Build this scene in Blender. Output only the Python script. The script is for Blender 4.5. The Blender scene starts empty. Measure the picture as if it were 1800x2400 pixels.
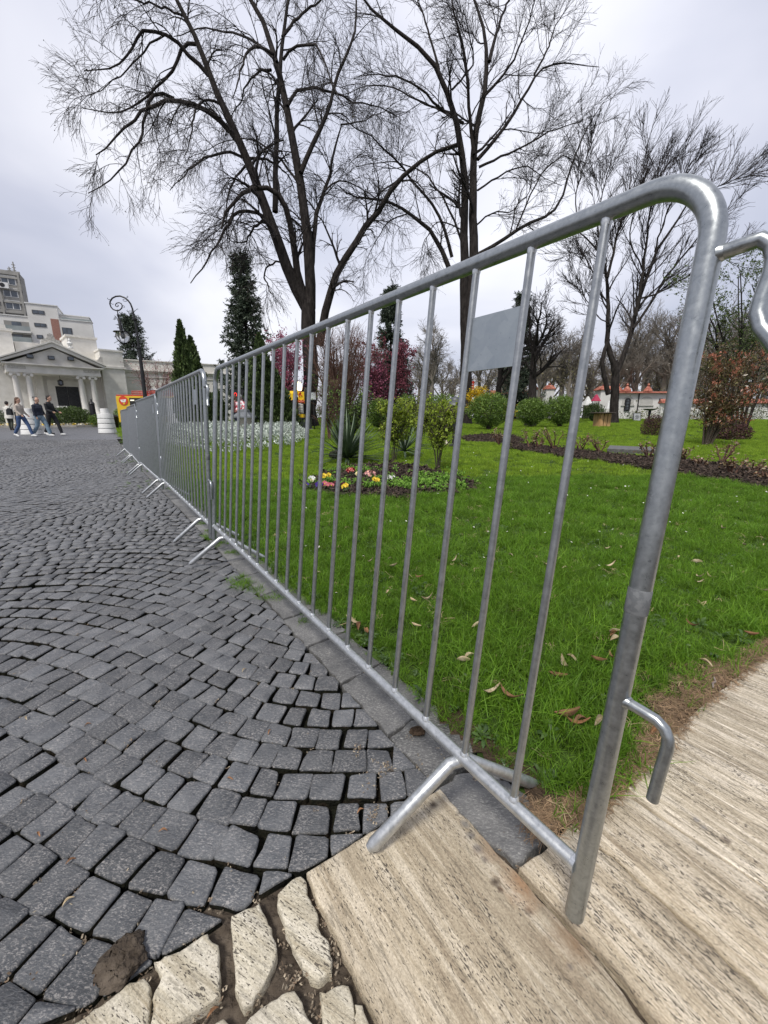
import bpy, bmesh, math, random
import numpy as np
from mathutils import Vector, Matrix
random.seed(7); RNG = np.random.default_rng(11)
S = bpy.context.scene
COL = S.collection
R = math.radians
# ------------------------------------------------------------------ camera
CAMH = 0.8043; FPX = 940.0; PITCH = math.atan(222/940)
cd = bpy.data.cameras.new('camera'); cam = bpy.data.objects.new('camera', cd); COL.objects.link(cam)
cam.location = (0, 0, CAMH); cam.rotation_euler = (math.pi/2-PITCH, 0, 0)
cd.sensor_fit = 'VERTICAL'; cd.sensor_height = 24; cd.lens = FPX/2400*24
cd.clip_start = 0.02; cd.clip_end = 3000
S.camera = cam
# ------------------------------------------------------------------ sky
SUN_EL, SUN_AZ = R(56), R(-152)      # azimuth from +Y towards +X
W = bpy.data.worlds.new('World'); S.world = W; W.use_nodes = True
nt = W.node_tree; nt.nodes.clear()
def N(nt, typ, **kw):
    n = nt.nodes.new(typ)
    for k, v in kw.items():
        if k in n.inputs.keys() if hasattr(n.inputs, 'keys') else False: n.inputs[k].default_value = v
        else: setattr(n, k, v)
    return n
def ramp(nt, stops, interp='LINEAR'):
    n = nt.nodes.new('ShaderNodeValToRGB'); n.color_ramp.interpolation = interp
    while len(n.color_ramp.elements) < len(stops): n.color_ramp.elements.new(0.5)
    for e, (p, c) in zip(n.color_ramp.elements, stops):
        e.position = p; e.color = (*c, 1) if len(c) == 3 else c
    return n
def L(nt, a, b): nt.links.new(a, b)
sky = nt.nodes.new('ShaderNodeTexSky'); sky.sky_type = 'NISHITA'; sky.sun_disc = False
sky.sun_elevation = SUN_EL; sky.sun_rotation = SUN_AZ; sky.air_density = 1.2; sky.dust_density = 2
tc = nt.nodes.new('ShaderNodeTexCoord')
sep = nt.nodes.new('ShaderNodeSeparateXYZ'); L(nt, tc.outputs['Generated'], sep.inputs[0])
zc = N(nt, 'ShaderNodeMath', operation='ADD'); L(nt, sep.outputs['Z'], zc.inputs[0]); zc.inputs[1].default_value = 0.35
dx = N(nt, 'ShaderNodeMath', operation='DIVIDE'); L(nt, sep.outputs['X'], dx.inputs[0]); L(nt, zc.outputs[0], dx.inputs[1])
dy = N(nt, 'ShaderNodeMath', operation='DIVIDE'); L(nt, sep.outputs['Y'], dy.inputs[0]); L(nt, zc.outputs[0], dy.inputs[1])
cmb = nt.nodes.new('ShaderNodeCombineXYZ'); L(nt, dx.outputs[0], cmb.inputs[0]); L(nt, dy.outputs[0], cmb.inputs[1])
nz = N(nt, 'ShaderNodeTexNoise'); nz.inputs['Scale'].default_value = 1.15; nz.inputs['Detail'].default_value = 5; nz.inputs['Roughness'].default_value = 0.45
nz.inputs['Distortion'].default_value = 0.4
mpw = nt.nodes.new('ShaderNodeMapping'); mpw.inputs['Location'].default_value = (3.7, 1.9, 0); L(nt, cmb.outputs[0], mpw.inputs[0]); L(nt, mpw.outputs[0], nz.inputs['Vector'])
cr = ramp(nt, [(0.34, (3.95, 4.15, 5.05)), (0.47, (4.85, 4.98, 5.8)), (0.64, (6.5, 6.55, 7.1))]); L(nt, nz.outputs['Fac'], cr.inputs[0])
# a broad thin patch in the overcast, high ahead of the street
sd = (math.sin(SUN_AZ)*math.cos(SUN_EL), math.cos(SUN_AZ)*math.cos(SUN_EL), math.sin(SUN_EL))
dot = N(nt, 'ShaderNodeVectorMath', operation='DOT_PRODUCT'); L(nt, tc.outputs['Generated'], dot.inputs[0]); dot.inputs[1].default_value = Vector((0.08, 0.80, 0.55)).normalized()
gl = ramp(nt, [(0.62, (0.82, 0.82, 0.84)), (0.97, (1.24, 1.23, 1.20))]); L(nt, dot.outputs['Value'], gl.inputs[0])
mu = N(nt, 'ShaderNodeMix', data_type='RGBA', blend_type='MULTIPLY'); mu.inputs[0].default_value = 1
L(nt, cr.outputs[0], mu.inputs[6]); L(nt, gl.outputs[0], mu.inputs[7])
mx = N(nt, 'ShaderNodeMix', data_type='RGBA'); mx.inputs[0].default_value = 0.9
L(nt, sky.outputs[0], mx.inputs[6]); L(nt, mu.outputs[2], mx.inputs[7])
bg = nt.nodes.new('ShaderNodeBackground'); bg.inputs['Strength'].default_value = 0.1
L(nt, mx.outputs[2], bg.inputs['Color'])
wo = nt.nodes.new('ShaderNodeOutputWorld'); L(nt, bg.outputs[0], wo.inputs['Surface'])
# ------------------------------------------------------------------ sun
sl = bpy.data.lights.new('sun', 'SUN'); sl.energy = 2.2; sl.angle = R(11); sl.color = (1, 0.96, 0.9)
sun = bpy.data.objects.new('sun', sl); COL.objects.link(sun)
sun.rotation_euler = Vector(sd).to_track_quat('Z', 'Y').to_euler()
S.view_settings.view_transform = 'Standard'; S.view_settings.look = 'None'
S.view_settings.exposure = 0.55; S.view_settings.gamma = 1; S.view_settings.use_curve_mapping = False
S.render.engine = 'CYCLES'; S.cycles.max_bounces = 6; S.cycles.transparent_max_bounces = 12
S.cycles.use_denoising = True

# ------------------------------------------------------------------ terrain and placement helpers
E_ = np.array([-0.5712, 0.8208]); NK = np.array([0.8208, 0.5712]); PK = np.array([0.105, 0.755])
def kerb_d(x, y): return (x-PK[0])*NK[0]+(y-PK[1])*NK[1]
def sstep(a, b, t):
    t = np.clip((t-a)/(b-a), 0, 1); return t*t*(3-2*t)
def H(x, y):
    x = np.asarray(x, float); y = np.asarray(y, float)
    d = kerb_d(x, y)
    dip = -0.11*sstep(1.5, 9, y)*(1-sstep(10, 17, y))*(1-sstep(1.0, 5, d))*(1-sstep(1.5, 6, -d))
    rise = 0.012*np.clip(y-6, 0, 54)*sstep(1.0, 7, d)
    return dip+rise
FW = np.array([0, math.cos(PITCH), -math.sin(PITCH)]); UP = np.array([0, math.sin(PITCH), math.cos(PITCH)])
def ray(u, v): return FW+(u-900)/FPX*np.array([1, 0, 0])-(v-1200)/FPX*UP
def gp(u, v, z=0.0):
    """ground point seen at photograph pixel (u, v) of 1800x2400"""
    d = ray(u, v); c = np.array([0, 0, CAMH]); t = -CAMH/d[2] if d[2] < 0 else 60
    P = c+d*t
    for _ in range(25):
        h = float(H(P[0], P[1]))+z; t2 = (h-CAMH)/min(d[2], -1e-4); t2 = min(t2, 90); t = 0.5*t+0.5*t2; P = c+d*t
    return P
def ad(u, v, Y):
    """point at pixel (u, v) and distance Y along the ground"""
    d = ray(u, v); return np.array([0, 0, CAMH])+d*(Y/d[1])
def gy(u, Y):
    """ground point in column u at distance Y"""
    P = ad(u, 978, Y); P[2] = float(H(P[0], P[1])); return P
# ------------------------------------------------------------------ object helpers
def prop(o, label=None, cat=None, group=None, kind=None):
    if label: o['label'] = label
    if cat: o['category'] = cat
    if group: o['group'] = group
    if kind: o['kind'] = kind
    return o
def thing(name, label, cat, loc=(0, 0, 0), rz=0, group=None):
    o = bpy.data.objects.new(name, None); COL.objects.link(o); o.location = loc; o.rotation_euler = (0, 0, rz)
    o.empty_display_size = 0.1
    return prop(o, label, cat, group)
def link(name, me, mat, parent=None, smooth=True):
    if mat is not None:
        for m in (mat if isinstance(mat, (list, tuple)) else [mat]): me.materials.append(m)
    if smooth: me.polygons.foreach_set('use_smooth', [True]*len(me.polygons))
    o = bpy.data.objects.new(name, me); COL.objects.link(o)
    if parent is not None: o.parent = parent
    return o
def fast(name, V, F, mat, parent=None, smooth=True, rnd=None, uv=None):
    """V (n,3), F (m,k) arrays -> one mesh object"""
    V = np.asarray(V, np.float32); F = np.asarray(F, np.int32)
    me = bpy.data.meshes.new(name); k = F.shape[1]
    me.vertices.add(len(V)); me.vertices.foreach_set('co', V.ravel())
    me.loops.add(F.size); me.loops.foreach_set('vertex_index', F.ravel())
    me.polygons.add(len(F)); me.polygons.foreach_set('loop_start', np.arange(0, F.size, k, dtype=np.int32))
    me.polygons.foreach_set('loop_total', np.full(len(F), k, np.int32))
    me.update(calc_edges=True)
    if rnd is not None:
        a = me.attributes.new('rnd', 'FLOAT', 'POINT'); a.data.foreach_set('value', np.asarray(rnd, np.float32))
    return link(name, me, mat, parent, smooth)
class MB:
    def __init__(s): s.v = []; s.f = []; s.m = []; s.cm = 0
    def add(s, vs, fs):
        b = len(s.v); s.v += [tuple(map(float, p)) for p in vs]; s.f += [tuple(b+i for i in f) for f in fs]; s.m += [s.cm]*len(fs); return s
    def box(s, x0, x1, y0, y1, z0, z1, M=None):
        vs = [(x, y, z) for z in (z0, z1) for y in (y0, y1) for x in (x0, x1)]
        if M is not None: vs = [M @ Vector(p) for p in vs]
        return s.add(vs, [(0, 2, 3, 1), (4, 5, 7, 6), (0, 1, 5, 4), (2, 6, 7, 3), (0, 4, 6, 2), (1, 3, 7, 5)])
    def tube(s, pts, r, n=8, cap=True, round_end=False):
        P = np.array([tuple(p) for p in pts], float); m = len(P)
        r = np.full(m, r, float) if np.isscalar(r) else np.array(r, float)
        T = np.gradient(P, axis=0) if m > 2 else np.repeat((P[-1:]-P[:1]), m, 0)
        T /= np.linalg.norm(T, axis=1)[:, None]+1e-12
        a = np.array([0, 0, 1.0]) if abs(T[0][2]) < 0.9 else np.array([1.0, 0, 0])
        u = np.cross(T[0], a); u /= np.linalg.norm(u); rings = []
        for i in range(m):
            u = u-T[i]*(u@T[i]); u /= np.linalg.norm(u)+1e-12; w = np.cross(T[i], u)
            for k in range(n):
                t = 2*math.pi*k/n; rings.append(P[i]+r[i]*(math.cos(t)*u+math.sin(t)*w))
        fs = [(i*n+k, i*n+(k+1) % n, (i+1)*n+(k+1) % n, (i+1)*n+k) for i in range(m-1) for k in range(n)]
        if cap: fs += [tuple(reversed(range(n))), tuple((m-1)*n+k for k in range(n))]
        return s.add(rings, fs)
    def lathe(s, prof, n=16, c=(0, 0, 0), M=None):
        vs = [(c[0]+r*math.cos(2*math.pi*k/n), c[1]+r*math.sin(2*math.pi*k/n), c[2]+z) for r, z in prof for k in range(n)]
        if M is not None: vs = [M @ Vector(p) for p in vs]
        m = len(prof)
        fs = [(i*n+k, i*n+(k+1) % n, (i+1)*n+(k+1) % n, (i+1)*n+k) for i in range(m-1) for k in range(n)]
        fs += [tuple(reversed(range(n))), tuple((m-1)*n+k for k in range(n))]
        return s.add(vs, fs)
    def prism(s, poly, a, b, ax='z', M=None):
        n = len(poly)
        f = {'z': lambda p, h: (p[0], p[1], h), 'y': lambda p, h: (p[0], h, p[1]), 'x': lambda p, h: (h, p[0], p[1])}[ax]
        vs = [f(p, a) for p in poly]+[f(p, b) for p in poly]
        if M is not None: vs = [M @ Vector(p) for p in vs]
        fs = [tuple(reversed(range(n))), tuple(range(n, 2*n))]+[(i, (i+1) % n, n+(i+1) % n, n+i) for i in range(n)]
        return s.add(vs, fs)
    def build(s, name, mat, parent=None, smooth=False, bevel=0):
        me = bpy.data.meshes.new(name); me.from_pydata(s.v, [], s.f)
        bm = bmesh.new(); bm.from_mesh(me)
        bmesh.ops.recalc_face_normals(bm, faces=bm.faces)
        if bevel: bmesh.ops.bevel(bm, geom=[e for e in bm.edges], offset=bevel, segments=2, affect='EDGES', profile=0.7)
        bm.to_mesh(me); bm.free(); me.update()
        if len(set(s.m)) > 1 and not bevel: me.polygons.foreach_set('material_index', s.m)
        o = link(name, me, mat, parent, smooth)
        if smooth:
            try: me.set_sharp_from_angle(angle=R(42))
            except Exception: pass
        return o
def copy_tree(o, loc=None, rz=None, label=None, scale=None):
    r = o.copy(); COL.objects.link(r)
    if loc is not None: r.location = loc
    if rz is not None: r.rotation_euler = (0, 0, rz)
    if scale is not None: r.scale = (scale,)*3 if np.isscalar(scale) else scale
    if label: r['label'] = label
    for ch in list(o.children):
        c = ch.copy(); COL.objects.link(c); c.parent = r
        for g in list(ch.children):
            d = g.copy(); COL.objects.link(d); d.parent = c
    return r
# ------------------------------------------------------------------ materials
def mat(name, c1, c2=None, scale=8, rough=0.7, bump=0.0, metal=0.0, detail=5, bscale=None, stretch=None, rnd=0.0,
        transl=0.0, contrast=(0.35, 0.65), spec=None, coat=0, bdist=0.01, emit=None, objrnd=0.0, c3=None):
    m = bpy.data.materials.new(name); m.use_nodes = True; nt = m.node_tree; nt.nodes.clear()
    out = nt.nodes.new('ShaderNodeOutputMaterial'); b = nt.nodes.new('ShaderNodeBsdfPrincipled')
    L(nt, b.outputs[0], out.inputs[0]); b.inputs['Roughness'].default_value = rough; b.inputs['Metallic'].default_value = metal
    if spec is not None: b.inputs['Specular IOR Level'].default_value = spec
    if coat: b.inputs['Coat Weight'].default_value = coat
    tc = nt.nodes.new('ShaderNodeTexCoord'); vec = tc.outputs['Object']
    if stretch:
        mp = nt.nodes.new('ShaderNodeMapping'); mp.inputs['Scale'].default_value = stretch; L(nt, vec, mp.inputs[0]); vec = mp.outputs[0]
    if c2 is None: c2 = c1
    n1 = nt.nodes.new('ShaderNodeTexNoise'); n1.inputs['Scale'].default_value = scale; n1.inputs['Detail'].default_value = detail
    n1.inputs['Roughness'].default_value = 0.62; L(nt, vec, n1.inputs['Vector'])
    stops = [(contrast[0], c1), (contrast[1], c2)]
    if c3: stops = [(contrast[0], c1), ((contrast[0]+contrast[1])/2, c3), (contrast[1], c2)]
    cr = ramp(nt, stops); L(nt, n1.outputs['Fac'], cr.inputs[0]); col = cr.outputs[0]
    for amt, src in ((rnd, 'attr'), (objrnd, 'obj')):
        if not amt: continue
        if src == 'attr':
            at = nt.nodes.new('ShaderNodeAttribute'); at.attribute_name = 'rnd'; so = at.outputs['Fac']
        else: so = nt.nodes.new('ShaderNodeObjectInfo').outputs['Random']
        mr = nt.nodes.new('ShaderNodeMapRange'); mr.inputs[3].default_value = 1-amt; mr.inputs[4].default_value = 1+amt; L(nt, so, mr.inputs[0])
        mm = N(nt, 'ShaderNodeVectorMath', operation='SCALE'); L(nt, col, mm.inputs[0]); L(nt, mr.outputs[0], mm.inputs['Scale']); col = mm.outputs[0]
    L(nt, col, b.inputs['Base Color'])
    if bump:
        n2 = nt.nodes.new('ShaderNodeTexNoise'); n2.inputs['Scale'].default_value = bscale or scale*3; n2.inputs['Detail'].default_value = 6
        L(nt, vec, n2.inputs['Vector']); bp = nt.nodes.new('ShaderNodeBump'); bp.inputs['Strength'].default_value = bump
        bp.inputs['Distance'].default_value = bdist; L(nt, n2.outputs['Fac'], bp.inputs['Height']); L(nt, bp.outputs[0], b.inputs['Normal'])
    if transl:
        tr = nt.nodes.new('ShaderNodeBsdfTranslucent'); L(nt, col, tr.inputs['Color']); ms = nt.nodes.new('ShaderNodeMixShader')
        ms.inputs[0].default_value = transl; L(nt, b.outputs[0], ms.inputs[1]); L(nt, tr.outputs[0], ms.inputs[2]); L(nt, ms.outputs[0], out.inputs[0])
    if emit:
        b.inputs['Emission Color'].default_value = (*emit[0], 1); b.inputs['Emission Strength'].default_value = emit[1]
    m.diffuse_color = (*c1, 1)
    return m
# ================================================================== GROUND
def cobble_mat(name, c1, c2, fleck, sc=1.0, rough=0.46):
    m = mat(name, c1, c2, scale=14, rough=rough, bump=0.0, rnd=0.30, contrast=(0.3, 0.7))
    nt = m.node_tree; b = next(n for n in nt.nodes if n.type == 'BSDF_PRINCIPLED')
    src = b.inputs['Base Color'].links[0].from_socket
    tc = nt.nodes.new('ShaderNodeTexCoord'); mp = nt.nodes.new('ShaderNodeMapping'); mp.inputs['Scale'].default_value = (1, 2.2, 1)
    mp.inputs['Rotation'].default_value = (0, 0, 0.6); L(nt, tc.outputs['Object'], mp.inputs[0])
    n = nt.nodes.new('ShaderNodeTexNoise'); n.inputs['Scale'].default_value = 300*sc; n.inputs['Detail'].default_value = 3; n.inputs['Roughness'].default_value = 0.7
    n.inputs['Distortion'].default_value = 0.6; L(nt, mp.outputs[0], n.inputs['Vector'])
    cr = ramp(nt, [(0.50, (0, 0, 0)), (0.66, (1, 1, 1))]); L(nt, n.outputs['Fac'], cr.inputs[0])
    # fleck strength varies over the stone
    n3 = nt.nodes.new('ShaderNodeTexNoise'); n3.inputs['Scale'].default_value = 32*sc; L(nt, tc.outputs['Object'], n3.inputs['Vector'])
    c3 = ramp(nt, [(0.3, (0.2,)*3), (0.7, (0.75,)*3)]); L(nt, n3.outputs['Fac'], c3.inputs[0])
    mu = N(nt, 'ShaderNodeMath', operation='MULTIPLY'); L(nt, cr.outputs[0], mu.inputs[0]); L(nt, c3.outputs[0], mu.inputs[1])
    mx = N(nt, 'ShaderNodeMix', data_type='RGBA'); L(nt, mu.outputs[0], mx.inputs[0]); L(nt, src, mx.inputs[6]); mx.inputs[7].default_value = (*fleck, 1)
    L(nt, mx.outputs[2], b.inputs['Base Color'])
    n2 = nt.nodes.new('ShaderNodeTexNoise'); n2.inputs['Scale'].default_value = 110*sc; n2.inputs['Detail'].default_value = 9; n2.inputs['Roughness'].default_value = 0.68
    L(nt, mp.outputs[0], n2.inputs['Vector']); bp = nt.nodes.new('ShaderNodeBump'); bp.inputs['Strength'].default_value = 0.85; bp.inputs['Distance'].default_value = 0.006
    L(nt, n2.outputs['Fac'], bp.inputs['Height']); L(nt, bp.outputs[0], b.inputs['Normal'])
    return m
M_cob = cobble_mat('granite_sett', (0.054, 0.059, 0.066), (0.122, 0.126, 0.131), (0.48, 0.45, 0.42), 0.62, 0.40)
M_kerb = cobble_mat('granite_kerb', (0.070, 0.070, 0.070), (0.14, 0.138, 0.133), (0.42, 0.41, 0.38), 0.5)
M_soil_shade = mat('joint_soil_shade', (0.008, 0.008, 0.007), (0.028, 0.022, 0.015), scale=30, rough=1, bump=1, bscale=140, c3=(0.013, 0.014, 0.009), bdist=0.01, spec=0.1)  # soil of the bed; on the sett sides also painted joint shade
M_mud = mat('mud_mortar', (0.055, 0.043, 0.033), (0.135, 0.110, 0.085), scale=18, rough=1, bump=1, bscale=55, bdist=0.02, c3=(0.085, 0.068, 0.052), spec=0.15)
M_dirt = mat('garden_dirt', (0.045, 0.032, 0.022), (0.11, 0.075, 0.05), scale=25, rough=1, bump=1, bscale=90, bdist=0.02, spec=0.1)
M_turf = mat('turf_base', (0.022, 0.048, 0.010), (0.060, 0.110, 0.020), scale=3, rough=1, bump=0.6, bscale=120, spec=0.1, c3=(0.045, 0.075, 0.016))

def grid(name, xs, ys, zoff, mat, parent=None, keep=None, hf=H):
    X, Y = np.meshgrid(xs, ys); Z = hf(X, Y)+zoff
    V = np.stack([X.ravel(), Y.ravel(), Z.ravel()], 1); nx = len(xs)
    i, j = np.meshgrid(np.arange(nx-1), np.arange(len(ys)-1)); a = (j*nx+i).ravel()
    F = np.stack([a, a+1, a+nx+1, a+nx], 1)
    if keep is not None:
        c = V[F].mean(1); F = F[keep(c[:, 0], c[:, 1])]
        used, inv = np.unique(F, return_inverse=True); V = V[used]; F = inv.reshape(F.shape)
    return fast(name, V, F, mat, parent)
def gs(a, b, n): return np.linspace(a, b, n)
xs_w = np.concatenate([-np.geomspace(1500, 30, 16), gs(-28, 28, 57), np.geomspace(30, 1500, 16)])
ys_w = np.concatenate([[-60, -20, -5], gs(-2, 60, 63), np.geomspace(65, 1600, 16)])
prop(grid('ground', xs_w, ys_w, -0.16, mat('far_ground', (0.07, 0.07, 0.06), (0.11, 0.105, 0.095), scale=0.4, rough=1)), kind='structure')

# ---- plaza of granite setts laid in waves
PER, AMP, XC = 2.9, 0.194, -0.10
def Awave(x): return AMP*(1-np.cos(2*np.pi*(x-XC)/PER))
def dAwave(x): return AMP*2*np.pi/PER*np.sin(2*np.pi*(x-XC)/PER)
def row_y(x, j):
    d = 0.0705*(1+0.17*np.clip((-0.3-x)/0.6, 0, 1))
    return 0.532+0.071+Awave(x)-0.0103+j*d, d
TRAV_L = [gp(x/2.37, y/2.37+1750)[:2] for x, y in [(-300, 1740), (0, 1640), (320, 1545), (460, 1450), (640, 1370), (850, 1200), (1060, 1090), (1290, 930), (1510, 790), (1650, 712)]]
TRAV_L = [TRAV_L[0]+np.array([-1.5, -0.95])]+TRAV_L+[np.array([-0.14, 0.557]), np.array([0.128, 0.733])]
def sd_poly(x, y, pl):
    """signed side of an open polyline (left positive), nearest segment"""
    best = None
    P = np.stack([np.atleast_1d(x), np.atleast_1d(y)], -1); bd = np.full(P.shape[:-1], 1e9); sg = np.zeros(P.shape[:-1])
    for a, b in zip(pl[:-1], pl[1:]):
        ab = b-a; t = np.clip(((P-a)@ab)/(ab@ab), 0, 1); q = a+t[..., None]*ab; d = np.linalg.norm(P-q, axis=-1)
        s = ab[0]*(P[..., 1]-a[1])-ab[1]*(P[..., 0]-a[0]); m = d < bd-1e-9; bd = np.where(m, d, bd); sg = np.where(m, np.sign(s), sg)
    return sg*bd
stones = []
def clip_half(poly, f):
    out = []
    n = len(poly)
    for i in range(n):
        a, b = poly[i], poly[(i+1) % n]; fa, fb = f(a), f(b)
        if fa >= 0: out.append(a)
        if (fa >= 0) != (fb >= 0): t = fa/(fa-fb); out.append(a+(b-a)*t)
    return out
def area(p): p = np.array(p); return 0.5*abs(np.dot(p[:, 0], np.roll(p[:, 1], -1))-np.dot(p[:, 1], np.roll(p[:, 0], -1)))
Y_END = 15.5
for j in range(-22, 215):
    xx = -0.0+random.uniform(-0.03, 0.03)
    x = 0.62+random.uniform(0, 0.06)
    while x > -15.5:
        yc0 = row_y(x, j)[0]
        w = random.uniform(0.058, 0.080)*(1 if yc0 < 7 else 1.12); x1 = x-w; xm = (x+x1)/2
        yc, d = row_y(xm, j); x_prev = x; x = x1
        if yc > Y_END or yc < 0.12: continue
        if yc0 > 3 and abs(xm) > 1.12*yc+0.6: continue
        if abs(xm) > 1.35*yc+0.9: continue
        kd = kerb_d(xm, yc)
        if kd > 0.05: continue
        g = (0.0040 if xm > -0.5 else 0.0050)+0.0020*min(1, max(0, yc0-0.8))
        cs = []
        for tx, k in ((x_prev-g*0.6, -.5), (x_prev-g*0.6, .5), (x1+g*0.6, .5), (x1+g*0.6, -.5)):
            jx, jy = random.gauss(0, 0.0036), random.gauss(0, 0.0032)
            kk = k*(1-(1.75+0.9*min(1, max(0, yc0-0.9)))*g/d); yy, dd = row_y(tx, j); a = dAwave(tx)
            cs.append(np.array([tx-a*dd*kk+jx, yy+dd*kk+jy]))
        mid = sum(cs)/4
        near_t = yc < 1.1
        if kd > -0.09: cs = clip_half(cs, lambda p: -0.006-kerb_d(p[0], p[1]))
        if near_t and len(cs) > 2:
            s = float(sd_poly(mid[0], mid[1], TRAV_L)[0])
            if s < -0.03: continue
            if s < 0.08:
                # cut along the edge of the travertine
                cs = clip_half(cs, lambda p: float(sd_poly(p[0], p[1], TRAV_L)[0])-0.004)
        if len(cs) < 3 or area(cs) < 0.00055: continue
        stones.append((mid, cs))
def stone_mesh(poly, fine):
    """outline points (ccw or cw) -> rounded, slightly domed sett"""
    P = np.array(poly); c = P.mean(0); n = len(P)
    if area(P) and np.dot(P[:, 0], np.roll(P[:, 1], -1))-np.dot(P[:, 1], np.roll(P[:, 0], -1)) < 0: P = P[::-1]
    out = []
    cut = 0.055 if fine else 0.07
    for i in range(n):
        a, b, q = P[i-1], P[i], P[(i+1) % n]
        k1 = cut*random.uniform(0.7, 1.7)
        out += [b+(a-b)*k1, b+(q-b)*k1]
        if fine: out.append((b+q)/2+np.array([random.gauss(0, 0.0014), random.gauss(0, 0.0014)]))
    out = np.array(out); m = len(out)
    hz = random.gauss(0, 0.0016 if fine else 0.0022); tx, ty = random.gauss(0, 0.016), random.gauss(0, 0.016)
    base = float(H(c[0], c[1]))
    def zz(p): return base+hz+(p[:, 0]-c[0])*tx+(p[:, 1]-c[1])*ty
    bot = np.column_stack([out, np.full(m, base-0.040)])
    r1 = np.column_stack([out, zz(out)-0.0055])
    q2 = c+(out-c)*0.965; r2 = np.column_stack([q2, zz(q2)-0.0014+np.array([random.gauss(0, .0004) for _ in range(m)])])
    q3 = c+(out-c)*0.86; r3 = np.column_stack([q3, zz(q3)-0.0004+np.array([random.gauss(0, .0008) for _ in range(m)])])
    if fine:
        rings = [bot, r1, r2, r3]; top = [[c[0], c[1], base+hz+random.uniform(-.0012, 0.0010)]]
    else:
        rings = [bot, r1, r2]; top = [[c[0], c[1], base+hz+random.uniform(0, 0.002)]]
    V = np.vstack(rings+[top]); F = []
    for k in range(len(rings)-1):
        for i in range(m): F.append((k*m+i, k*m+(i+1) % m, (k+1)*m+(i+1) % m, (k+1)*m+i))
    kt = len(rings)-1
    T = [(kt*m+i, kt*m+(i+1) % m, len(V)-1) for i in range(m)]
    return V, F, T
stones.sort(key=lambda s: s[0][0]**2+s[0][1]**2)
# the bed the setts lie in
def in_plaza(x, y): return (kerb_d(x, y) < 0.02)
bedg = grid('plaza', np.concatenate([gs(-24, -4, 60), gs(-3.9, 1.0, 160)]), np.concatenate([gs(-1.2, 3, 150), gs(3.1, 16.2, 60)]), -0.024, M_soil_shade, keep=lambda x, y: in_plaza(x, y) & (np.abs(x) < 1.6*np.abs(y)+2.6) & ((y > 1.2) | (sd_poly(x, y, TRAV_L) > -0.02)))
prop(bedg, kind='structure')
def frame_ok(p):
    d = np.array([p[0], p[1], -CAMH]); z = d@FW
    return z > 0.05 and abs(d[0]/z) < 905/FPX and abs((d@UP)/z) < 1205/FPX
nfine = 0; rest = []
for mid, cs in stones:
    if nfine < 295 and frame_ok(mid):
        V, F, T = stone_mesh(cs, True); c = V.mean(0)
        me = bpy.data.meshes.new('cobblestone'); me.from_pydata((V).tolist(), [], F+T); me.update(); me.polygons.foreach_set('material_index', [1 if i < len(T) else 0 for i in range(len(F)+len(T))])  # side faces take the dark soil colour: dirt plus painted shade in the joints
        a = me.attributes.new('rnd', 'FLOAT', 'POINT'); a.data.foreach_set('value', np.full(len(V), random.random(), np.float32))
        o = link('cobblestone', me, [M_cob, M_soil_shade], bedg); nfine += 1
    else: rest.append(cs)
VV, FF, RR, MI = [], [], [], []; b = 0
for cs in rest:
    V, F, T = stone_mesh(cs, False)
    F = F+[(t[0], t[1], t[2], t[2]) for t in T]; MI += [1 if i < len(T) else 0 for i in range(len(F))]  # same soil-dark sides here, joint shade put into the colour
    VV.append(V); FF += [tuple(b+i for i in f) for f in F]; RR += [random.random()]*len(V); b += len(V)
me = bpy.data.meshes.new('cobblestones_beyond')
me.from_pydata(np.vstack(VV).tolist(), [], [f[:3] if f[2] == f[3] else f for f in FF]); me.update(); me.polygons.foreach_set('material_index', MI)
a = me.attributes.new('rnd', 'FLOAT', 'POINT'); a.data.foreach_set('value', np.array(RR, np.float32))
prop(link('cobblestones_beyond', me, [M_cob, M_soil_shade], bedg), kind='stuff')
# paving too far away to tell the setts apart
M_farpave = mat('far_setts', (0.115, 0.118, 0.128), (0.185, 0.188, 0.20), scale=5, rough=0.5, detail=8, contrast=(0.35, 0.65))
_n = M_farpave.node_tree; _b = next(n for n in _n.nodes if n.type == 'BSDF_PRINCIPLED'); _s = _b.inputs['Base Color'].links[0].from_socket
_t = _n.nodes.new('ShaderNodeTexCoord'); _w = _n.nodes.new('ShaderNodeTexNoise'); _w.inputs['Scale'].default_value = 1.1; L(_n, _t.outputs['Object'], _w.inputs['Vector'])
_a = N(_n, 'ShaderNodeVectorMath', operation='MULTIPLY_ADD'); L(_n, _w.outputs['Color'], _a.inputs[0]); _a.inputs[1].default_value = (0.25, 0.25, 0); L(_n, _t.outputs['Object'], _a.inputs[2])
_k = _n.nodes.new('ShaderNodeTexBrick'); _k.inputs['Scale'].default_value = 1; _k.inputs['Brick Width'].default_value = .085; _k.inputs['Row Height'].default_value = .075; _k.inputs['Mortar Size'].default_value = .008; _k.inputs['Mortar Smooth'].default_value = .2
_k.inputs['Color1'].default_value = (1.25, 1.25, 1.25, 1); _k.inputs['Color2'].default_value = (.75, .75, .75, 1); _k.inputs['Mortar'].default_value = (.10, .10, .10, 1); L(_n, _a.outputs[0], _k.inputs['Vector'])
_m = N(_n, 'ShaderNodeMix', data_type='RGBA', blend_type='MULTIPLY'); _m.inputs[0].default_value = 1; L(_n, _s, _m.inputs[6]); L(_n, _k.outputs['Color'], _m.inputs[7]); L(_n, _m.outputs[2], _b.inputs['Base Color'])
fp = grid('plaza_far', gs(-70, 6, 90), gs(15.3, 34, 40), 0.0, M_farpave, keep=lambda x, y: kerb_d(x, y) < 0.3); prop(fp, kind='structure')
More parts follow.
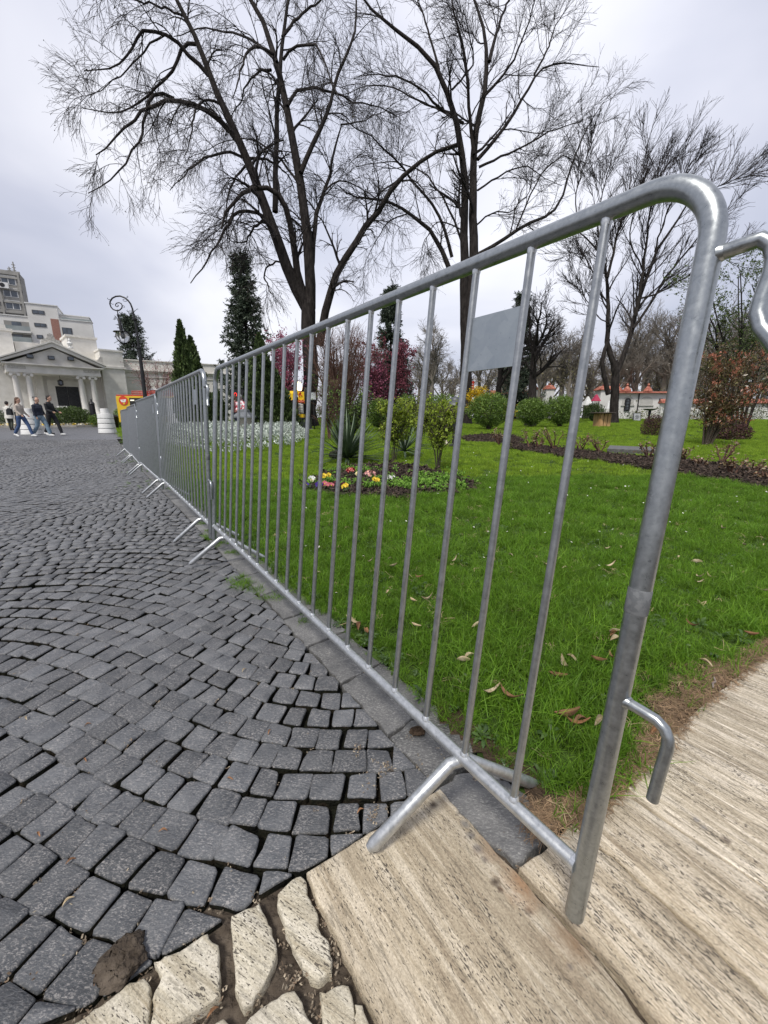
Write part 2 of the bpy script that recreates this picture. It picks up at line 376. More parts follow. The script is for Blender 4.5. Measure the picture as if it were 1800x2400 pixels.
# ---- kerb slabs along the lawn
kerb = bpy.data.objects.new('kerb', None); COL.objects.link(kerb); prop(kerb, kind='structure')
def slab(name, poly, z, thick, mat, parent, step=0.016, jit=0.0012, bev=0.004, zf=None, seed=0, wob=0.0015, rough_top=0.0):
    rnd_ = random.Random(seed); pts = []
    P = [np.array(p, float) for p in poly]; n = len(P)
    A = np.array(P)
    if np.dot(A[:, 0], np.roll(A[:, 1], -1))-np.dot(A[:, 1], np.roll(A[:, 0], -1)) < 0: P = P[::-1]
    for i in range(n):
        a, b = P[i], P[(i+1) % n]; k = max(1, int(np.linalg.norm(b-a)/step)); nn = np.array([-(b-a)[1], (b-a)[0]])/(np.linalg.norm(b-a)+1e-9)
        ph = rnd_.uniform(0, 6)
        for q in range(k):
            t = q/k; w = wob*math.sin(ph+t*k*0.9)+rnd_.gauss(0, jit) if q else rnd_.gauss(0, jit*.5)
            pts.append(a+(b-a)*t+nn*w)
    pts = np.array(pts); m = len(pts); c = pts.mean(0)
    nx, pv = np.roll(pts, -1, 0), np.roll(pts, 1, 0); tg = nx-pv; tg /= np.linalg.norm(tg, axis=1)[:, None]+1e-9
    inn = np.column_stack([-tg[:, 1], tg[:, 0]])
    zf = zf or (lambda p: H(p[:, 0], p[:, 1]))
    rings = []
    for off, dz in ((0, -thick), (0, -bev*1.1), (bev*0.35, -bev*0.35), (bev, 0)):
        q = pts+inn*off; zn = np.array([rnd_.gauss(0, rough_top) for _ in range(m)]) if rough_top else 0
        rings.append(np.column_stack([q, zf(q)+z+dz+zn*(dz > -thick)]))
    V = np.vstack(rings); F = [(k*m+i, k*m+(i+1) % m, (k+1)*m+(i+1) % m, (k+1)*m+i) for k in range(3) for i in range(m)]
    F.append(tuple(3*m+i for i in range(m)))
    me = bpy.data.meshes.new(name); me.from_pydata(V.tolist(), [], F)
    bm = bmesh.new(); bm.from_mesh(me); top = [f for f in bm.faces if len(f.verts) > 4]; bmesh.ops.triangulate(bm, faces=top); bm.to_mesh(me); bm.free()
    a = me.attributes.new('rnd', 'FLOAT', 'POINT'); a.data.foreach_set('value', np.full(len(me.vertices), rnd_.random(), np.float32))
    o = link(name, me, mat, parent)
    try: me.set_sharp_from_angle(angle=R(50))
    except Exception: pass
    return o
# outer joints measured along the strip, then continued
ks = [-0.03, 0.155, 0.41, 0.665, 0.905]
while ks[-1] < 14.8: ks.append(ks[-1]+random.uniform(0.235, 0.30)*(1 if ks[-1] < 5 else 1.8))
wk = 0.165
for i, (a, b) in enumerate(zip(ks[:-1], ks[1:])):
    o1, o2 = random.uniform(-.006, .004), random.uniform(-.006, .004)
    P0 = PK+E_*(a+0.006)+NK*o1; P1 = PK+E_*(b-0.005)+NK*o2
    P2 = PK+E_*(b-0.004+random.uniform(0, .035))+NK*(wk+random.uniform(-.012, .015)); P3 = PK+E_*(a+0.004+0.02)+NK*(wk+random.uniform(-.01, .012))
    slab('kerb_slab', [P0, P1, P2, P3], -0.001+random.uniform(-.002, .002), 0.05, M_kerb, kerb, seed=i, wob=0.003, jit=0.0015, bev=0.005)
slab('kerb_slab', [(0.110, 0.722), (0.122, 0.706), (0.215, 0.606), (0.243, 0.576), (0.305, 0.606), (0.345, 0.648), (0.262, 0.800), (0.165, 0.765)], -0.001, 0.05, M_kerb, kerb, seed=77, wob=0.004, jit=0.002, bev=0.006)
# ---- travertine slabs
def trav_mat(name, ang, lo, mid, hi, streak=1.0, pits=1.0, stain=None):
    m = bpy.data.materials.new(name); m.use_nodes = True; nt = m.node_tree; nt.nodes.clear()
    out = nt.nodes.new('ShaderNodeOutputMaterial'); b = nt.nodes.new('ShaderNodeBsdfPrincipled'); L(nt, b.outputs[0], out.inputs[0]); b.inputs['Roughness'].default_value = 0.72
    b.inputs['Specular IOR Level'].default_value = 0.3
    tc = nt.nodes.new('ShaderNodeTexCoord'); r = nt.nodes.new('ShaderNodeMapping'); r.inputs['Rotation'].default_value = (0, 0, -ang); L(nt, tc.outputs['Object'], r.inputs[0])
    def noise(sc, st, det=4, rough=0.6, dist=0.0, off=0.0):
        mp = nt.nodes.new('ShaderNodeMapping'); mp.inputs['Scale'].default_value = st; mp.inputs['Location'].default_value = (off, off, 0); L(nt, r.outputs[0], mp.inputs[0])
        n = nt.nodes.new('ShaderNodeTexNoise'); n.inputs['Scale'].default_value = sc; n.inputs['Detail'].default_value = det; n.inputs['Roughness'].default_value = rough
        n.inputs['Distortion'].default_value = dist; L(nt, mp.outputs[0], n.inputs['Vector']); return n.outputs['Fac']
    bands = noise(38, (0.085, 1, 1), 9, 0.74, 0.25)
    c1 = ramp(nt, [(0.32, lo), (0.50, mid), (0.64, hi)]); L(nt, bands, c1.inputs[0]); col = c1.outputs[0]
    def mixin(fac, color, blend='MIX'):
        nonlocal col
        mx = N(nt, 'ShaderNodeMix', data_type='RGBA', blend_type=blend)
        L(nt, fac, mx.inputs[0]); L(nt, col, mx.inputs[6]); mx.inputs[7].default_value = (*color, 1); col = mx.outputs[2]
    # thin pale and dark veins
    v = noise(120, (0.05, 1, 1), 4, 0.65, 0.35, 3.1); cv = ramp(nt, [(0.57, (0, 0, 0)), (0.64, (0.55*streak,)*3)]); L(nt, v, cv.inputs[0]); mixin(cv.outputs[0], tuple(min(1, c*1.22) for c in hi))
    v2 = noise(190, (0.09, 1, 1), 5, 0.7, 0.3, 7.7); cv2 = ramp(nt, [(0.57, (0, 0, 0)), (0.63, (0.62*streak,)*3)]); L(nt, v2, cv2.inputs[0]); mixin(cv2.outputs[0], tuple(c*0.42 for c in mid))
    g = noise(420, (0.6, 1, 1), 3, 0.7); cg = ramp(nt, [(0.35, (0.62, 0.61, 0.6)), (0.62, (1.12, 1.12, 1.12))]); L(nt, g, cg.inputs[0])
    mm = N(nt, 'ShaderNodeMix', data_type='RGBA', blend_type='MULTIPLY'); mm.inputs[0].default_value = 0.8; L(nt, col, mm.inputs[6]); L(nt, cg.outputs[0], mm.inputs[7]); col = mm.outputs[2]
    # larger grimy patches, and brown stains
    gr = noise(6, (0.6, 1, 1), 5, 0.65, 0.5, 1.7); c3 = ramp(nt, [(0.48, (0, 0, 0)), (0.74, (0.38,)*3)]); L(nt, gr, c3.inputs[0]); mixin(c3.outputs[0], (0.24, 0.20, 0.145))
    if stain:
        for (sx, sy, sr, sc_) in stain:
            vm = N(nt, 'ShaderNodeVectorMath', operation='DISTANCE'); L(nt, tc.outputs['Object'], vm.inputs[0]); vm.inputs[1].default_value = (sx, sy, 0)
            nn = noise(40, (0.6, 1, 1), 5, 0.7, 0.4, sx*9); ma = N(nt, 'ShaderNodeMath', operation='MULTIPLY_ADD'); L(nt, nn, ma.inputs[0]); ma.inputs[1].default_value = -sr*1.6; ma.inputs[2].default_value = sr*0.8
            ad_ = N(nt, 'ShaderNodeMath', operation='ADD'); L(nt, vm.outputs['Value'], ad_.inputs[0]); L(nt, ma.outputs[0], ad_.inputs[1])
            cs_ = ramp(nt, [(sr*.45 if sr < .02 else 0.0, (0.9,)*3 if sr < .02 else (0.75,)*3), (min(1, sr), (0, 0, 0))]); L(nt, ad_.outputs[0], cs_.inputs[0]); mixin(cs_.outputs[0], sc_)
    # pits
    p = noise(480, (0.26, 1, 1), 2, 0.5, 0.35, 5.2); pm_ = noise(14, (0.4, 1, 1), 3, 0.6, 0, 2.2)
    sub = N(nt, 'ShaderNodeMath', operation='MULTIPLY_ADD'); L(nt, pm_, sub.inputs[0]); sub.inputs[1].default_value = 0.55; L(nt, p, sub.inputs[2])
    cp = ramp(nt, [(0.938-0.02*pits, (0, 0, 0)), (0.968-0.02*pits, (0.9,)*3)]); L(nt, sub.outputs[0], cp.inputs[0]); mixin(cp.outputs[0], (0.085, 0.072, 0.058))
    L(nt, col, b.inputs['Base Color'])
    h0 = N(nt, 'ShaderNodeMath', operation='MULTIPLY_ADD'); L(nt, cp.outputs[0], h0.inputs[0]); h0.inputs[1].default_value = -1.0; hb_ = N(nt, 'ShaderNodeMath', operation='MULTIPLY'); L(nt, bands, hb_.inputs[0]); hb_.inputs[1].default_value = 0.12; L(nt, hb_.outputs[0], h0.inputs[2])
    h1 = N(nt, 'ShaderNodeMath', operation='MULTIPLY_ADD'); L(nt, g, h1.inputs[0]); h1.inputs[1].default_value = 0.5; L(nt, h0.outputs[0], h1.inputs[2])
    h2 = N(nt, 'ShaderNodeMath', operation='MULTIPLY_ADD'); L(nt, cv2.outputs[0], h2.inputs[0]); h2.inputs[1].default_value = -0.5; L(nt, h1.outputs[0], h2.inputs[2])
    bp = nt.nodes.new('ShaderNodeBump'); bp.inputs['Strength'].default_value = 0.8; bp.inputs['Distance'].default_value = 0.003; L(nt, h2.outputs[0], bp.inputs['Height']); L(nt, bp.outputs[0], b.inputs['Normal'])
    m.diffuse_color = (*mid, 1)
    return m
VA = math.atan2(-0.24, 0.157)
LO, MI, HI = (0.28, 0.22, 0.148), (0.50, 0.42, 0.30), (0.69, 0.61, 0.48)
M_travA = trav_mat('travertine_worn', VA+0.04, LO, (0.45, 0.38, 0.27), (0.62, 0.545, 0.42), 0.8, 0.6, stain=[(*gp(u_, v_)[:2], r_, c_) for u_, v_, r_, c_ in [(1078, 1908, .010, (.20, .185, .165)), (1090, 1935, .011, (.21, .195, .17)), (1104, 1962, .012, (.21, .19, .165)), (1120, 1992, .012, (.20, .18, .155)), (1135, 2018, .009, (.15, .135, .12)), (1160, 2072, .011, (.05, .03, .02)), (1172, 2090, .008, (.07, .04, .025)), (1238, 2138, .010, (.05, .03, .02)), (1015, 1890, .010, (.06, .04, .025)), (1335, 2270, .006, (.09, .09, .10))]]+[(0.245, 0.54, 0.05, (0.35, 0.20, 0.10)), (0.205, 0.60, 0.035, (0.30, 0.19, 0.11)), (0.30, 0.455, 0.045, (0.24, 0.15, 0.08))])
M_travB = trav_mat('travertine_veined', VA, LO, MI, HI, 1.0, 1.15)
M_travC = trav_mat('travertine_striped', VA+0.03, (0.28, 0.225, 0.155), (0.52, 0.45, 0.335), (0.75, 0.67, 0.545), 1.25, 1.3, stain=[(*gp(u_, v_)[:2], r_, c_) for u_, v_, r_, c_ in [(1630, 1925, .008, (.24, .22, .20)), (1648, 1942, .010, (.24, .22, .20)), (1702, 1972, .011, (.09, .06, .045)), (1745, 2012, .004, (.07, .05, .04))]])
M_travP = trav_mat('travertine_broken', VA+0.5, (0.36, 0.30, 0.20), (0.54, 0.49, 0.375), (0.68, 0.63, 0.52), 0.6, 1.5)
pav = bpy.data.objects.new('travertine_path', None); COL.objects.link(pav); prop(pav, kind='structure')
bed = MB(); bed.prism([(-3.5, -1.6), (6, -1.6), (6, 3.4), (1.9, 1.62), (1.38, 1.285), (0.79, 0.91), (0.45, 0.68), (0.30, 0.59), (0.20, 0.62), (0.12, 0.725), (-0.14, 0.553), (-0.40, 0.50), (-0.66, 0.38), (-1.5, -0.1), (-3.0, -1.05)], -0.06, -0.016)
bed.build('mortar_bed', M_mud, pav)
c1l = [(0.128, 0.727), (0.207, 0.611), (0.243, 0.561), (0.259, 0.537), (0.302, 0.475), (0.342, 0.421), (0.359, 0.385), (0.40, 0.31), (0.60, 0.0)]
slab('travertine_slab', [(-0.14, 0.557), (-0.12, 0.523), (-0.062, 0.443), (-0.029, 0.398), (-0.006, 0.371), (0.06, 0.25), (0.2, 0.03), (0.595, -0.01)]+[(x-0.004-.010*max(0, (.50-y)/.2), y-0.002-.005*max(0, (.50-y)/.2)) for x, y in c1l[:-1][::-1]], 0.004, 0.03, M_travA, pav, seed=3, wob=0.0015, jit=0.0012)
vein = [(0.372, 0.642), (0.427, 0.614-0.03), (0.449, 0.546), (0.505, 0.462), (0.54, 0.40), (0.60, 0.31), (0.82, 0.0)]
slab('travertine_slab', [(x+0.003, y+0.002) for x, y in c1l[2:]]+[(0.812, -0.002)]+[(x-0.0015, y-0.001) for x, y in vein[:-1][::-1]]+[(0.357, 0.632), (0.313, 0.599)], 0.005, 0.03, M_travB, pav, seed=4)
c2l = [(0.515, 0.728), (0.532, 0.755-0.01), (0.561, 0.706), (0.625, 0.605), (0.673, 0.532), (0.78, 0.36), (1.0, 0.0)]
c2l = [(0.513, 0.722), (0.540, 0.700), (0.561, 0.672), (0.625, 0.59), (0.673, 0.525), (0.78, 0.36), (1.0, 0.0)]
slab('travertine_slab', [(x+0.0015, y+0.001) for x, y in vein]+[(0.995, 0.0)]+[(x-0.002, y-0.001) for x, y in c2l[:-1][::-1]]+[(0.470, 0.700), (0.421, 0.669)], 0.003, 0.03, M_travB, pav, seed=5)
c3l = [(1.205, 1.168), (1.226, 1.126), (1.42, 0.83), (1.9, 0.1)]
slab('travertine_slab', [(x+0.002, y+0.001) for x, y in c2l]+[(1.89, 0.09)]+[(x-0.002, y-0.001) for x, y in c3l[:-1][::-1]]+[(1.159, 1.144), (0.923, 0.998), (0.793, 0.912), (0.742, 0.873), (0.58, 0.768)], 0.004, 0.03, M_travC, pav, seed=6)
slab('travertine_slab', [(x+0.002, y+0.001) for x, y in c3l]+[(3.0, 0.1), (3.0, 1.0), (2.0, 1.70), (1.38, 1.285), (1.266, 1.210)], 0.004, 0.03, M_travC, pav, seed=8)
r5 = lambda L_: [gp(x/2.37, y/2.37+1750)[:2] for x, y in L_]
r6 = lambda L_: [gp(x/2.765+600, y/2.765+1750)[:2] for x, y in L_]
pieces = [r5([(855, 1200), (1035, 1120), (1155, 1040), (1182, 1090), (1215, 1100), (1215, 1210), (1225, 1380), (1180, 1430), (1080, 1480), (960, 1560), (880, 1600), (832, 1560), (855, 1370), (902, 1270), (872, 1215)]),
          r5([(1280, 950), (1440, 870), (1470, 940), (1510, 1010), (1540, 1160), (1490, 1290), (1400, 1440), (1355, 1455), (1320, 1380), (1300, 1180)]),
          r6([(142, 960), (205, 890), (290, 840), (325, 880), (335, 960), (400, 1080), (400, 1160), (480, 1300), (495, 1470), (400, 1520), (350, 1500), (270, 1360), (190, 1200), (150, 1060)]),
          r5([(400, 1545), (560, 1440), (720, 1310), (800, 1285), (835, 1340), (822, 1560), (790, 1750), (300, 1750), (250, 1640)]),
          r6([(0, 1720), (100, 1650), (200, 1590), (250, 1580), (300, 1660), (372, 1800), (330, 1950), (0, 1990), (-120, 1850)]),
          r6([(412, 1590), (490, 1565), (600, 1550), (622, 1620), (650, 1797), (610, 1920), (450, 1930), (430, 1797)]),
          r6([(642, 1672), (690, 1667), (702, 1722), (738, 1797), (760, 1900), (660, 1920)]),
          r5([(1165, 1560), (1240, 1505), (1275, 1545), (1290, 1640), (1130, 1660)]),
          [(-0.88, 0.20), (-0.70, 0.30), (-0.60, 0.27), (-0.56, 0.12), (-0.75, 0.05)], [(-0.50, 0.25), (-0.36, 0.26), (-0.34, 0.12), (-0.50, 0.06)], [(-0.28, 0.25), (-0.14, 0.25), (-0.08, 0.12), (-0.28, 0.08)], [(-1.25, -0.1), (-1.0, 0.12), (-0.92, -0.1), (-1.1, -0.25)]]
for i, p in enumerate(pieces):
    slab('travertine_piece', p, 0.0035+random.uniform(-.001, .001), 0.03, M_travP, pav, seed=20+i, step=0.007, jit=0.0011, wob=0.0015, bev=0.0035, rough_top=0.0003)
# lumps of dried mud on the paving
def mud_lump(name, u, v, rx, ry, hgt, label, rz=0.5, mt=None, n=9):
    c = gp(u, v); bm = bmesh.new(); bmesh.ops.create_icosphere(bm, subdivisions=4, radius=1)
    from mathutils import noise as mn
    for vv in bm.verts:
        p = vv.co.copy(); k = 1+0.35*mn.noise(p*1.7+Vector((u, 0, 0)))+0.22*mn.noise(p*5)+0.12*mn.noise(p*13)
        vv.co = Vector((p.x*rx*k, p.y*ry*k, max(p.z, -0.2)*hgt*(1+0.9*mn.noise(p*6))))
    me = bpy.data.meshes.new(name); bm.to_mesh(me); bm.free(); o = link(name, me, mt or M_dirt); o.location = (c[0], c[1], 0.006); o.rotation_euler = (0, 0, rz)
    return prop(o, label, 'mud')
mud_lump('mud_lump', 288, 2256, 0.031, 0.031, 0.012, 'large dried clod of brown mud smeared over dark cobblestones beside white stones', -0.45, M_mud)
mud_lump('mud_lump', 979, 1718, 0.020, 0.014, 0.008, 'small crumbly clod of earth on the dark kerb slab beside the nearest barrier foot', 0.3)
# ================================================================== LAWN
def trav_line_y(x):      # lawn edge along the travertine path
    return np.interp(x, [0.30, 0.345, 0.421, 0.742, 0.923, 1.159, 1.38, 2.0, 6.0], [0.62, 0.645, 0.672, 0.878, 1.002, 1.148, 1.288, 1.69, 4.30])
def in_lawn(x, y):
    return (kerb_d(x, y) > wk-0.012) & (y > trav_line_y(x)) & (x > -60)
lx = np.concatenate([gs(-40, -8, 50), gs(-7.8, 4, 170), gs(4.2, 60, 60)]); ly = np.concatenate([gs(0.5, 4, 110), gs(4.06, 14, 70), gs(14.5, 64, 60)])
prop(grid('lawn', lx, ly, -0.004, M_turf, keep=in_lawn), kind='structure')
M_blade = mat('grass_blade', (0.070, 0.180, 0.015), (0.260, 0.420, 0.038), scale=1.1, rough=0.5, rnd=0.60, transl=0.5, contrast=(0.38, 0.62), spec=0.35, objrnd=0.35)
M_blade_dark = M_blade
M_weed = mat('weed_leaf', (0.045, 0.095, 0.020), (0.09, 0.15, 0.035), scale=20, rough=0.5, rnd=0.25, transl=0.3)
M_straw = mat('straw', (0.30, 0.22, 0.11), (0.42, 0.33, 0.19), scale=20, rough=0.8, rnd=0.3)
M_needle = mat('dead_needles', (0.14, 0.085, 0.045), (0.34, 0.23, 0.13), scale=20, rough=0.8, rnd=0.4)
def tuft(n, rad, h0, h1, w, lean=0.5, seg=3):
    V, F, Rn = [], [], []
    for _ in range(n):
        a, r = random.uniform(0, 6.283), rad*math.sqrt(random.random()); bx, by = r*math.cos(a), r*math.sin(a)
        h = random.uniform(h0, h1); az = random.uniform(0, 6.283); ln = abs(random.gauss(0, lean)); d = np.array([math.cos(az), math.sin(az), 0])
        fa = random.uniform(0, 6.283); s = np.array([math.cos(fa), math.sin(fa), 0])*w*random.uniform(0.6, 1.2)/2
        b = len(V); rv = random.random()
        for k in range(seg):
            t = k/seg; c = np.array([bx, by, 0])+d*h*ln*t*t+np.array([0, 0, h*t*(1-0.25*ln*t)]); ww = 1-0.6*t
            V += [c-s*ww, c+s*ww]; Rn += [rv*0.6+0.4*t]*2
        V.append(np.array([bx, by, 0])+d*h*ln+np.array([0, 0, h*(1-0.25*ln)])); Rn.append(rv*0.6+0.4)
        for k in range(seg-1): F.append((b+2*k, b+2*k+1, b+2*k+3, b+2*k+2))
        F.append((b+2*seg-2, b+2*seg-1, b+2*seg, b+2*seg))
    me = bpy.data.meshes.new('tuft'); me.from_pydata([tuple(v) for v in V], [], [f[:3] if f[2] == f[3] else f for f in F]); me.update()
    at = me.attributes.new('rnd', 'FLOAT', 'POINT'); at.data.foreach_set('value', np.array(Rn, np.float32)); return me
def variants(cname, meshes, mt):
    c = bpy.data.collections.new(cname)
    for me in meshes:
        me.materials.append(mt); o = bpy.data.objects.new(cname, me); c.objects.link(o)
    return c
def scatter(name, P, coll, sc, tilt=0.0, hostmat=None):
    """one object whose geometry is a cloud of small pieces (grass, litter): geometry nodes"""
    P = np.asarray(P, np.float32); n = len(P)
    me = bpy.data.meshes.new(name); me.vertices.add(n); me.vertices.foreach_set('co', P.ravel())
    rot = np.stack([RNG.normal(0, tilt, n), RNG.normal(0, tilt, n), RNG.uniform(0, 6.283, n)], 1).astype(np.float32)
    a = me.attributes.new('rot', 'FLOAT_VECTOR', 'POINT'); a.data.foreach_set('vector', rot.ravel())
    a = me.attributes.new('sc', 'FLOAT', 'POINT'); a.data.foreach_set('value', np.asarray(sc, np.float32))
    a = me.attributes.new('idx', 'INT', 'POINT'); a.data.foreach_set('value', RNG.integers(0, len(coll.objects), n).astype(np.int32))
    o = bpy.data.objects.new(name, me); COL.objects.link(o)
    g = bpy.data.node_groups.new(name, 'GeometryNodeTree')
    g.interface.new_socket('Geometry', in_out='INPUT', socket_type='NodeSocketGeometry'); g.interface.new_socket('Geometry', in_out='OUTPUT', socket_type='NodeSocketGeometry')
    gi, go = g.nodes.new('NodeGroupInput'), g.nodes.new('NodeGroupOutput')
    ci = g.nodes.new('GeometryNodeCollectionInfo'); ci.inputs['Collection'].default_value = coll; ci.inputs['Separate Children'].default_value = True; ci.inputs['Reset Children'].default_value = True
    ip = g.nodes.new('GeometryNodeInstanceOnPoints'); ip.inputs['Pick Instance'].default_value = True
    def attr(nm, t):
        q = g.nodes.new('GeometryNodeInputNamedAttribute'); q.data_type = t; q.inputs['Name'].default_value = nm; return next(s for s in q.outputs if s.enabled and s.name == 'Attribute')
    g.links.new(gi.outputs[0], ip.inputs['Points']); g.links.new(ci.outputs[0], ip.inputs['Instance'])
    g.links.new(attr('idx', 'INT'), ip.inputs['Instance Index'])
    g.links.new(attr('rot', 'FLOAT_VECTOR'), ip.inputs['Rotation']); g.links.new(attr('sc', 'FLOAT'), ip.inputs['Scale'])
    g.links.new(ip.outputs[0], go.inputs[0])
    md = o.modifiers.new('scatter', 'NODES'); md.node_group = g
    return o
# flower bed and mulch strip outlines (world polygons)
def pip(x, y, poly):
    x = np.asarray(x); y = np.asarray(y); ins = np.zeros(x.shape, bool); n = len(poly)
    for i in range(n):
        x1, y1 = poly[i]; x2, y2 = poly[(i+1) % n]
        c = ((y1 > y) != (y2 > y)) & (x < (x2-x1)*(y-y1)/(y2-y1+1e-12)+x1); ins ^= c
    return ins
bed1 = [gp(u, v)[:2] for u, v in [(712, 1142), (725, 1152), (790, 1162), (880, 1166), (930, 1170), (1000, 1162), (1060, 1158), (1100, 1150), (1116, 1140), (1090, 1128), (1040, 1112), (1000, 1100), (930, 1088), (870, 1092), (820, 1096), (770, 1110), (730, 1124)]]
bed2 = [gp(u, v)[:2] for u, v in [(1195, 1052), (1255, 1062), (1350, 1076), (1450, 1090), (1560, 1108), (1680, 1128), (1810, 1150), (2150, 1205), (2150, 1150), (1900, 1118), (1800, 1104), (1700, 1092), (1600, 1081), (1500, 1074), (1400, 1063), (1300, 1052), (1240, 1044), (1200, 1040)]]
bed3 = [gp(u, v)[:2] for u, v in [(1090, 1036), (1150, 1038), (1195, 1042), (1230, 1036), (1210, 1022), (1130, 1018), (1080, 1024)]]
# strip of dry earth and needles beside the path
def bare(x, y):
    d = y-trav_line_y(x); 
    w = np.interp(x, [0.3, 0.5, 0.62, 0.80, 1.0, 1.25, 1.6], [0.035, 0.015, 0.02, 0.11, 0.10, 0.02, 0.01])
    return (d < w)
def in_beds(x, y): return pip(x, y, bed1) | pip(x, y, bed2) | pip(x, y, bed3)
tufts = variants('grass_tufts', [tuft(36, 0.036, 0.018, 0.066, 0.0030, 0.95) for _ in range(10)], M_blade)
tufts_f = variants('grass_tufts_far', [tuft(60, 0.09, 0.03, 0.065, 0.0050, 0.6, 2) for _ in range(8)], mat('grass_blade_far_lit', (0.140, 0.270, 0.020), (0.400, 0.530, 0.055), scale=.6, rough=0.5, rnd=0.5, transl=0.5, contrast=(0.38, 0.62), spec=0.3, objrnd=0.3))  # far blades coloured brighter, painting in lit tips at a grazing view
def lawn_points(y0, y1, dens, wmul=1.08, extra=0.5):
    n = int(dens*(y1-y0)*(2*wmul*y1+2*extra)); y = RNG.uniform(y0, y1, n); x = RNG.uniform(-wmul*y1-extra, wmul*y1+extra, n)
    k = in_lawn(x, y) & (np.abs(x) < wmul*y+extra) & ~in_beds(x, y); x, y = x[k], y[k]
    b = bare(x, y); keep = ~b | (RNG.random(len(x)) < 0.22); x, y = x[keep], y[keep]
    return np.stack([x, y, H(x, y)-0.003], 1)
P1 = lawn_points(0.5, 2.3, 1250); P2 = lawn_points(2.3, 5.5, 560); P3 = lawn_points(5.5, 13, 95); P4 = lawn_points(13, 34, 20); P5 = lawn_points(34, 62, 4)
def clump(P):  # coarse tufty height variation
    x, y = P[:, 0], P[:, 1]
    return 0.95+0.32*np.sin(x*7.3+1.7*np.sin(y*4.1))*np.sin(y*6.1+x*2.2)+RNG.normal(0, 0.13, len(P))-0.25*(kerb_d(x, y) < 0.22)
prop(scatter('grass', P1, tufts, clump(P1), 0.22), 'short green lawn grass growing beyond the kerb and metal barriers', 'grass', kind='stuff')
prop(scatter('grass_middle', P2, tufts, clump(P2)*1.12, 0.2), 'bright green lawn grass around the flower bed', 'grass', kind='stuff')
prop(scatter('grass_far', np.vstack([P3]), tufts_f, clump(P3)*0.95, 0.15), 'bright lawn grass behind the flower bed and mulch strip', 'grass', kind='stuff')
Pq = np.vstack([P4, P5]); prop(scatter('grass_distant', Pq, tufts_f, np.concatenate([clump(P4)*1.35, clump(P5)*2.2]), 0.1), 'distant lawn grass under the round bushes and trees', 'grass', kind='stuff')
# weeds with broad leaves at the edges
def rosette(n, r, w, up):
    V, F, Rn = [], [], []
    for i in range(n):
        a = 6.283*i/n+random.uniform(-.3, .3); d = np.array([math.cos(a), math.sin(a), 0]); s = np.array([-d[1], d[0], 0]); l = r*random.uniform(0.6, 1.1); z = up*random.uniform(0.4, 1.2)
        b = len(V); rv = random.random(); ww = w*random.uniform(.7, 1.2)
        for t, k, h in ((0.1, 0.15, 0.3), (0.45, 0.8, 0.9), (0.75, 1.0, 1.0), (1.0, 0.1, 0.72)):
            c = d*l*t+np.array([0, 0, z*h]); V += [c-s*ww*k/2, c+s*ww*k/2]; Rn += [rv]*2
        F += [(b, b+1, b+3, b+2), (b+2, b+3, b+5, b+4), (b+4, b+5, b+7, b+6)]
    me = bpy.data.meshes.new('rosette'); me.from_pydata([tuple(v) for v in V], [], F); me.update()
    at = me.attributes.new('rnd', 'FLOAT', 'POINT'); at.data.foreach_set('value', np.array(Rn, np.float32)); return me
weeds = variants('weeds', [rosette(random.randint(5, 9), 0.022, 0.011, 0.022) for _ in range(5)]+[rosette(9, 0.035, 0.009, 0.018) for _ in range(3)], M_weed)
P = lawn_points(0.55, 3.2, 95); d = kerb_d(P[:, 0], P[:, 1])
Pk = np.array([PK+E_*s+NK*(wk+abs(random.gauss(0.02, 0.03))) for s in RNG.uniform(0, 5, 120)]); Pk = np.column_stack([Pk, H(Pk[:, 0], Pk[:, 1])+0.004])
Pw = np.vstack([P, Pk]); prop(scatter('weeds', Pw, weeds, RNG.uniform(0.5, 1.25, len(Pw)), 0.3), 'broad leaved weeds mixed into the lawn along the kerb', 'weeds', kind='stuff')
# tufts of grass in paving joints next to the kerb
Pj = []
for u, v, n, r in [(572, 1365, 10, .04), (560, 1372, 8, .03), (600, 1385, 8, .03), (565, 1352, 6, .03), (500, 1245, 14, .05), (492, 1262, 8, .04), (545, 1295, 8, .04), (512, 1275, 8, .04), (478, 1225, 10, .05), (400, 1145, 10, .1), (375, 1125, 14, .15), (345, 1105, 16, .2), (320, 1080, 16, .25), (300, 1065, 20, .3), (330, 1140, 10, .2), (296, 1085, 12, .25), (640, 1400, 5, .03), (700, 1450, 3, .02)]:
    c = gp(u, v)
    for _ in range(n): Pj.append((c[0]+random.gauss(0, r*.7), c[1]+random.gauss(0, r*.7), float(H(c[0], c[1]))-0.006))
prop(scatter('joint_grass', Pj, tufts, RNG.uniform(0.35, 0.8, len(Pj)), 0.3), 'little tufts of grass and moss in the paving joints by the kerb', 'grass', kind='stuff')
# dead needles and litter
def sliver(n, rad, l, w):
    V, F, Rn = [], [], []
    for _ in range(n):
        a = random.uniform(0, 6.283); r = rad*math.sqrt(random.random()); c = np.array([r*math.cos(a), r*math.sin(a), random.uniform(0.001, 0.008)])
        az = random.uniform(0, 6.283); d = np.array([math.cos(az), math.sin(az), random.gauss(0, .2)])*l*random.uniform(.5, 1.2)/2; s = np.array([-math.sin(az), math.cos(az), 0])*w/2
        b = len(V); m_ = s*4*random.uniform(-1, 1)+np.array([0, 0, random.uniform(0, .004)]); V += [c-d-s, c-d+s, c+m_+s, c+m_-s, c+d+s, c+d-s]; F += [(b, b+1, b+2, b+3), (b+3, b+2, b+4, b+5)]; Rn += [random.random()]*6
    me = bpy.data.meshes.new('sliver'); me.from_pydata([tuple(v) for v in V], [], F); me.update()
    at = me.attributes.new('rnd', 'FLOAT', 'POINT'); at.data.foreach_set('value', np.array(Rn, np.float32)); return me
ned = variants('needles', [sliver(34, 0.035, 0.035, 0.0011) for _ in range(5)], M_needle)
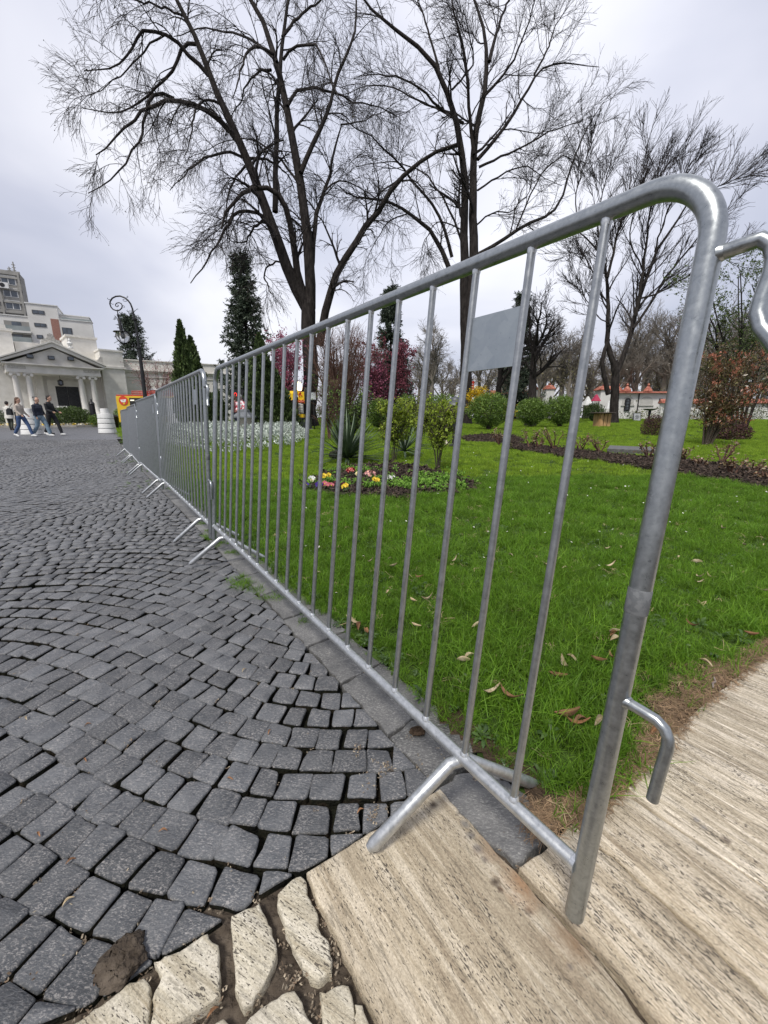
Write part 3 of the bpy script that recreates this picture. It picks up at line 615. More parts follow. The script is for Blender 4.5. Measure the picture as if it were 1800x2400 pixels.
Ps = lawn_points(0.6, 5.0, 42); Ps[:, 2] += 0.018
prop(scatter('straw', Ps, variants('straw_bits', [sliver(5, .03, .045, .0022) for _ in range(5)], M_straw), RNG.uniform(.5, 1.0, len(Ps)), .3), 'dry straw coloured stalks lying in the lawn', 'straw', kind='stuff')
Pn = []
while len(Pn) < 520:
    x = random.uniform(0.3, 1.7); d = abs(random.gauss(0, 0.5)); w = np.interp(x, [0.3, 0.5, 0.62, 0.85, 1.0, 1.25, 1.7], [.05, .02, .02, .12, .11, .03, .01])
    y = float(trav_line_y(x))+d*w*1.1-0.006
    Pn.append((x, y, float(H(x, y))+0.001))
prop(scatter('dead_needles', Pn, ned, RNG.uniform(0.5, 1.0, len(Pn)), 0.15), 'brown dead needles and earth between the lawn and the travertine path', 'litter', kind='stuff')
prop(grid('bare_earth', gs(0.15, 2.2, 90), gs(0.5, 2.2, 90), 0.0015, M_dirt, keep=lambda x, y: in_lawn(x+0.008, y+0.01) & (bare(x, y) | (kerb_d(x, y) < 0.215))), kind='structure')
# moss and crumbs in the joints of the setts
crumb = variants('crumbs', [sliver(7, 0.012, 0.006, 0.003) for _ in range(4)], mat('crumbs', (0.10, 0.06, 0.035), (0.35, 0.30, 0.22), scale=60, rough=0.9, rnd=0.5))
Pc = []
for _ in range(420):
    u, v = random.uniform(0, 1300), random.uniform(1350, 2400)
    p = gp(u, v)
    if p[1] < 3 and kerb_d(p[0], p[1]) < 0.1: Pc.append((p[0], p[1], -0.010))
for u, v, n in [(905, 1800, 10), (860, 1840, 10), (835, 1770, 6), (1040, 1760, 10), (1010, 1830, 8), (880, 1900, 8), (1120, 1830, 6), (960, 1730, 6), (985, 1790, 8)]:
    for _ in range(n): p = gp(u+random.gauss(0, 9), v+random.gauss(0, 9)); Pc.append((p[0], p[1], -0.006))
prop(scatter('joint_crumbs', Pc, crumb, RNG.uniform(0.4, 1.0, len(Pc)), 0.2), 'crumbs of bark and soil in the joints of the setts', 'litter', kind='stuff')
# daisies
V, F = [], []
def daisy(b, c, r):
    for ring, rr, z in ((0, r, 0), (1, r*.45, .001)):
        pass
dv = []
dm = MB()
for _ in range(210):
    u, v = random.uniform(700, 1800), 1030+abs(random.gauss(0, 130))
    if v > 1900: continue
    p = gp(u, v)
    if not in_lawn(p[0], p[1]) or bool(in_beds(np.array([p[0]]), np.array([p[1]]))[0]): continue
    r = 0.0065 if p[1] < 4 else 0.009; c = (p[0], p[1], float(H(p[0], p[1]))+random.uniform(.03, .05))
    tx, ty = random.gauss(0, .3), random.gauss(0, .3)
    ring = [(c[0]+r*(1 if k % 2 else .7)*math.cos(k*math.pi/6), c[1]+r*(1 if k % 2 else .7)*math.sin(k*math.pi/6), c[2]+tx*r*math.cos(k*math.pi/6)+ty*r*math.sin(k*math.pi/6)) for k in range(12)]
    dm.cm = 0; dm.add(ring, [tuple(range(12))]); dm.cm = 1
    dm.add([(c[0]+r*.3*math.cos(k*math.pi/3), c[1]+r*.3*math.sin(k*math.pi/3), c[2]+.002) for k in range(6)], [tuple(range(6))])
M_white = mat('petal_white', (0.75, 0.75, 0.72), rough=0.6); M_yel = mat('petal_yellow', (0.75, 0.50, 0.02), (0.80, 0.60, 0.04), scale=40, rough=0.6)
prop(dm.build('daisies', [M_white, M_yel]), 'tiny white daisies dotted through the lawn', 'flowers', kind='stuff')
# fallen leaves, each a curled dry leaf
M_leafdry = mat('dry_leaf_pale', (0.33, 0.25, 0.14), (0.52, 0.44, 0.30), scale=60, rough=0.8, objrnd=0.25, bump=0.4, bscale=150, bdist=0.003)
M_leafbrown = mat('dry_leaf_brown', (0.17, 0.08, 0.035), (0.33, 0.18, 0.09), scale=60, rough=0.8, objrnd=0.25, bump=0.4, bscale=150, bdist=0.003)
def leaf_mesh(l, w, curl, bend):
    V, F = [], []; n = 9
    for i in range(n):
        t = i/(n-1); ww = w*math.sin(math.pi*min(1, t*0.94+0.05))**0.7/2; x = (t-.5)*l; z0 = bend*(4*(t-.5)**2)*l; yo = 0.18*l*math.sin(2.2*t)
        for s in (-1, -.45, 0, .45, 1): V.append((x, yo+s*ww*(1-0.3*curl), z0+curl*ww*1.3*s*s+0.0006*math.sin(9*t+4*s)))
    for i in range(n-1):
        for k in range(4): F.append((i*5+k, i*5+k+1, i*5+k+6, i*5+k+5))
    me = bpy.data.meshes.new('fallen_leaf'); me.from_pydata(V, [], F); me.update(); return me
LM = [leaf_mesh(0.038, 0.015, 0.9, 0.22), leaf_mesh(0.045, 0.013, 0.5, 0.35), leaf_mesh(0.034, 0.017, 1.1, 0.1), leaf_mesh(0.03, 0.010, 0.8, -0.2), leaf_mesh(0.05, 0.011, 1.0, 0.4)]
for i, me in enumerate(LM):
    me.polygons.foreach_set('use_smooth', [True]*len(me.polygons)); me.materials.append(M_leafdry)
LMb = []
for me in LM:
    c = me.copy(); c.materials.clear(); c.materials.append(M_leafbrown); LMb.append(c)
def leaf(u, v, rz, brown=False, sc=1.0, zoff=None, label=None, k=None, grp=None, tilt=0.25):
    p = gp(u, v); me = random.choice(LMb if brown else LM) if k is None else (LMb if brown else LM)[k]
    o = bpy.data.objects.new('fallen_leaf', me); COL.objects.link(o)
    lawn = kerb_d(p[0], p[1]) > wk and p[1] > float(trav_line_y(p[0]))
    z = (0.034 if lawn else 0.006) if zoff is None else zoff
    o.location = (p[0], p[1], float(H(p[0], p[1]))+z); o.rotation_euler = (random.gauss(0, tilt), random.gauss(0, tilt), rz); o.scale = (sc*(1.25 if lawn else 1),)*3
    return prop(o, label or ('pale dry leaf lying curled in the short lawn grass' if not brown else 'brown dry leaf lying curled in the short lawn grass'), 'leaf', grp or ('pale leaves fallen on the lawn' if not brown else 'brown leaves fallen on the lawn'))
for u, v, rz, b, s in [(725, 1370, .6, 0, 1), (745, 1360, .3, 0, .8), (845, 1490, 1.3, 1, 1.2), (835, 1475, 2.2, 0, 1), (860, 1500, 1.7, 1, 1), (924, 1340, 2.5, 0, 1), (915, 1322, .2, 0, .9), (870, 1330, .5, 0, .7), (970, 1425, 2.0, 0, .9), (908, 1405, .9, 0, .6), (1005, 1422, .4, 0, .9),
                       (1068, 1327, .6, 0, 1), (1085, 1570, 2.8, 0, 1), (1100, 1563, .3, 0, .9), (975, 1485, 2.6, 0, .8), (980, 1370, 2.3, 1, .8), (1120, 1487, .2, 0, 1), (1270, 1330, 2.4, 0, 1), (1283, 1340, .3, 0, 1), (1325, 1345, .2, 0, 1.1), (1432, 1342, .1, 0, 1.2), (1197, 1312, 1.9, 0, .9),
                       (1340, 1560, 1.9, 0, 1.3), (1328, 1580, 1.3, 0, 1.1), (1438, 1505, .1, 0, 1.1), (1440, 1522, .2, 0, 1.1), (1435, 1508, .4, 1, 1), (1155, 1650, .3, 0, 1.1), (1195, 1655, 2.2, 1, 1.2), (1305, 1605, 2.6, 1, 1.1), (1330, 1700, 2.7, 1, 1.4), (1360, 1715, .1, 1, 1.3), (1400, 1570, 2.3, 1, 1.0), (1434, 1562, 1.4, 1, .8),
                       (1630, 1332, 2.6, 0, 1.2), (1640, 1368, 1.4, 0, .9), (1637, 1382, 0, 0, .9), (1662, 1366, 1.8, 0, .7), (1693, 1250, 1.2, 0, .9), (1640, 1252, 2.6, 1, .7), (1742, 1290, .2, 0, .9), (1790, 1400, 2.2, 0, 1), (1622, 1483, 1.7, 1, .8), (1650, 1570, 2.0, 0, 1.1), (1755, 1505, 2.5, 1, .9), (1790, 1288, .3, 0, .8), (1420, 1300, .2, 0, 1), (1455, 1296, .9, 0, .9), (1590, 1320, .5, 0, .7), (1045, 1260, .4, 0, .8), (700, 1130, .4, 0, .8), (1170, 1195, 2, 0, .7), (1490, 1165, .2, 0, .8), (1400, 1720, .5, 0, 1.0)]:
    leaf(u, v, rz, bool(b), s)
leaf(1535, 1722, 0.2, True, 0.8, 0.01, 'orange brown leaf tip beside the bent lower hook of the nearest barrier', 2)
leaf(1345, 1712, 2.9, True, 1.0, 0.03, 'long curled orange brown leaf in dark grass left of the barrier end post', 4)
for u, v, rz, b, lab in [(95, 1955, 2.2, 1, 'tiny tan seed case on a dark cobblestone near the left picture edge'), (167, 2023, .6, 1, 'small orange leaf scrap on cobblestones left of the mud clod'), (540, 1826, 2.7, 1, 'orange leaf scrap in the joint between small cobblestones'), (573, 1573, .9, 0, 'pale sliver of leaf lying across a cobblestone joint'),
                         (633, 1718, 1.2, 1, 'reddish sliver of leaf between two cobblestones'), (202, 1782, 2.3, 1, 'tan seed case in a wide cobblestone joint'), (205, 1702, .3, 1, 'brown leaf sliver in a dark cobblestone joint'), (382, 1952, .1, 1, 'small tan leaf crumb between two big cobblestones'), (232, 2295, 1.4, 1, 'tan pod touching the mud clod on the cobblestones'),
                         (500, 2380, .6, 1, 'brown twig like pod beside the large white travertine piece'), (845, 1905, .4, 1, 'rusty leaf in the joint behind the small wedge cobblestone'), (65, 1683, 2.0, 0, 'white curled scrap between cobblestones at the left'), (160, 2118, .7, 0, 'straw coloured sliver on the large left cobblestones')]:
    leaf(u, v, rz, bool(b), 0.55 if b else 0.6, 0.005, lab, 3, 'leaf scraps on the paving', 0.1)
# twig by the path
p = gp(1672, 1610); m_ = MB(); m_.tube([(-.03, 0, 0), (-.01, .003, .004), (.012, -.002, .003), (.03, .004, .008)], [.0022, .003, .0026, .0018], 7); o = m_.build('twig', mat('twig_bark', (0.16, 0.12, 0.10), (0.28, 0.23, 0.2), scale=90, bump=.5), smooth=True)
o.location = (p[0], p[1], 0.012); o.rotation_euler = (0, .1, .8); prop(o, 'short grey broken twig on brown needles at the path edge', 'twig')
# ================================================================== BARRIERS
def galv(name, c1, c2, rough, metal, sc=26):
    m = bpy.data.materials.new(name); m.use_nodes = True; nt = m.node_tree; b = nt.nodes['Principled BSDF']; b.inputs['Metallic'].default_value = metal
    tc = nt.nodes.new('ShaderNodeTexCoord'); n = nt.nodes.new('ShaderNodeTexNoise'); n.inputs['Scale'].default_value = sc; n.inputs['Detail'].default_value = 8; n.inputs['Roughness'].default_value = 0.7; L(nt, tc.outputs['Object'], n.inputs['Vector'])
    vo = nt.nodes.new('ShaderNodeTexVoronoi'); vo.inputs['Scale'].default_value = sc*3.2; L(nt, tc.outputs['Object'], vo.inputs['Vector'])
    ad_ = N(nt, 'ShaderNodeMath', operation='MULTIPLY_ADD'); sp = nt.nodes.new('ShaderNodeSeparateColor'); L(nt, vo.outputs['Color'], sp.inputs[0]); L(nt, sp.outputs[0], ad_.inputs[0]); ad_.inputs[1].default_value = 0.16; L(nt, n.outputs['Fac'], ad_.inputs[2])
    cr = ramp(nt, [(0.40, c1), (0.72, c2)]); L(nt, ad_.outputs[0], cr.inputs[0])
    # drips and scuffs
    n4 = nt.nodes.new('ShaderNodeTexNoise'); n4.inputs['Scale'].default_value = 160; n4.inputs['Detail'].default_value = 4; L(nt, tc.outputs['Object'], n4.inputs['Vector'])
    c4 = ramp(nt, [(0.66, (1, 1, 1)), (0.74, (0.55, 0.55, 0.56))]); L(nt, n4.outputs['Fac'], c4.inputs[0])
    mm = N(nt, 'ShaderNodeMix', data_type='RGBA', blend_type='MULTIPLY'); mm.inputs[0].default_value = 0.7; L(nt, cr.outputs[0], mm.inputs[6]); L(nt, c4.outputs[0], mm.inputs[7]); L(nt, mm.outputs[2], b.inputs['Base Color'])
    rr = nt.nodes.new('ShaderNodeMapRange'); rr.inputs[1].default_value = 0.3; rr.inputs[2].default_value = 0.8; rr.inputs[3].default_value = rough-0.08; rr.inputs[4].default_value = rough+0.14; L(nt, n.outputs['Fac'], rr.inputs[0]); L(nt, rr.outputs[0], b.inputs['Roughness'])
    bp = nt.nodes.new('ShaderNodeBump'); bp.inputs['Strength'].default_value = 0.12; bp.inputs['Distance'].default_value = 0.001; L(nt, n.outputs['Fac'], bp.inputs['Height']); L(nt, bp.outputs[0], b.inputs['Normal'])
    m.diffuse_color = (*c2, 1); return m
M_galv = galv('galvanised_steel', (0.31, 0.332, 0.338), (0.41, 0.432, 0.437), 0.33, 0.9, 75)
M_bar = galv('galvanised_bar', (0.30, 0.315, 0.322), (0.39, 0.405, 0.412), 0.36, 0.85, 60)
M_plate = galv('galvanised_plate', (0.25, 0.285, 0.315), (0.33, 0.365, 0.39), 0.42, 0.55, 12)
M_foot = galv('galvanised_foot', (0.42, 0.437, 0.44), (0.56, 0.575, 0.58), 0.38, 0.8, 70)
M_weld = galv('weld', (0.5, 0.52, 0.53), (0.7, 0.72, 0.73), 0.35, 0.8, 160)
N_BAR, S_BAR, W_BAR = 19, 0.11357, 2.310
RT = 0.0131
def arc(c, r, a0, a1, n): return [(c[0]+r*math.cos(a0+(a1-a0)*i/n), 0, c[1]+r*math.sin(a0+(a1-a0)*i/n)) for i in range(n+1)]
def make_barrier():
    t = thing('crowd_barrier', 'nearest galvanised crowd control barrier, its right end post standing over the travertine slabs', 'barrier', group='crowd barriers linked along the kerb')
    rb = 0.074; zt = 1.073
    fr = MB()
    pts = [(0, 0, .083), (0, 0, .12), (0, 0, .5), (0, 0, zt-rb-.05)]+arc((rb, zt-rb), rb, math.pi, math.pi/2, 12)+[(.5, 0, zt), (1.2, 0, zt), (1.8, 0, zt)]+arc((W_BAR-rb, zt-rb), rb, math.pi/2, 0, 12)+[(W_BAR, 0, zt-rb-.05), (W_BAR, 0, .5), (W_BAR, 0, .083)]
    fr.tube(pts, RT, 20, cap=False); fo = fr.build('frame', M_galv, t, smooth=True)
    for s in (0, W_BAR): e = MB(); e.lathe([(RT*.98, .0835), (RT*.90, .0805), (RT*.55, .0785), (0.0001, .078)], 20, (s, 0, 0)); e.build('end_cap', M_galv, t, smooth=True)
    br = MB(); br.tube([(RT*.8, 0, .162), (.8, 0, .162), (1.6, 0, .162), (W_BAR-RT*.8, 0, .162)], 0.0112, 18); br.build('bottom_rail', M_foot, t, smooth=True)
    # bars: round rods flattened to a ridge on the two faces
    for i in range(N_BAR):
        b = MB(); s = 0.1245+S_BAR*i; prof = [(math.cos(a)*.0062*(1.0 if k % 4 else .93), math.sin(a)*.0066*(1.0 if k % 4 else .93)) for k, a in enumerate([2*math.pi*q/16 for q in range(16)])]
        b.prism([(s+x, y) for x, y in prof], .172, zt-RT*.9); b.build('bar', M_bar, t, smooth=True)
    w = MB()
    for i in range(N_BAR):
        s = 0.1245+S_BAR*i
        w.lathe([(.0066, .1695), (.0094, .1725), (.0084, .1765), (.0062, .1805)], 9, (s+random.uniform(-.001, .001), random.uniform(-.001, .001), random.uniform(-.0008, .0008))); w.lathe([(.0062, zt-RT-.006), (.0074, zt-RT-.002), (.0078, zt-RT+.003), (.006, zt-RT+.005)], 10, (s, 0, 0))
    for s, q in ((0, 1), (W_BAR, -1)):
        w.tube([(s+q*RT*.75, 0, .162), (s+q*(RT+.004), 0, .162)], [.0138, .0118], 14)
    prop(w.build('weld', M_weld, t, smooth=True), kind='stuff')
    pl = MB(); pl.box(.1245+S_BAR+.004, .1245+2*S_BAR-.004, -.0008, .0008, .889, .981); pl.build('sign_plate', M_plate, t)
    tp = MB(); tp.lathe([(RT+.0001, .562), (RT+.0006, .563), (RT+.0006, .594), (RT+.0001, .595)], 22); tape = tp.build('tape_mark', mat('tape_residue', (.115, .122, .126), (.165, .172, .175), scale=90, rough=.7, contrast=(.45, .55)), t, smooth=True)
    for s in (0.2475, W_BAR-0.2475):
        f = MB(); f.tube([(s+.046, .170, .003), (s+.043, .160, .010), (s+.006, .02, .148), (s, 0, .151), (s-.004, -.02, .148), (s-.034, -.200, .034), (s-.037, -.222, .024)], [.0075, .0128, .0118, .0116, .0118, .0122, .008], 16); f.build('foot', M_foot, t, smooth=True)
    up_ = MB(); up_.tube([(-.008, 0, .981), (-.03, 0, .9835), (-.043, -.001, .985), (-.052, -.003, .978), (-.0565, -.004, .965), (-.057, -.004, .95), (-.054, -.003, .925), (-.054, -.002, .912), (-.060, .0, .897), (-.070, .002, .884), (-.078, .002, .872)], .0078, 14)
    up_.tube([(-.009, 0, .981), (-.015, 0, .9815)], [.0100, .0078], 12); up_.build('upper_hook', M_galv, t, smooth=True)
    lo = MB(); lo.tube([(-.008, 0, .441), (-.03, 0, .4400), (-.046, 0, .4385), (-.056, 0, .433), (-.0615, 0, .424), (-.063, 0, .412), (-.0615, 0, .38), (-.060, 0, .335)], .0070, 14)
    lo.tube([(-.009, 0, .441), (-.015, 0, .441)], [.0100, .0078], 12); lo.build('lower_hook', M_galv, t, smooth=True)
    for z in (.93, .39): lp = MB(); lp.tube([(W_BAR+RT*.8, 0, z+.02), (W_BAR+.028, 0, z+.018), (W_BAR+.034, 0, z), (W_BAR+.028, 0, z-.018), (W_BAR+RT*.8, 0, z-.02)], .0045, 10); lp.build('loop', M_galv, t, smooth=True)
    return t
bar1 = make_barrier()
def orient(o, p, lean, yaw=0.0):
    a = math.atan2(E_[1], E_[0])+yaw
    e = Vector((math.cos(a), math.sin(a), 0)); n0 = Vector((math.sin(a), -math.cos(a), 0)); up = Vector((0, 0, 1))*math.cos(lean)+n0*math.sin(lean); n = e.cross(up)
    M = Matrix(((e.x, -n.x, up.x, p[0]), (e.y, -n.y, up.y, p[1]), (e.z, -n.z, up.z, p[2]), (0, 0, 0, 1)))
    # local y points to the lawn side
    M2 = Matrix(((e.x, n.x, up.x, p[0]), (e.y, n.y, up.y, p[1]), (e.z, n.z, up.z, p[2]), (0, 0, 0, 1)))
    M2.col[1] = Vector((*(up.cross(e)), 0)); o.matrix_world = M2
# local +y = up x e; flip so that the low foot end (-y) is on the paving
LAB = ['second crowd barrier from the camera, standing between the nearest panel and the third', 'third crowd barrier from the camera, its bars crowding together in the view', 'fourth crowd barrier from the camera, second from the far end of the row', 'farthest crowd barrier at the left end of the row']
orient(bar1, (0.2768, 0.4394, 0.0009), 0.101)
chk = bar1.matrix_world @ Vector((0.2, 1, 0))
flip = kerb_d(chk.x, chk.y) < 0
pos = [(0.2768, 0.4394)]
P0_ = np.array([-1.118, 2.440]); Ys = 2.440
starts = [np.array(gp(499, 1240, .1)[:2])]
q = np.array([-1.075, 2.40])
offs = [(0.0, 0.055), (0.012, 0.05), (-0.005, 0.045), (0.01, 0.05)]
q = np.array([-1.072, 2.372])
for i in range(4):
    b = copy_tree(bar1, label=LAB[i])
    z = float(H(q[0], q[1]))-0.004*(i > 0)
    orient(b, (q[0], q[1], z), offs[i][1], offs[i][0])
    a = math.atan2(E_[1], E_[0])+offs[i][0]; q = q+np.array([math.cos(a), math.sin(a)])*(W_BAR+0.03)
# ================================================================== TREES
def bark(name, c1, c2, sc=9):
    return mat(name, c1, c2, scale=sc, rough=0.9, bump=1.0, bscale=sc*3, stretch=(1, 1, 0.25), bdist=0.05, spec=0.2)
M_bark = bark('dark_bark', (0.014, 0.011, 0.010), (0.048, 0.041, 0.037))
M_twig = mat('twig_dark', (0.014, 0.011, 0.011), (0.032, 0.026, 0.025), scale=3, rough=0.9)
M_twig_r = mat('twig_russet', (0.085, 0.042, 0.032), (0.17, 0.095, 0.065), scale=3, rough=0.9)
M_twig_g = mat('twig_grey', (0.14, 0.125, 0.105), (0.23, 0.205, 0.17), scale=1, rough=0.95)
def resample(P, n):
    P = np.array(P, float); d = np.r_[0, np.cumsum(np.linalg.norm(np.diff(P, axis=0), axis=1))]; t = np.linspace(0, d[-1], n)
    # smooth with a small Catmull-like filter
    Q = np.stack([np.interp(t, d, P[:, k]) for k in range(3)], 1)
    if n > 5:
        K = Q.copy(); K[1:-1] = 0.25*Q[:-2]+0.5*Q[1:-1]+0.25*Q[2:]; Q = K
    return Q
def norm(a): return a/(np.linalg.norm(a, axis=-1, keepdims=True)+1e-12)
def tubes(P, r, sides):
    """P (M,n,3), r (M,n) -> verts, quads"""
    M, n, _ = P.shape; T = norm(np.gradient(P, axis=1)); ref = np.broadcast_to(np.array([0.13, 1.0, 0.07]), T.shape)
    bad = np.abs((norm(ref)*T).sum(-1, keepdims=True)) > 0.9; ref = np.where(bad, np.array([1.0, 0.1, 0.1]), ref)
    u = norm(np.cross(T, ref)); w = np.cross(T, u); a = 2*np.pi*np.arange(sides)/sides
    V = P[:, :, None, :]+r[:, :, None, None]*(np.cos(a)[None, None, :, None]*u[:, :, None, :]+np.sin(a)[None, None, :, None]*w[:, :, None, :])
    base = np.arange(M)[:, None, None]*n*sides+np.arange(n-1)[None, :, None]*sides; k = np.arange(sides)[None, None, :]; k2 = (k+1) % sides
    F = np.stack([base+k, base+k2, base+sides+k2, base+sides+k], -1).reshape(-1, 4)
    return V.reshape(-1, 3), F
def join(parts):
    VV, FF, b = [], [], 0
    for V, F in parts: VV.append(V); FF.append(F+b); b += len(V)
    return np.vstack(VV), np.vstack(FF)
def sprout(P, rad, k, fr, ln, ang, bend, npts=6, rr=0.55, wig=0.12, rmin=0.004, taper=0.35, up=None, flat=None, lenpow=1.0):
    """children of the polylines P (M,n,3): k each; bend = pull (vector) added along the child"""
    M, n, _ = P.shape; t = RNG.uniform(fr[0], fr[1], (M, k)); x = t*(n-1); i = np.minimum(x.astype(int), n-2); f = (x-i)[..., None]
    m = np.arange(M)[:, None]; A = P[m, i]; B = P[m, i+1]; st = A+(B-A)*f; tg = norm(B-A); r0 = (rad[m, i]*(1-f[..., 0])+rad[m, i+1]*f[..., 0])
    rv = norm(RNG.normal(size=(M, k, 3))); side = norm(np.cross(tg, rv)); th = RNG.normal(ang[0], ang[1], (M, k, 1))
    d = norm(tg*np.cos(th)+side*np.sin(th))
    if up is not None: d = norm(d+np.array(up))
    plen = np.linalg.norm(np.diff(P, axis=1), axis=2).sum(1)[:, None]
    Ls = RNG.uniform(ln[0], ln[1], (M, k))*(1-0.45*t)**lenpow
    pts = [st.reshape(-1, 3)]; d = d.reshape(-1, 3); step = (Ls/(npts-1)).reshape(-1, 1); bend = np.array(bend, float)
    for q in range(npts-1):
        pts.append(pts[-1]+d*step); d = norm(d+bend*(q+1)/(npts-1)+RNG.normal(0, wig, d.shape))
    C = np.stack(pts, 1); r1 = np.maximum((r0*rr).reshape(-1), rmin); tp = np.linspace(1, taper, npts)
    return C, np.maximum(r1[:, None]*tp[None, :], rmin*0.8)
def limb(pxs, Y, r0, r1, conv, dy=2.0, n=14, y0=0.0, pw=1.0, dys=None):
    """polyline of photograph pixels at distance Y, wandering in depth away from the trunk"""
    k = len(pxs); s = dys if dys is not None else random.uniform(-dy, dy); P = []
    for i, (u, v) in enumerate(pxs):
        uu, vv = conv(u, v); t = i/(k-1); P.append(ad(uu, vv, Y+y0+(s-y0)*t**1.2))
    return resample(P, n), np.linspace(1, 0, n)**pw*(r0-r1)+r1
def bare_tree(name, label, trunkpx, limbs, conv, Y, cfg, mt=None, mtw=None, group=None):
    t = thing(name, label, 'tree', tuple(gy(conv(*trunkpx[0][0][0])[0], Y)), group=group)
    off = np.array(t.location)
    tr = []
    for px, r0, r1 in trunkpx:
        P = [ad(*conv(u, v), Y) for u, v in px]; P[0] = P[0]*1.0
        g = gy(conv(*px[0])[0], Y); P.insert(0, np.array([P[0][0], P[0][1], g[2]-0.2])) if px is trunkpx[0][0] else None
        n = 18; Q = resample(P, n); rad = np.linspace(r0, r1, n)
        if px is trunkpx[0][0]: rad[0] *= 1.5; rad[1] *= 1.25; rad[2] *= 1.1
        Q[1:-1] += RNG.normal(0, r0*0.05, (n-2, 3)); tr.append(tubes(Q[None]-off, rad[None], 12))
    V, F = join(tr); fast('trunk', V, F, mt or M_bark, t)
    LP, LR = [], []
    for i, l in enumerate(limbs):
        P, r = limb(l[0], Y, l[1], l[2], conv, dy=cfg.get('dy', 2.0), dys=(l[3] if len(l) > 3 else None)); LP.append(P); LR.append(r)
        P = P.copy(); P[2:] += RNG.normal(0, 0.035, P[2:].shape)
        V, F = tubes(P[None]-off, r[None], 8); fast('limb', V, F, mt or M_bark, t)
    LP, LR = np.array(LP), np.array(LR); allp = []
    a = cfg['l1']; C1, R1 = sprout(LP, LR, **a); allp.append((C1, R1, 5))
    a = cfg['l2']; C2, R2 = sprout(C1, R1, **a); allp.append((C2, R2, 3))
    C2b, R2b = sprout(LP, LR, **cfg['l2b']) if 'l2b' in cfg else (None, None)
    if C2b is not None: allp.append((C2b, R2b, 3)); C2 = np.concatenate([C2, C2b]) if C2b.shape[1] == C2.shape[1] else C2; R2 = np.concatenate([R2, R2b]) if len(C2) > len(R2) else R2
    if 'l3' in cfg:
        C3, R3 = sprout(C2, R2, **cfg['l3']); allp.append((C3, R3, 3))
    if 'l4' in cfg:
        C4, R4 = sprout(C3, R3, **cfg['l4']); allp.append((C4, R4, 3))
    V, F = join([tubes(C-off, r, s) for C, r, s in allp]); o = fast('branches', V, F, mtw or M_twig, t); prop(o, kind='stuff')
    return t, (allp[-1][0]-off)
cA = lambda x, y: (x/2.074+100, y/2.074)
cB = lambda x, y: (x/1.659+800, y/1.659)
YA = 26.0
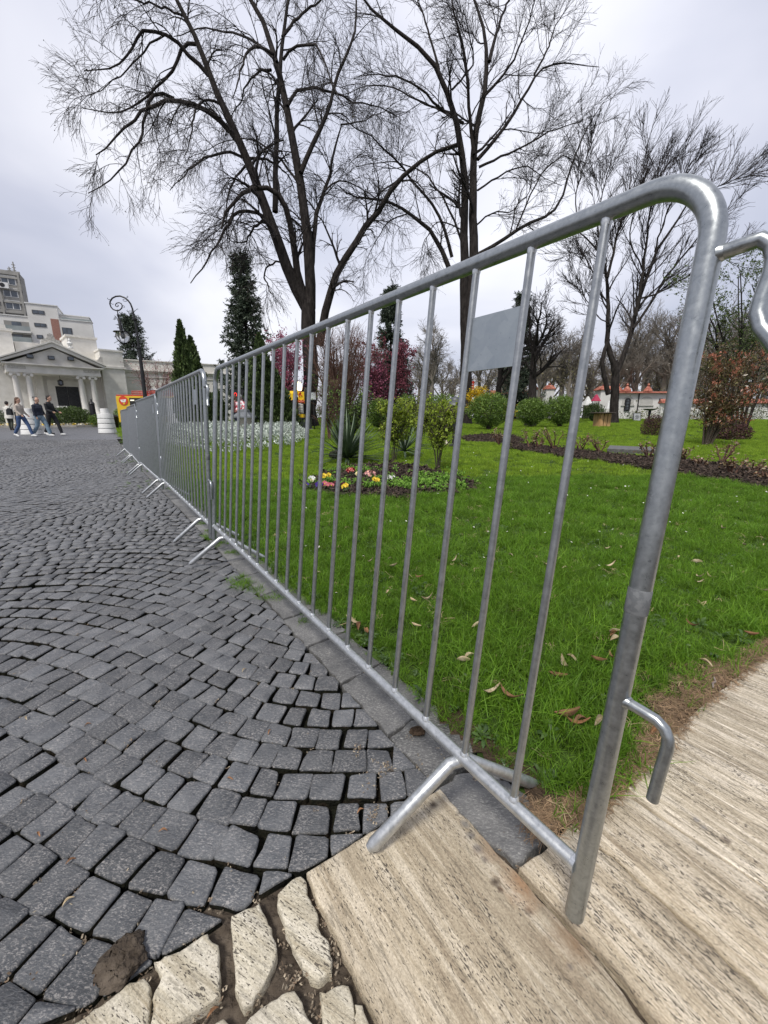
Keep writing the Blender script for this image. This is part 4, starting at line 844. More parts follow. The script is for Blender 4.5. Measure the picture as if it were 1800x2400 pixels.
limbsA = [
 ([(1285, 1500), (1240, 1440), (1190, 1300), (1130, 1130), (1080, 1000), (1000, 790), (960, 690), (880, 520), (820, 380), (760, 220), (690, 80), (635, 0), (590, -140)], .36, .07, -1.5),
 ([(1300, 1500), (1305, 1300), (1270, 1000), (1240, 800), (1200, 600), (1170, 440), (1140, 280), (1080, 130), (1010, 0), (950, -140)], .34, .08, 1.0),
 ([(1275, 1450), (1235, 1330), (1215, 1150), (1200, 1060), (1180, 970), (1130, 905), (1060, 900), (960, 940), (900, 1010), (870, 1100)], .24, .05, -3.0),
 ([(1130, 1030), (1135, 800), (1140, 560), (1150, 380), (1165, 180), (1200, 0), (1210, -120)], .17, .07, 2.5),
 ([(1300, 1500), (1310, 1200), (1330, 1020), (1370, 930), (1400, 850), (1425, 680), (1450, 605)], .20, .04, 3.0),
 ([(1255, 840), (1310, 700), (1380, 560), (1410, 440), (1450, 320), (1510, 200), (1530, 60), (1520, -60)], .14, .04, 2.0),
 ([(1345, 1680), (1365, 1560), (1400, 1400), (1490, 1220), (1580, 1080), (1660, 970), (1740, 880), (1830, 790), (1930, 720), (2010, 700)], .27, .07, -2.0),
 ([(960, 700), (900, 620), (840, 560), (770, 510), (700, 485), (640, 480), (580, 500), (510, 530), (450, 560), (400, 640), (340, 700), (260, 760)], .15, .025, -2.5),
 ([(640, 480), (600, 440), (560, 435), (525, 480), (515, 530), (490, 560), (485, 640), (490, 680), (440, 740), (390, 790), (330, 880), (220, 940)], .09, .02, -3.0),
 ([(805, 365), (740, 290), (680, 220), (600, 165), (540, 140), (490, 130), (450, 190), (435, 260), (400, 300), (330, 330), (200, 340)], .11, .02, -2.0),
 ([(755, 215), (720, 190), (690, 200), (660, 250), (650, 320), (600, 380), (540, 450), (450, 520), (330, 560), (200, 530)], .09, .02, -1.0),
 ([(600, 165), (500, 230), (430, 320), (330, 400), (260, 450), (180, 470)], .05, .015, 1.0),
 ([(870, 510), (830, 485), (790, 480), (750, 520), (730, 600), (715, 700), (700, 800)], .07, .015, -3.0),
 ([(985, 770), (920, 740), (860, 740), (780, 770), (700, 830), (620, 930)], .08, .015, -3.5),
 ([(1000, 770), (1080, 770), (1150, 810), (1200, 860), (1225, 920)], .08, .03, 2.5),
 ([(1085, 1060), (1020, 1015), (960, 1020), (900, 1080), (850, 1180), (790, 1280), (720, 1380)], .10, .02, -4.0),
 ([(1085, 1060), (1030, 1100), (990, 1170), (960, 1185), (900, 1165)], .08, .02, -1.5),
 ([(1125, 265), (1050, 220), (1000, 240), (970, 300), (950, 400), (920, 480)], .08, .02, -2.5),
 ([(1110, 340), (1050, 350), (1000, 400), (960, 500), (900, 600)], .07, .02, 3.0),
 ([(1140, 300), (1070, 230), (1000, 180), (880, 150), (740, 130), (640, 190)], .08, .02, 4.0),
 ([(1190, 515), (1220, 450), (1280, 430), (1380, 435), (1440, 460), (1530, 500), (1620, 510), (1720, 560)], .09, .02, 3.5),
 ([(1170, 290), (1200, 230), (1310, 205), (1350, 250), (1400, 400), (1460, 520)], .07, .02, -3.0),
 ([(1205, 1310), (1150, 1268), (1100, 1280), (1070, 1330), (1090, 1380), (1110, 1430)], .06, .03, -2.0),
 ([(1165, 180), (1240, 80), (1330, 10), (1440, -60)], .08, .03, 1.5),
 ([(690, 80), (600, 40), (500, 10), (400, -10), (300, -60)], .06, .02, -2.0),
 ([(1450, 605), (1520, 600), (1620, 560), (1720, 500)], .04, .015, 2.5),
 ([(1370, 930), (1430, 870), (1520, 900), (1620, 960), (1720, 1080)], .05, .015, 3.5),
 ([(1000, 790), (940, 860), (900, 940), (890, 1050), (900, 1180)], .07, .015, 2.0),
 ([(1250, 900), (1180, 800), (1100, 720), (1000, 660), (900, 680), (780, 740)], .07, .015, 4.0)]
cfgA = dict(dy=3.0,
 l1=dict(k=9, fr=(0.18, 1.0), ln=(1.3, 3.4), ang=(0.85, 0.25), bend=(0, 0, -0.28), npts=7, rr=0.42, wig=0.13, rmin=0.014, up=(0, 0, 0.25)),
 l2=dict(k=9, fr=(0.15, 1.0), ln=(0.8, 2.3), ang=(0.7, 0.2), bend=(0, 0, -0.40), npts=6, rr=0.55, wig=0.10, rmin=0.0095),
 l3=dict(k=5, fr=(0.12, 1.0), ln=(0.35, 1.05), ang=(0.6, 0.2), bend=(0, 0, -0.25), npts=4, rr=0.6, wig=0.12, rmin=0.0062))
tA, tipsA = bare_tree('linden_tree', 'great bare linden left of centre with several dark stems and drooping twigs', [([(1292, 2030), (1305, 1800), (1295, 1640), (1290, 1480)], .50, .42)], limbsA, cA, YA, cfgA)
# a few dry seed bunches hang on
def quads_cloud(C, size, flat=0.0, axis=None, jit=0.35, asp=0.55):
    n = len(C); a = norm(RNG.normal(size=(n, 3))); b = norm(np.cross(a, RNG.normal(size=(n, 3)))); s = (size*(1+RNG.normal(0, jit, n)))[:, None] if np.isscalar(size) else size[:, None]
    V = np.stack([C-a*s, C-b*s*asp, C+a*s, C+b*s*asp], 1).reshape(-1, 3); F = np.arange(4*n).reshape(n, 4); return V, F
ti = tipsA[RNG.integers(0, len(tipsA), 1500)][:, -1]+RNG.normal(0, .03, (1500, 3)); V, F = quads_cloud(ti, 0.035)
prop(fast('seed_bunches', V, F, mat('dry_seeds', (0.06, 0.045, 0.03), (0.12, 0.10, 0.06), scale=3), tA), kind='stuff')
YB = 32.0
limbsB = [
 ([(480, 1200), (475, 1020), (480, 850), (480, 700), (475, 600), (460, 500), (430, 440), (410, 350), (380, 270), (330, 200), (260, 150), (180, 100), (100, 30), (40, -60)], .34, .05, -2),
 ([(515, 1000), (515, 800), (512, 640), (515, 560), (530, 470), (560, 350), (575, 240), (560, 130), (530, 50), (500, -50)], .32, .06, 1.5),
 ([(575, 240), (600, 130), (640, 20), (680, -60)], .12, .03, 2), ([(515, 600), (500, 450), (490, 330), (478, 200), (440, 60), (420, -60)], .13, .04, -1),
 ([(530, 620), (620, 520), (700, 400), (750, 290), (800, 250), (840, 240), (900, 255), (1000, 260)], .13, .02, 2.5),
 ([(535, 650), (640, 600), (760, 540), (860, 490), (940, 470)], .09, .02, -2), ([(750, 290), (810, 180), (830, 100), (880, 30)], .07, .02, 1),
 ([(530, 990), (600, 955), (680, 890), (740, 860), (840, 830), (860, 750), (930, 540), (990, 440), (1020, 400)], .14, .02, 2),
 ([(680, 890), (760, 700), (850, 600), (960, 640), (1010, 620)], .06, .015, 3),
 ([(425, 1060), (380, 940), (330, 880), (280, 840), (230, 800), (150, 775), (60, 775), (-20, 720)], .18, .03, -2), ([(430, 1000), (400, 880), (340, 770), (260, 690), (230, 640), (150, 560), (50, 480), (-40, 440)], .12, .02, -3),
 ([(490, 1010), (440, 850), (380, 740), (310, 660), (200, 620), (60, 650)], .09, .02, 2), ([(475, 480), (380, 420), (300, 330), (200, 290), (80, 290)], .10, .02, -3.5), ([(430, 440), (300, 400), (220, 340), (100, 330), (0, 370)], .07, .02, 1.5),
 ([(550, 380), (640, 280), (700, 170), (740, 60), (760, -40)], .10, .02, -2.5), ([(380, 270), (340, 120), (300, 0), (280, -60)], .08, .03, 3), ([(470, 560), (370, 590), (290, 640), (180, 730), (90, 800)], .12, .03, -1),
 ([(530, 740), (620, 680), (720, 640), (800, 700), (860, 720)], .07, .015, 3), ([(520, 880), (590, 820), (650, 830), (730, 760), (750, 640)], .06, .015, -3), ([(430, 350), (520, 250), (500, 130), (470, 20)], .07, .02, -2),
 ([(480, 900), (380, 850), (330, 920), (300, 1020)], .05, .015, -2), ([(260, 830), (180, 860), (120, 960), (80, 1060)], .05, .015, 2)]
cfgB = dict(dy=3.0,
 l1=dict(k=10, fr=(0.15, 1.0), ln=(1.6, 4.8), ang=(0.7, 0.25), bend=(0, 0, 0.10), npts=7, rr=0.42, wig=0.15, rmin=0.015),
 l2=dict(k=9, fr=(0.15, 1.0), ln=(0.8, 2.5), ang=(0.65, 0.2), bend=(0, 0, 0.05), npts=6, rr=0.55, wig=0.12, rmin=0.0105),
 l3=dict(k=5, fr=(0.12, 1.0), ln=(0.35, 1.15), ang=(0.6, 0.2), bend=(0, 0, -0.05), npts=4, rr=0.6, wig=0.13, rmin=0.0068))
bare_tree('linden_tree', 'tall bare tree with double dark trunk rising behind the middle of the nearest barrier', [([(482, 1560), (486, 1400), (483, 1200)], .46, .40), ([(490, 1300), (500, 1130), (515, 990)], .36, .30)], limbsB, cB, YB, cfgB)
cC = lambda x, y: (x, y)
YC = 34.0
def fan(u0, v0, u1, v1, bow, n=6):
    out = []
    for i in range(n):
        t = i/(n-1); out.append((u0+(u1-u0)*t+bow*math.sin(math.pi*t), v0+(v1-v0)*t))
    return out
limbsC = [([(1437, 850), (1420, 800), (1428, 750), (1424, 700), (1424, 640), (1405, 590), (1380, 560), (1350, 540)], .22, .04), ([(1424, 650), (1440, 580), (1455, 520), (1475, 450), (1480, 400)], .11, .03),
 ([(1443, 880), (1468, 820), (1484, 770), (1498, 700), (1515, 650), (1535, 590), (1575, 530), (1620, 470), (1660, 420)], .22, .03), ([(1490, 740), (1500, 680), (1512, 590), (1520, 500), (1540, 430), (1545, 370)], .13, .03),
 ([(1484, 770), (1520, 720), (1560, 650), (1600, 600), (1650, 540), (1720, 480)], .11, .02), ([(1498, 700), (1540, 690), (1590, 660), (1650, 620), (1730, 590)], .07, .02), ([(1424, 640), (1390, 640), (1370, 600), (1340, 590)], .06, .02),
 ([(1430, 760), (1400, 740), (1370, 700), (1350, 640)], .05, .02), ([(1535, 590), (1560, 500), (1600, 430), (1620, 370)], .07, .02), ([(1405, 590), (1400, 500), (1420, 420), (1440, 350)], .06, .02), ([(1455, 520), (1500, 470), (1560, 390), (1600, 340)], .06, .02),
 ([(1620, 470), (1680, 440), (1720, 420), (1770, 410)], .05, .02), ([(1515, 650), (1470, 560), (1500, 440), (1520, 330)], .06, .02), ([(1350, 540), (1350, 450), (1370, 380), (1390, 330)], .05, .02)]
cfgC = dict(dy=2.5,
 l1=dict(k=15, fr=(0.2, 1.0), ln=(1.8, 4.6), ang=(0.65, 0.25), bend=(0.02, 0, 0.12), npts=7, rr=0.48, wig=0.10, rmin=0.020, up=(0.08, 0, 0.30)),
 l2=dict(k=8, fr=(0.1, 1.0), ln=(0.9, 2.2), ang=(0.42, 0.18), bend=(0.06, 0, 0.10), npts=6, rr=0.5, wig=0.10, rmin=0.0135, up=(0.0, 0, 0.1)),
 l3=dict(k=4, fr=(0.1, 1.0), ln=(0.4, 1.2), ang=(0.4, 0.2), bend=(0.05, 0, 0.05), npts=4, rr=0.6, wig=0.12, rmin=0.0095))
bare_tree('ash_tree', 'bare tree forking low behind the right half of the nearest barrier, twigs swept up', [([(1437, 985), (1441, 930), (1443, 880), (1440, 845)], .36, .27), ([(1426, 925), (1416, 880), (1411, 848), (1416, 822), (1427, 795)], .20, .13)], limbsC, cC, YC, cfgC)
# smaller trees between
def generic_bare(name, h, spread, seed, k1=9, up=0.35, rs=1.0, bendz=0.08, lv=3, mt=None, mtw=None, r0=0.18, lean=0.05):
    """a bare tree at the origin, returned as an Empty with trunk and branches"""
    global RNG; keep = RNG; RNG = np.random.default_rng(seed); rr_ = random.Random(seed)
    n = 12; tz = np.linspace(0, h*0.62, n); tr = np.stack([np.cumsum(RNG.normal(0, lean*h*0.06, n)), np.cumsum(RNG.normal(0, lean*h*0.06, n)), tz], 1); tr[0, 2] = -0.2
    rad = np.linspace(r0, r0*0.45, n)*rs; rad[0] *= 1.4
    t = bpy.data.objects.new(name, None); COL.objects.link(t)
    C0, R0 = sprout(tr[None], rad[None], k=k1, fr=(0.38, 1.0), ln=(h*0.35*spread, h*0.62*spread), ang=(0.6, 0.22), bend=(0, 0, bendz+up*0.4), npts=9, rr=0.6, wig=0.13, rmin=0.02*rs, lenpow=0.5)
    V, F = join([tubes(tr[None], rad[None], 10), tubes(C0, R0, 7)]); fast('trunk', V, F, mt or M_bark, t)
    C1, R1 = sprout(C0, R0, k=8, fr=(0.2, 1), ln=(h*0.10, h*0.26), ang=(0.65, 0.2), bend=(0, 0, bendz), npts=6, rr=0.5, wig=0.15, rmin=0.012*rs)
    C2, R2 = sprout(C1, R1, k=7, fr=(0.15, 1), ln=(h*0.05, h*0.14), ang=(0.65, 0.2), bend=(0, 0, bendz), npts=5, rr=0.55, wig=0.16, rmin=0.009*rs)
    parts = [tubes(C1, R1, 4), tubes(C2, R2, 3)]; tips = C2
    if lv > 2:
        C3, R3 = sprout(C2, R2, k=4, fr=(0.15, 1), ln=(h*0.025, h*0.07), ang=(0.6, 0.2), bend=(0, 0, 0), npts=3, rr=0.6, wig=0.15, rmin=0.007*rs); parts.append(tubes(C3, R3, 3)); tips = C3
    V, F = join(parts); prop(fast('branches', V, F, mtw or M_twig, t), kind='stuff'); RNG = keep
    return t, tips
def place(t, u, Y, label, cat='tree', group=None, rz=0, sc=1.0, dz=0):
    p = gy(u, Y); t.location = (p[0], p[1], p[2]+dz); t.rotation_euler = (0, 0, rz); t.scale = (sc,)*3; return prop(t, label, cat, group)
g1, _ = generic_bare('bare_tree', 9.0, 0.75, 21, k1=7, up=0.3, rs=1.25, r0=0.26); place(g1, 1242, 27, 'slim dark bare tree between the double trunked tree and the low forking tree')
g2, _ = generic_bare('bare_tree', 11, 0.7, 22, k1=9, up=0.5, rs=1.3, r0=0.28); place(g2, 1168, 42, 'straight bare tree seen just below the blank metal sign plate')
# thin far trees massed behind everything
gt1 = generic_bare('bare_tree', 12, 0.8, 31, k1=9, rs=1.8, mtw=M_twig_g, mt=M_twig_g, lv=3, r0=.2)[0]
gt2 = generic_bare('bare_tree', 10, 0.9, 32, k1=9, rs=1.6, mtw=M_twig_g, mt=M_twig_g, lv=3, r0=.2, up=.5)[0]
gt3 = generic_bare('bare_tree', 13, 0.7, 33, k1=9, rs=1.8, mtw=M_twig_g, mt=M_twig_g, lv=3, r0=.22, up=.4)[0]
far = [(980, 72, 0), (1035, 80, 1), (1140, 78, 2), (1205, 66, 1), (1290, 70, 0), (1335, 84, 2), (1370, 66, 1), (1440, 78, 0), (1500, 72, 2), (1555, 64, 1), (1600, 76, 0), (1655, 68, 2), (1715, 72, 1), (1780, 64, 0), (1840, 70, 2), (1900, 76, 1), (900, 76, 2), (820, 84, 0), (1260, 58, 2), (1480, 60, 1), (1010, 60, 2), (1400, 92, 0), (1530, 92, 2), (1630, 90, 1), (1750, 90, 0), (1460, 66, 2), (1580, 58, 2), (1680, 56, 0), (1730, 62, 2), (1620, 84, 0), (1800, 58, 1), (1310, 62, 2), (1225, 90, 0), (1180, 72, 2), (1090, 68, 1), (1060, 90, 2), (945, 66, 1), (860, 70, 1), (780, 76, 0), (1425, 70, 0), (1350, 76, 1), (1510, 84, 1), (1215, 60, 1), (1270, 64, 2), (1325, 60, 0), (1378, 62, 2), (1440, 60, 1), (1120, 62, 0), (1545, 60, 2), (1595, 66, 1), (1000, 68, 2)]
srcs = [gt1, gt2, gt3]; used = set()
for i, (u, Y, k) in enumerate(far):
    o = srcs[k] if k not in used else copy_tree(srcs[k]); used.add(k)
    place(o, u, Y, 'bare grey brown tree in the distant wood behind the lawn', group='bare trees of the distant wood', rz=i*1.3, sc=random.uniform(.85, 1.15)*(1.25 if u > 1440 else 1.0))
for i, (u, Y, s, lab) in enumerate([(243, 62, .62, 'pale bare treetop behind the roof right of the portico'), (300, 66, .55, 'bare treetop behind the low wing left of the lamp spruce'), (392, 64, .60, 'fan shaped bare treetop above the low wing beside the street lamp'), (365, 70, .58, 'thin bare treetop between the lamp post and the left thuja'), (520, 60, .5, 'faint bare tree beyond the barrier between the two thujas')]):
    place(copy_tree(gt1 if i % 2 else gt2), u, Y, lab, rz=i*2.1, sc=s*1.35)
# haze of spring buds over the far wood
def cloud_pts(n, c, r, hollow=0.0):
    d = norm(RNG.normal(size=(n, 3))); q = RNG.random((n, 1))**(1/3); q = hollow+(1-hollow)*q; return np.array(c)+d*q*np.array(r)
bud = []; rv = []
for i in range(110):
    u = random.uniform(960, 1900); Y = random.uniform(55, 95); p = gy(u, Y); r = random.uniform(2.0, 4.5)
    n = 420; c = cloud_pts(n, (p[0], p[1], p[2]+random.uniform(1.5, 6.5)+(random.uniform(0, 4) if u > 1400 else 0)), (r*1.4, r, r)); bud.append(c)
C = np.vstack(bud); V, F = quads_cloud(C, 0.085)
M_bud = mat('spring_buds', (0.15, 0.16, 0.06), (0.27, 0.23, 0.14), scale=0.12, rough=0.9, rnd=0.3, transl=0.3, contrast=(0.4, 0.6))
prop(fast('far_wood_buds', V, F, M_bud, rnd=np.repeat(RNG.random(len(C)), 4)), 'haze of olive and tan spring buds over the distant wood', 'woodland', kind='stuff')
# undergrowth line
bud = []
for i in range(150):
    u = random.uniform(480, 1900); Y = random.uniform(48, 62); p = gy(u, Y); bud.append(cloud_pts(260, (p[0], p[1], p[2]+random.uniform(.2, 1.0)), (1.3, 1, random.uniform(.6, 1.3))))
C = np.vstack(bud); V, F = quads_cloud(C, 0.08)
prop(fast('undergrowth', V, F, mat('undergrowth', (0.05, 0.08, 0.025), (0.15, 0.15, 0.07), scale=0.5, rough=0.9, rnd=0.4, contrast=(.4, .6)), rnd=np.repeat(RNG.random(len(C)), 4)), 'low green undergrowth at the far edge of the lawn', 'undergrowth', kind='stuff')
# ------------------------------------------------------------------ evergreens
M_spruce = mat('spruce_needles', (0.022, 0.040, 0.024), (0.085, 0.110, 0.070), scale=2.2, rough=0.7, rnd=0.45, contrast=(.35, .65))
M_thuja = mat('thuja_scales', (0.024, 0.046, 0.010), (0.080, 0.120, 0.028), scale=3, rough=0.7, rnd=0.45, contrast=(.35, .65))
def spruce(u, Y, vtop, label, wid=0.22, seed=1, dens=1.0, base=0.08):
    global RNG; keep = RNG; RNG = np.random.default_rng(seed)
    p = gy(u, Y); top = ad(u, vtop, Y); h = top[2]-p[2]
    t = thing('spruce_tree', label, 'tree', tuple(p))
    tr = np.array([[0, 0, -0.1], [0, 0, h*.5], [0, 0, h*.98]]); V, F = tubes(resample(tr, 8)[None], np.linspace(h*.018, .02, 8)[None], 8); fast('trunk', V, F, M_bark, t)
    nb = int(150*dens); z = (base+(1-base)*RNG.random(nb)**1.25)*h; z = np.sort(z); az = np.arange(nb)*2.4+RNG.normal(0, .3, nb); Lb = (h-z)*wid*(1+RNG.normal(0, .16, nb))+h*0.012
    st = np.stack([0*z, 0*z, z], 1); d = np.stack([np.cos(az), np.sin(az), 0*az+0.10], 1); q = np.linspace(0, 1, 7)
    P = st[:, None, :]+d[:, None, :]*(Lb[:, None]*q)[:, :, None]; P[:, :, 2] -= (Lb[:, None]*(0.30*np.sin(q*2.2)-0.12*q**3)); rad = np.linspace(h*.004, .006, 7)[None]*np.ones((nb, 1))
    B = [tubes(P, rad, 4)]
    C1, R1 = sprout(P, rad, k=9, fr=(.15, 1), ln=(.10*h*wid*2, .24*h*wid*2), ang=(.8, .2), bend=(0, 0, -.3), npts=4, rr=.6, wig=.08, rmin=.004); B.append(tubes(C1, R1, 3))
    V, F = join(B); prop(fast('branches', V, F, M_bark, t), kind='stuff')
    # needle sprays: short slivers set along the twigs
    A = np.concatenate([P.reshape(nb, 7, 3)[:, 1:], ], 0); segs = []
    for Q, m in ((P, 70), (C1, 24)):
        M_, n_ = Q.shape[:2]; tt = RNG.uniform(.12, 1, (M_, m))*(n_-1); i = np.minimum(tt.astype(int), n_-2); f = (tt-i)[..., None]; mm = np.arange(M_)[:, None]
        c = Q[mm, i]*(1-f)+Q[mm, i+1]*f; tg = norm(Q[mm, i+1]-Q[mm, i]); segs.append((c.reshape(-1, 3), tg.reshape(-1, 3)))
    c = np.vstack([s[0] for s in segs]); tg = np.vstack([s[1] for s in segs]); n = len(c)
    a = norm(tg*0.7+RNG.normal(0, .55, (n, 3))); b_ = norm(np.cross(a, RNG.normal(size=(n, 3)))); s = (h*0.0085*(1+RNG.normal(0, .3, n)))[:, None]
    V = np.stack([c, c+a*s-b_*s*.28, c+a*s*2.0, c+a*s+b_*s*.28], 1).reshape(-1, 3); F = np.arange(4*n).reshape(n, 4)
    prop(fast('needles', V, F, M_spruce, t, rnd=np.repeat(RNG.random(n), 4)), kind='stuff'); RNG = keep
    return t
spruce(592, 40, 588, 'tall dark spruce behind the far end of the nearest barrier, left of the linden', 0.20, 3)
spruce(335, 55, 738, 'dark spruce standing behind the street lamp above the low wing', 0.31, 4)
spruce(915, 42, 672, 'dark spruce between the linden and the double trunked tree', 0.20, 5)
spruce(1205, 50, 690, 'dark spruce behind the blank metal sign plate', 0.20, 6)
spruce(530, 60, 845, 'small distant spruce seen between the first two barriers', 0.22, 7, .6)
def thuja(u, Y, vtop, wpx, label, seed, lobes=3, double=None):
    global RNG; keep = RNG; RNG = np.random.default_rng(seed); p = gy(u, Y); h = ad(u, vtop, Y)[2]-p[2]; w = wpx/FPX*Y/2*0.96
    t = thing('thuja_tree', label, 'tree', tuple(p)); V, F = tubes(np.array([[[0, 0, -.1], [0, 0, h*.3], [0, 0, h*.8]]]), np.array([[.1, .08, .03]]), 8); fast('trunk', V, F, M_bark, t)
    Cs, As = [], []
    for (ox, oz, sw, sh, n) in double or [(0, 0, 1, 1, 16000)]:
        q = RNG.random(n); az = RNG.uniform(0, 6.283, n); prof = np.sin(np.pi*np.clip(q, 0, 1)**0.62)**0.75*(1-q*0.35)
        lump = 1+0.15*np.sin(az*5+q*41)+0.13*np.sin(az*3-q*23+2)+0.10*np.sin(az*11+q*73); rr = w*sw*prof*lump*(0.62+0.40*RNG.random(n)**.7)
        c = np.stack([ox*w+rr*np.cos(az), rr*np.sin(az), oz*h+q*h*sh], 1); Cs.append(c); As.append(np.stack([np.cos(az)*.55, np.sin(az)*.55, 0*az+1], 1))
    c = np.vstack(Cs); A = np.vstack(As); n = len(c)
    a = norm(A+RNG.normal(0, .35, A.shape)); b_ = norm(np.cross(a, RNG.normal(size=(n, 3)))); s = (h*.013*(1+RNG.normal(0, .4, n)))[:, None]
    V = np.stack([c-a*s, c-b_*s*.6, c+a*s*1.3, c+b_*s*.6], 1).reshape(-1, 3); prop(fast('foliage', V, np.arange(4*n).reshape(n, 4), M_thuja, t, rnd=np.repeat(RNG.random(n), 4)), kind='stuff'); RNG = keep
    return t
thuja(455, 21, 752, 78, 'dark green thuja column behind the second barrier, tall narrow tip to the left', 8, double=[(-.28, 0, .80, 1.0, 12000), (.25, 0, .85, .86, 11000), (.5, 0, .8, .55, 8000)])
thuja(628, 17, 782, 112, 'broad dark thuja cone behind the left half of the nearest barrier', 9, double=[(-.15, 0, .75, 1.0, 12000), (.25, 0, .85, .72, 11000), (.62, 0, .75, .45, 8000), (-.45, 0, .6, .5, 6000)])
thuja(512, 24, 905, 46, 'low dark thuja between the second and the nearest barrier', 10)
# ------------------------------------------------------------------ round bushes and hedges
M_bush = mat('bush_leaves', (0.070, 0.140, 0.018), (0.180, 0.270, 0.044), scale=4, rough=0.5, rnd=0.4, transl=0.22, contrast=(.35, .65))
M_box = mat('box_leaves', (0.028, 0.060, 0.010), (0.085, 0.130, 0.026), scale=5, rough=0.5, rnd=0.45, transl=0.15, contrast=(.35, .65))
M_stem = mat('stem', (0.05, 0.038, 0.025), (0.10, 0.08, 0.06), scale=20, rough=.9)
def bush(name, u0, u1, vt, vb, label, seed, m, n=7000, leaf=0.028, Y=None, stems=True, cat='bush', low=0.0, flat=1.0, group=None, lump=0.1):
    global RNG; keep = RNG; RNG = np.random.default_rng(seed)
    uc = (u0+u1)/2
    if Y is None: p = gp(uc, vb); Y = p[1]
    p = gy(uc, Y); w = (u1-u0)/FPX*Y/2*1.02; h = ad(uc, vt, Y)[2]-p[2]
    t = thing(name, label, cat, tuple(p), group=group)
    d = norm(RNG.normal(size=(n, 3))); d[:, 2] = np.where(RNG.random(n) < .42, -np.abs(d[:, 2])*.92, np.abs(d[:, 2]))
    az = np.arctan2(d[:, 1], d[:, 0]); el = d[:, 2]; L_ = 1+lump*np.sin(az*4+seed)*np.cos(el*5)+lump*.8*np.sin(az*9+el*11)+lump*.5*np.sin(az*17+el*23+seed)
    q = (RNG.random(n)**0.28)[:, None]; zc = h*(0.52 if not low else 0.35)
    c = d*q*L_[:, None]*np.array([w, w*.95, h*.50 if not low else h*.66])+np.array([0, 0, zc]); c = c[c[:, 2] > (0.07*h if not low else 0.01)]; n = len(c)
    # taper towards the stems
    if stems:
        k = np.clip(0.58+c[:, 2]/h*1.1, .58, 1); c[:, :2] *= k[:, None]
    a = norm(RNG.normal(size=(n, 3))+norm(c-np.array([0, 0, zc]))*.7); b_ = norm(np.cross(a, RNG.normal(size=(n, 3)))); s = (leaf*(1+RNG.normal(0, .3, n)))[:, None]
    V = np.stack([c-a*s, c-b_*s*.55, c+a*s, c+b_*s*.55], 1).reshape(-1, 3); prop(fast('leaves', V, np.arange(4*n).reshape(n, 4), m, t, smooth=False, rnd=np.repeat(RNG.random(n), 4)), kind='stuff')
    k = 16 if stems else 7; az = RNG.uniform(0, 6.283, k); r = w*RNG.uniform(.2, .75, k); P = np.stack([np.stack([0.06*w*np.cos(az), 0.06*w*np.sin(az), 0*az-.03], 1), np.stack([r*.4*np.cos(az), r*.4*np.sin(az), 0*az+h*.35], 1), np.stack([r*np.cos(az), r*np.sin(az), 0*az+h*.8], 1)], 1)
    V, F = tubes(P, np.array([[.022, .014, .006]])*max(h, .5)*np.ones((k, 1)), 5); prop(fast('stems', V, F, M_stem, t), kind='stuff'); RNG = keep
    return t
bush('round_bush', 1098, 1197, 922, 1007, 'round green bush just right of the third bar, largest of the three clipped bushes', 41, M_bush, 15000, .032)
bush('round_bush', 1210, 1281, 934, 1001, 'round green bush in the middle of the three, yellow shrub behind it', 42, M_bush, 12000, .034)
bush('round_bush', 1276, 1352, 928, 1001, 'round green bush furthest right of the three, next to the bright bar', 43, M_bush, 13000, .034)
bush('round_bush', 1368, 1412, 945, 988, 'dark green bush left of the wooden box stand', 44, M_box, 4000, .05)
bush('round_bush', 925, 980, 928, 1008, 'leafy green bush behind the left yellow green shrub', 45, M_bush, 7000, .034)
bush('round_bush', 985, 1085, 925, 1004, 'wide green bush behind the dark garden lantern', 46, M_bush, 8000, .036)
bush('round_bush', 860, 925, 935, 1010, 'loose green bush beneath the magenta tree', 47, M_bush, 6000, .036)
M_silver = mat('silver_leaves', (0.36, 0.42, 0.36), (0.66, 0.70, 0.64), scale=9, rough=0.8, rnd=0.35, contrast=(.35, .65), transl=.1)
def silver_bed():
    global RNG; keep = RNG; RNG = np.random.default_rng(5)
    pl = [(385, 1040), (480, 1062), (560, 1062), (620, 1056), (680, 1048), (708, 1038), (700, 1022), (640, 1016), (560, 1016), (450, 1016), (385, 1020)]
    W_ = [gp(u, v)[:2] for u, v in pl]; t = thing('silver_hedge', 'low mound of silvery white leaved plants behind the left part of the barriers', 'plants', tuple(gp(560, 1040)))
    n = 26000; xs = RNG.uniform(min(p[0] for p in W_), max(p[0] for p in W_), n*3); ys = RNG.uniform(min(p[1] for p in W_), max(p[1] for p in W_)+2.0, n*3)
    k = pip(xs, ys, W_) | pip(xs, ys-1.2, W_); xs, ys = xs[k][:n], ys[k][:n]; n = len(xs)
    e = np.full(n, 9.0)
    for i in range(len(W_)):
        a, b = W_[i], W_[(i+1) % len(W_)]
    inner = np.ones(n)
    for dx_, dy_ in ((.3, 0), (-.3, 0), (0, -.3), (.2, -.2), (-.2, -.2)): inner *= np.where(pip(xs+dx_, ys+dy_, W_) | pip(xs+dx_, ys+dy_-1.2, W_), 1.0, 0.72)
    top = .50*inner*(1+.12*np.sin(xs*7)*np.sin(ys*6+1)+.08*np.sin(xs*15+ys*11)); z = H(xs, ys)+top*RNG.random(n)**.35
    c = np.stack([xs, ys, z], 1)-np.array(t.location); a = norm(RNG.normal(size=(n, 3))+np.array([0, -.3, 1.0])); b_ = norm(np.cross(a, RNG.normal(size=(n, 3)))); s = (.036*(1+RNG.normal(0, .3, n)))[:, None]
    V = np.stack([c-a*s, c-b_*s*.42, c+a*s, c+b_*s*.42], 1).reshape(-1, 3); prop(fast('leaves', V, np.arange(4*n).reshape(n, 4), M_silver, t, smooth=False, rnd=np.repeat(RNG.random(n), 4)), kind='stuff'); RNG = keep
silver_bed()
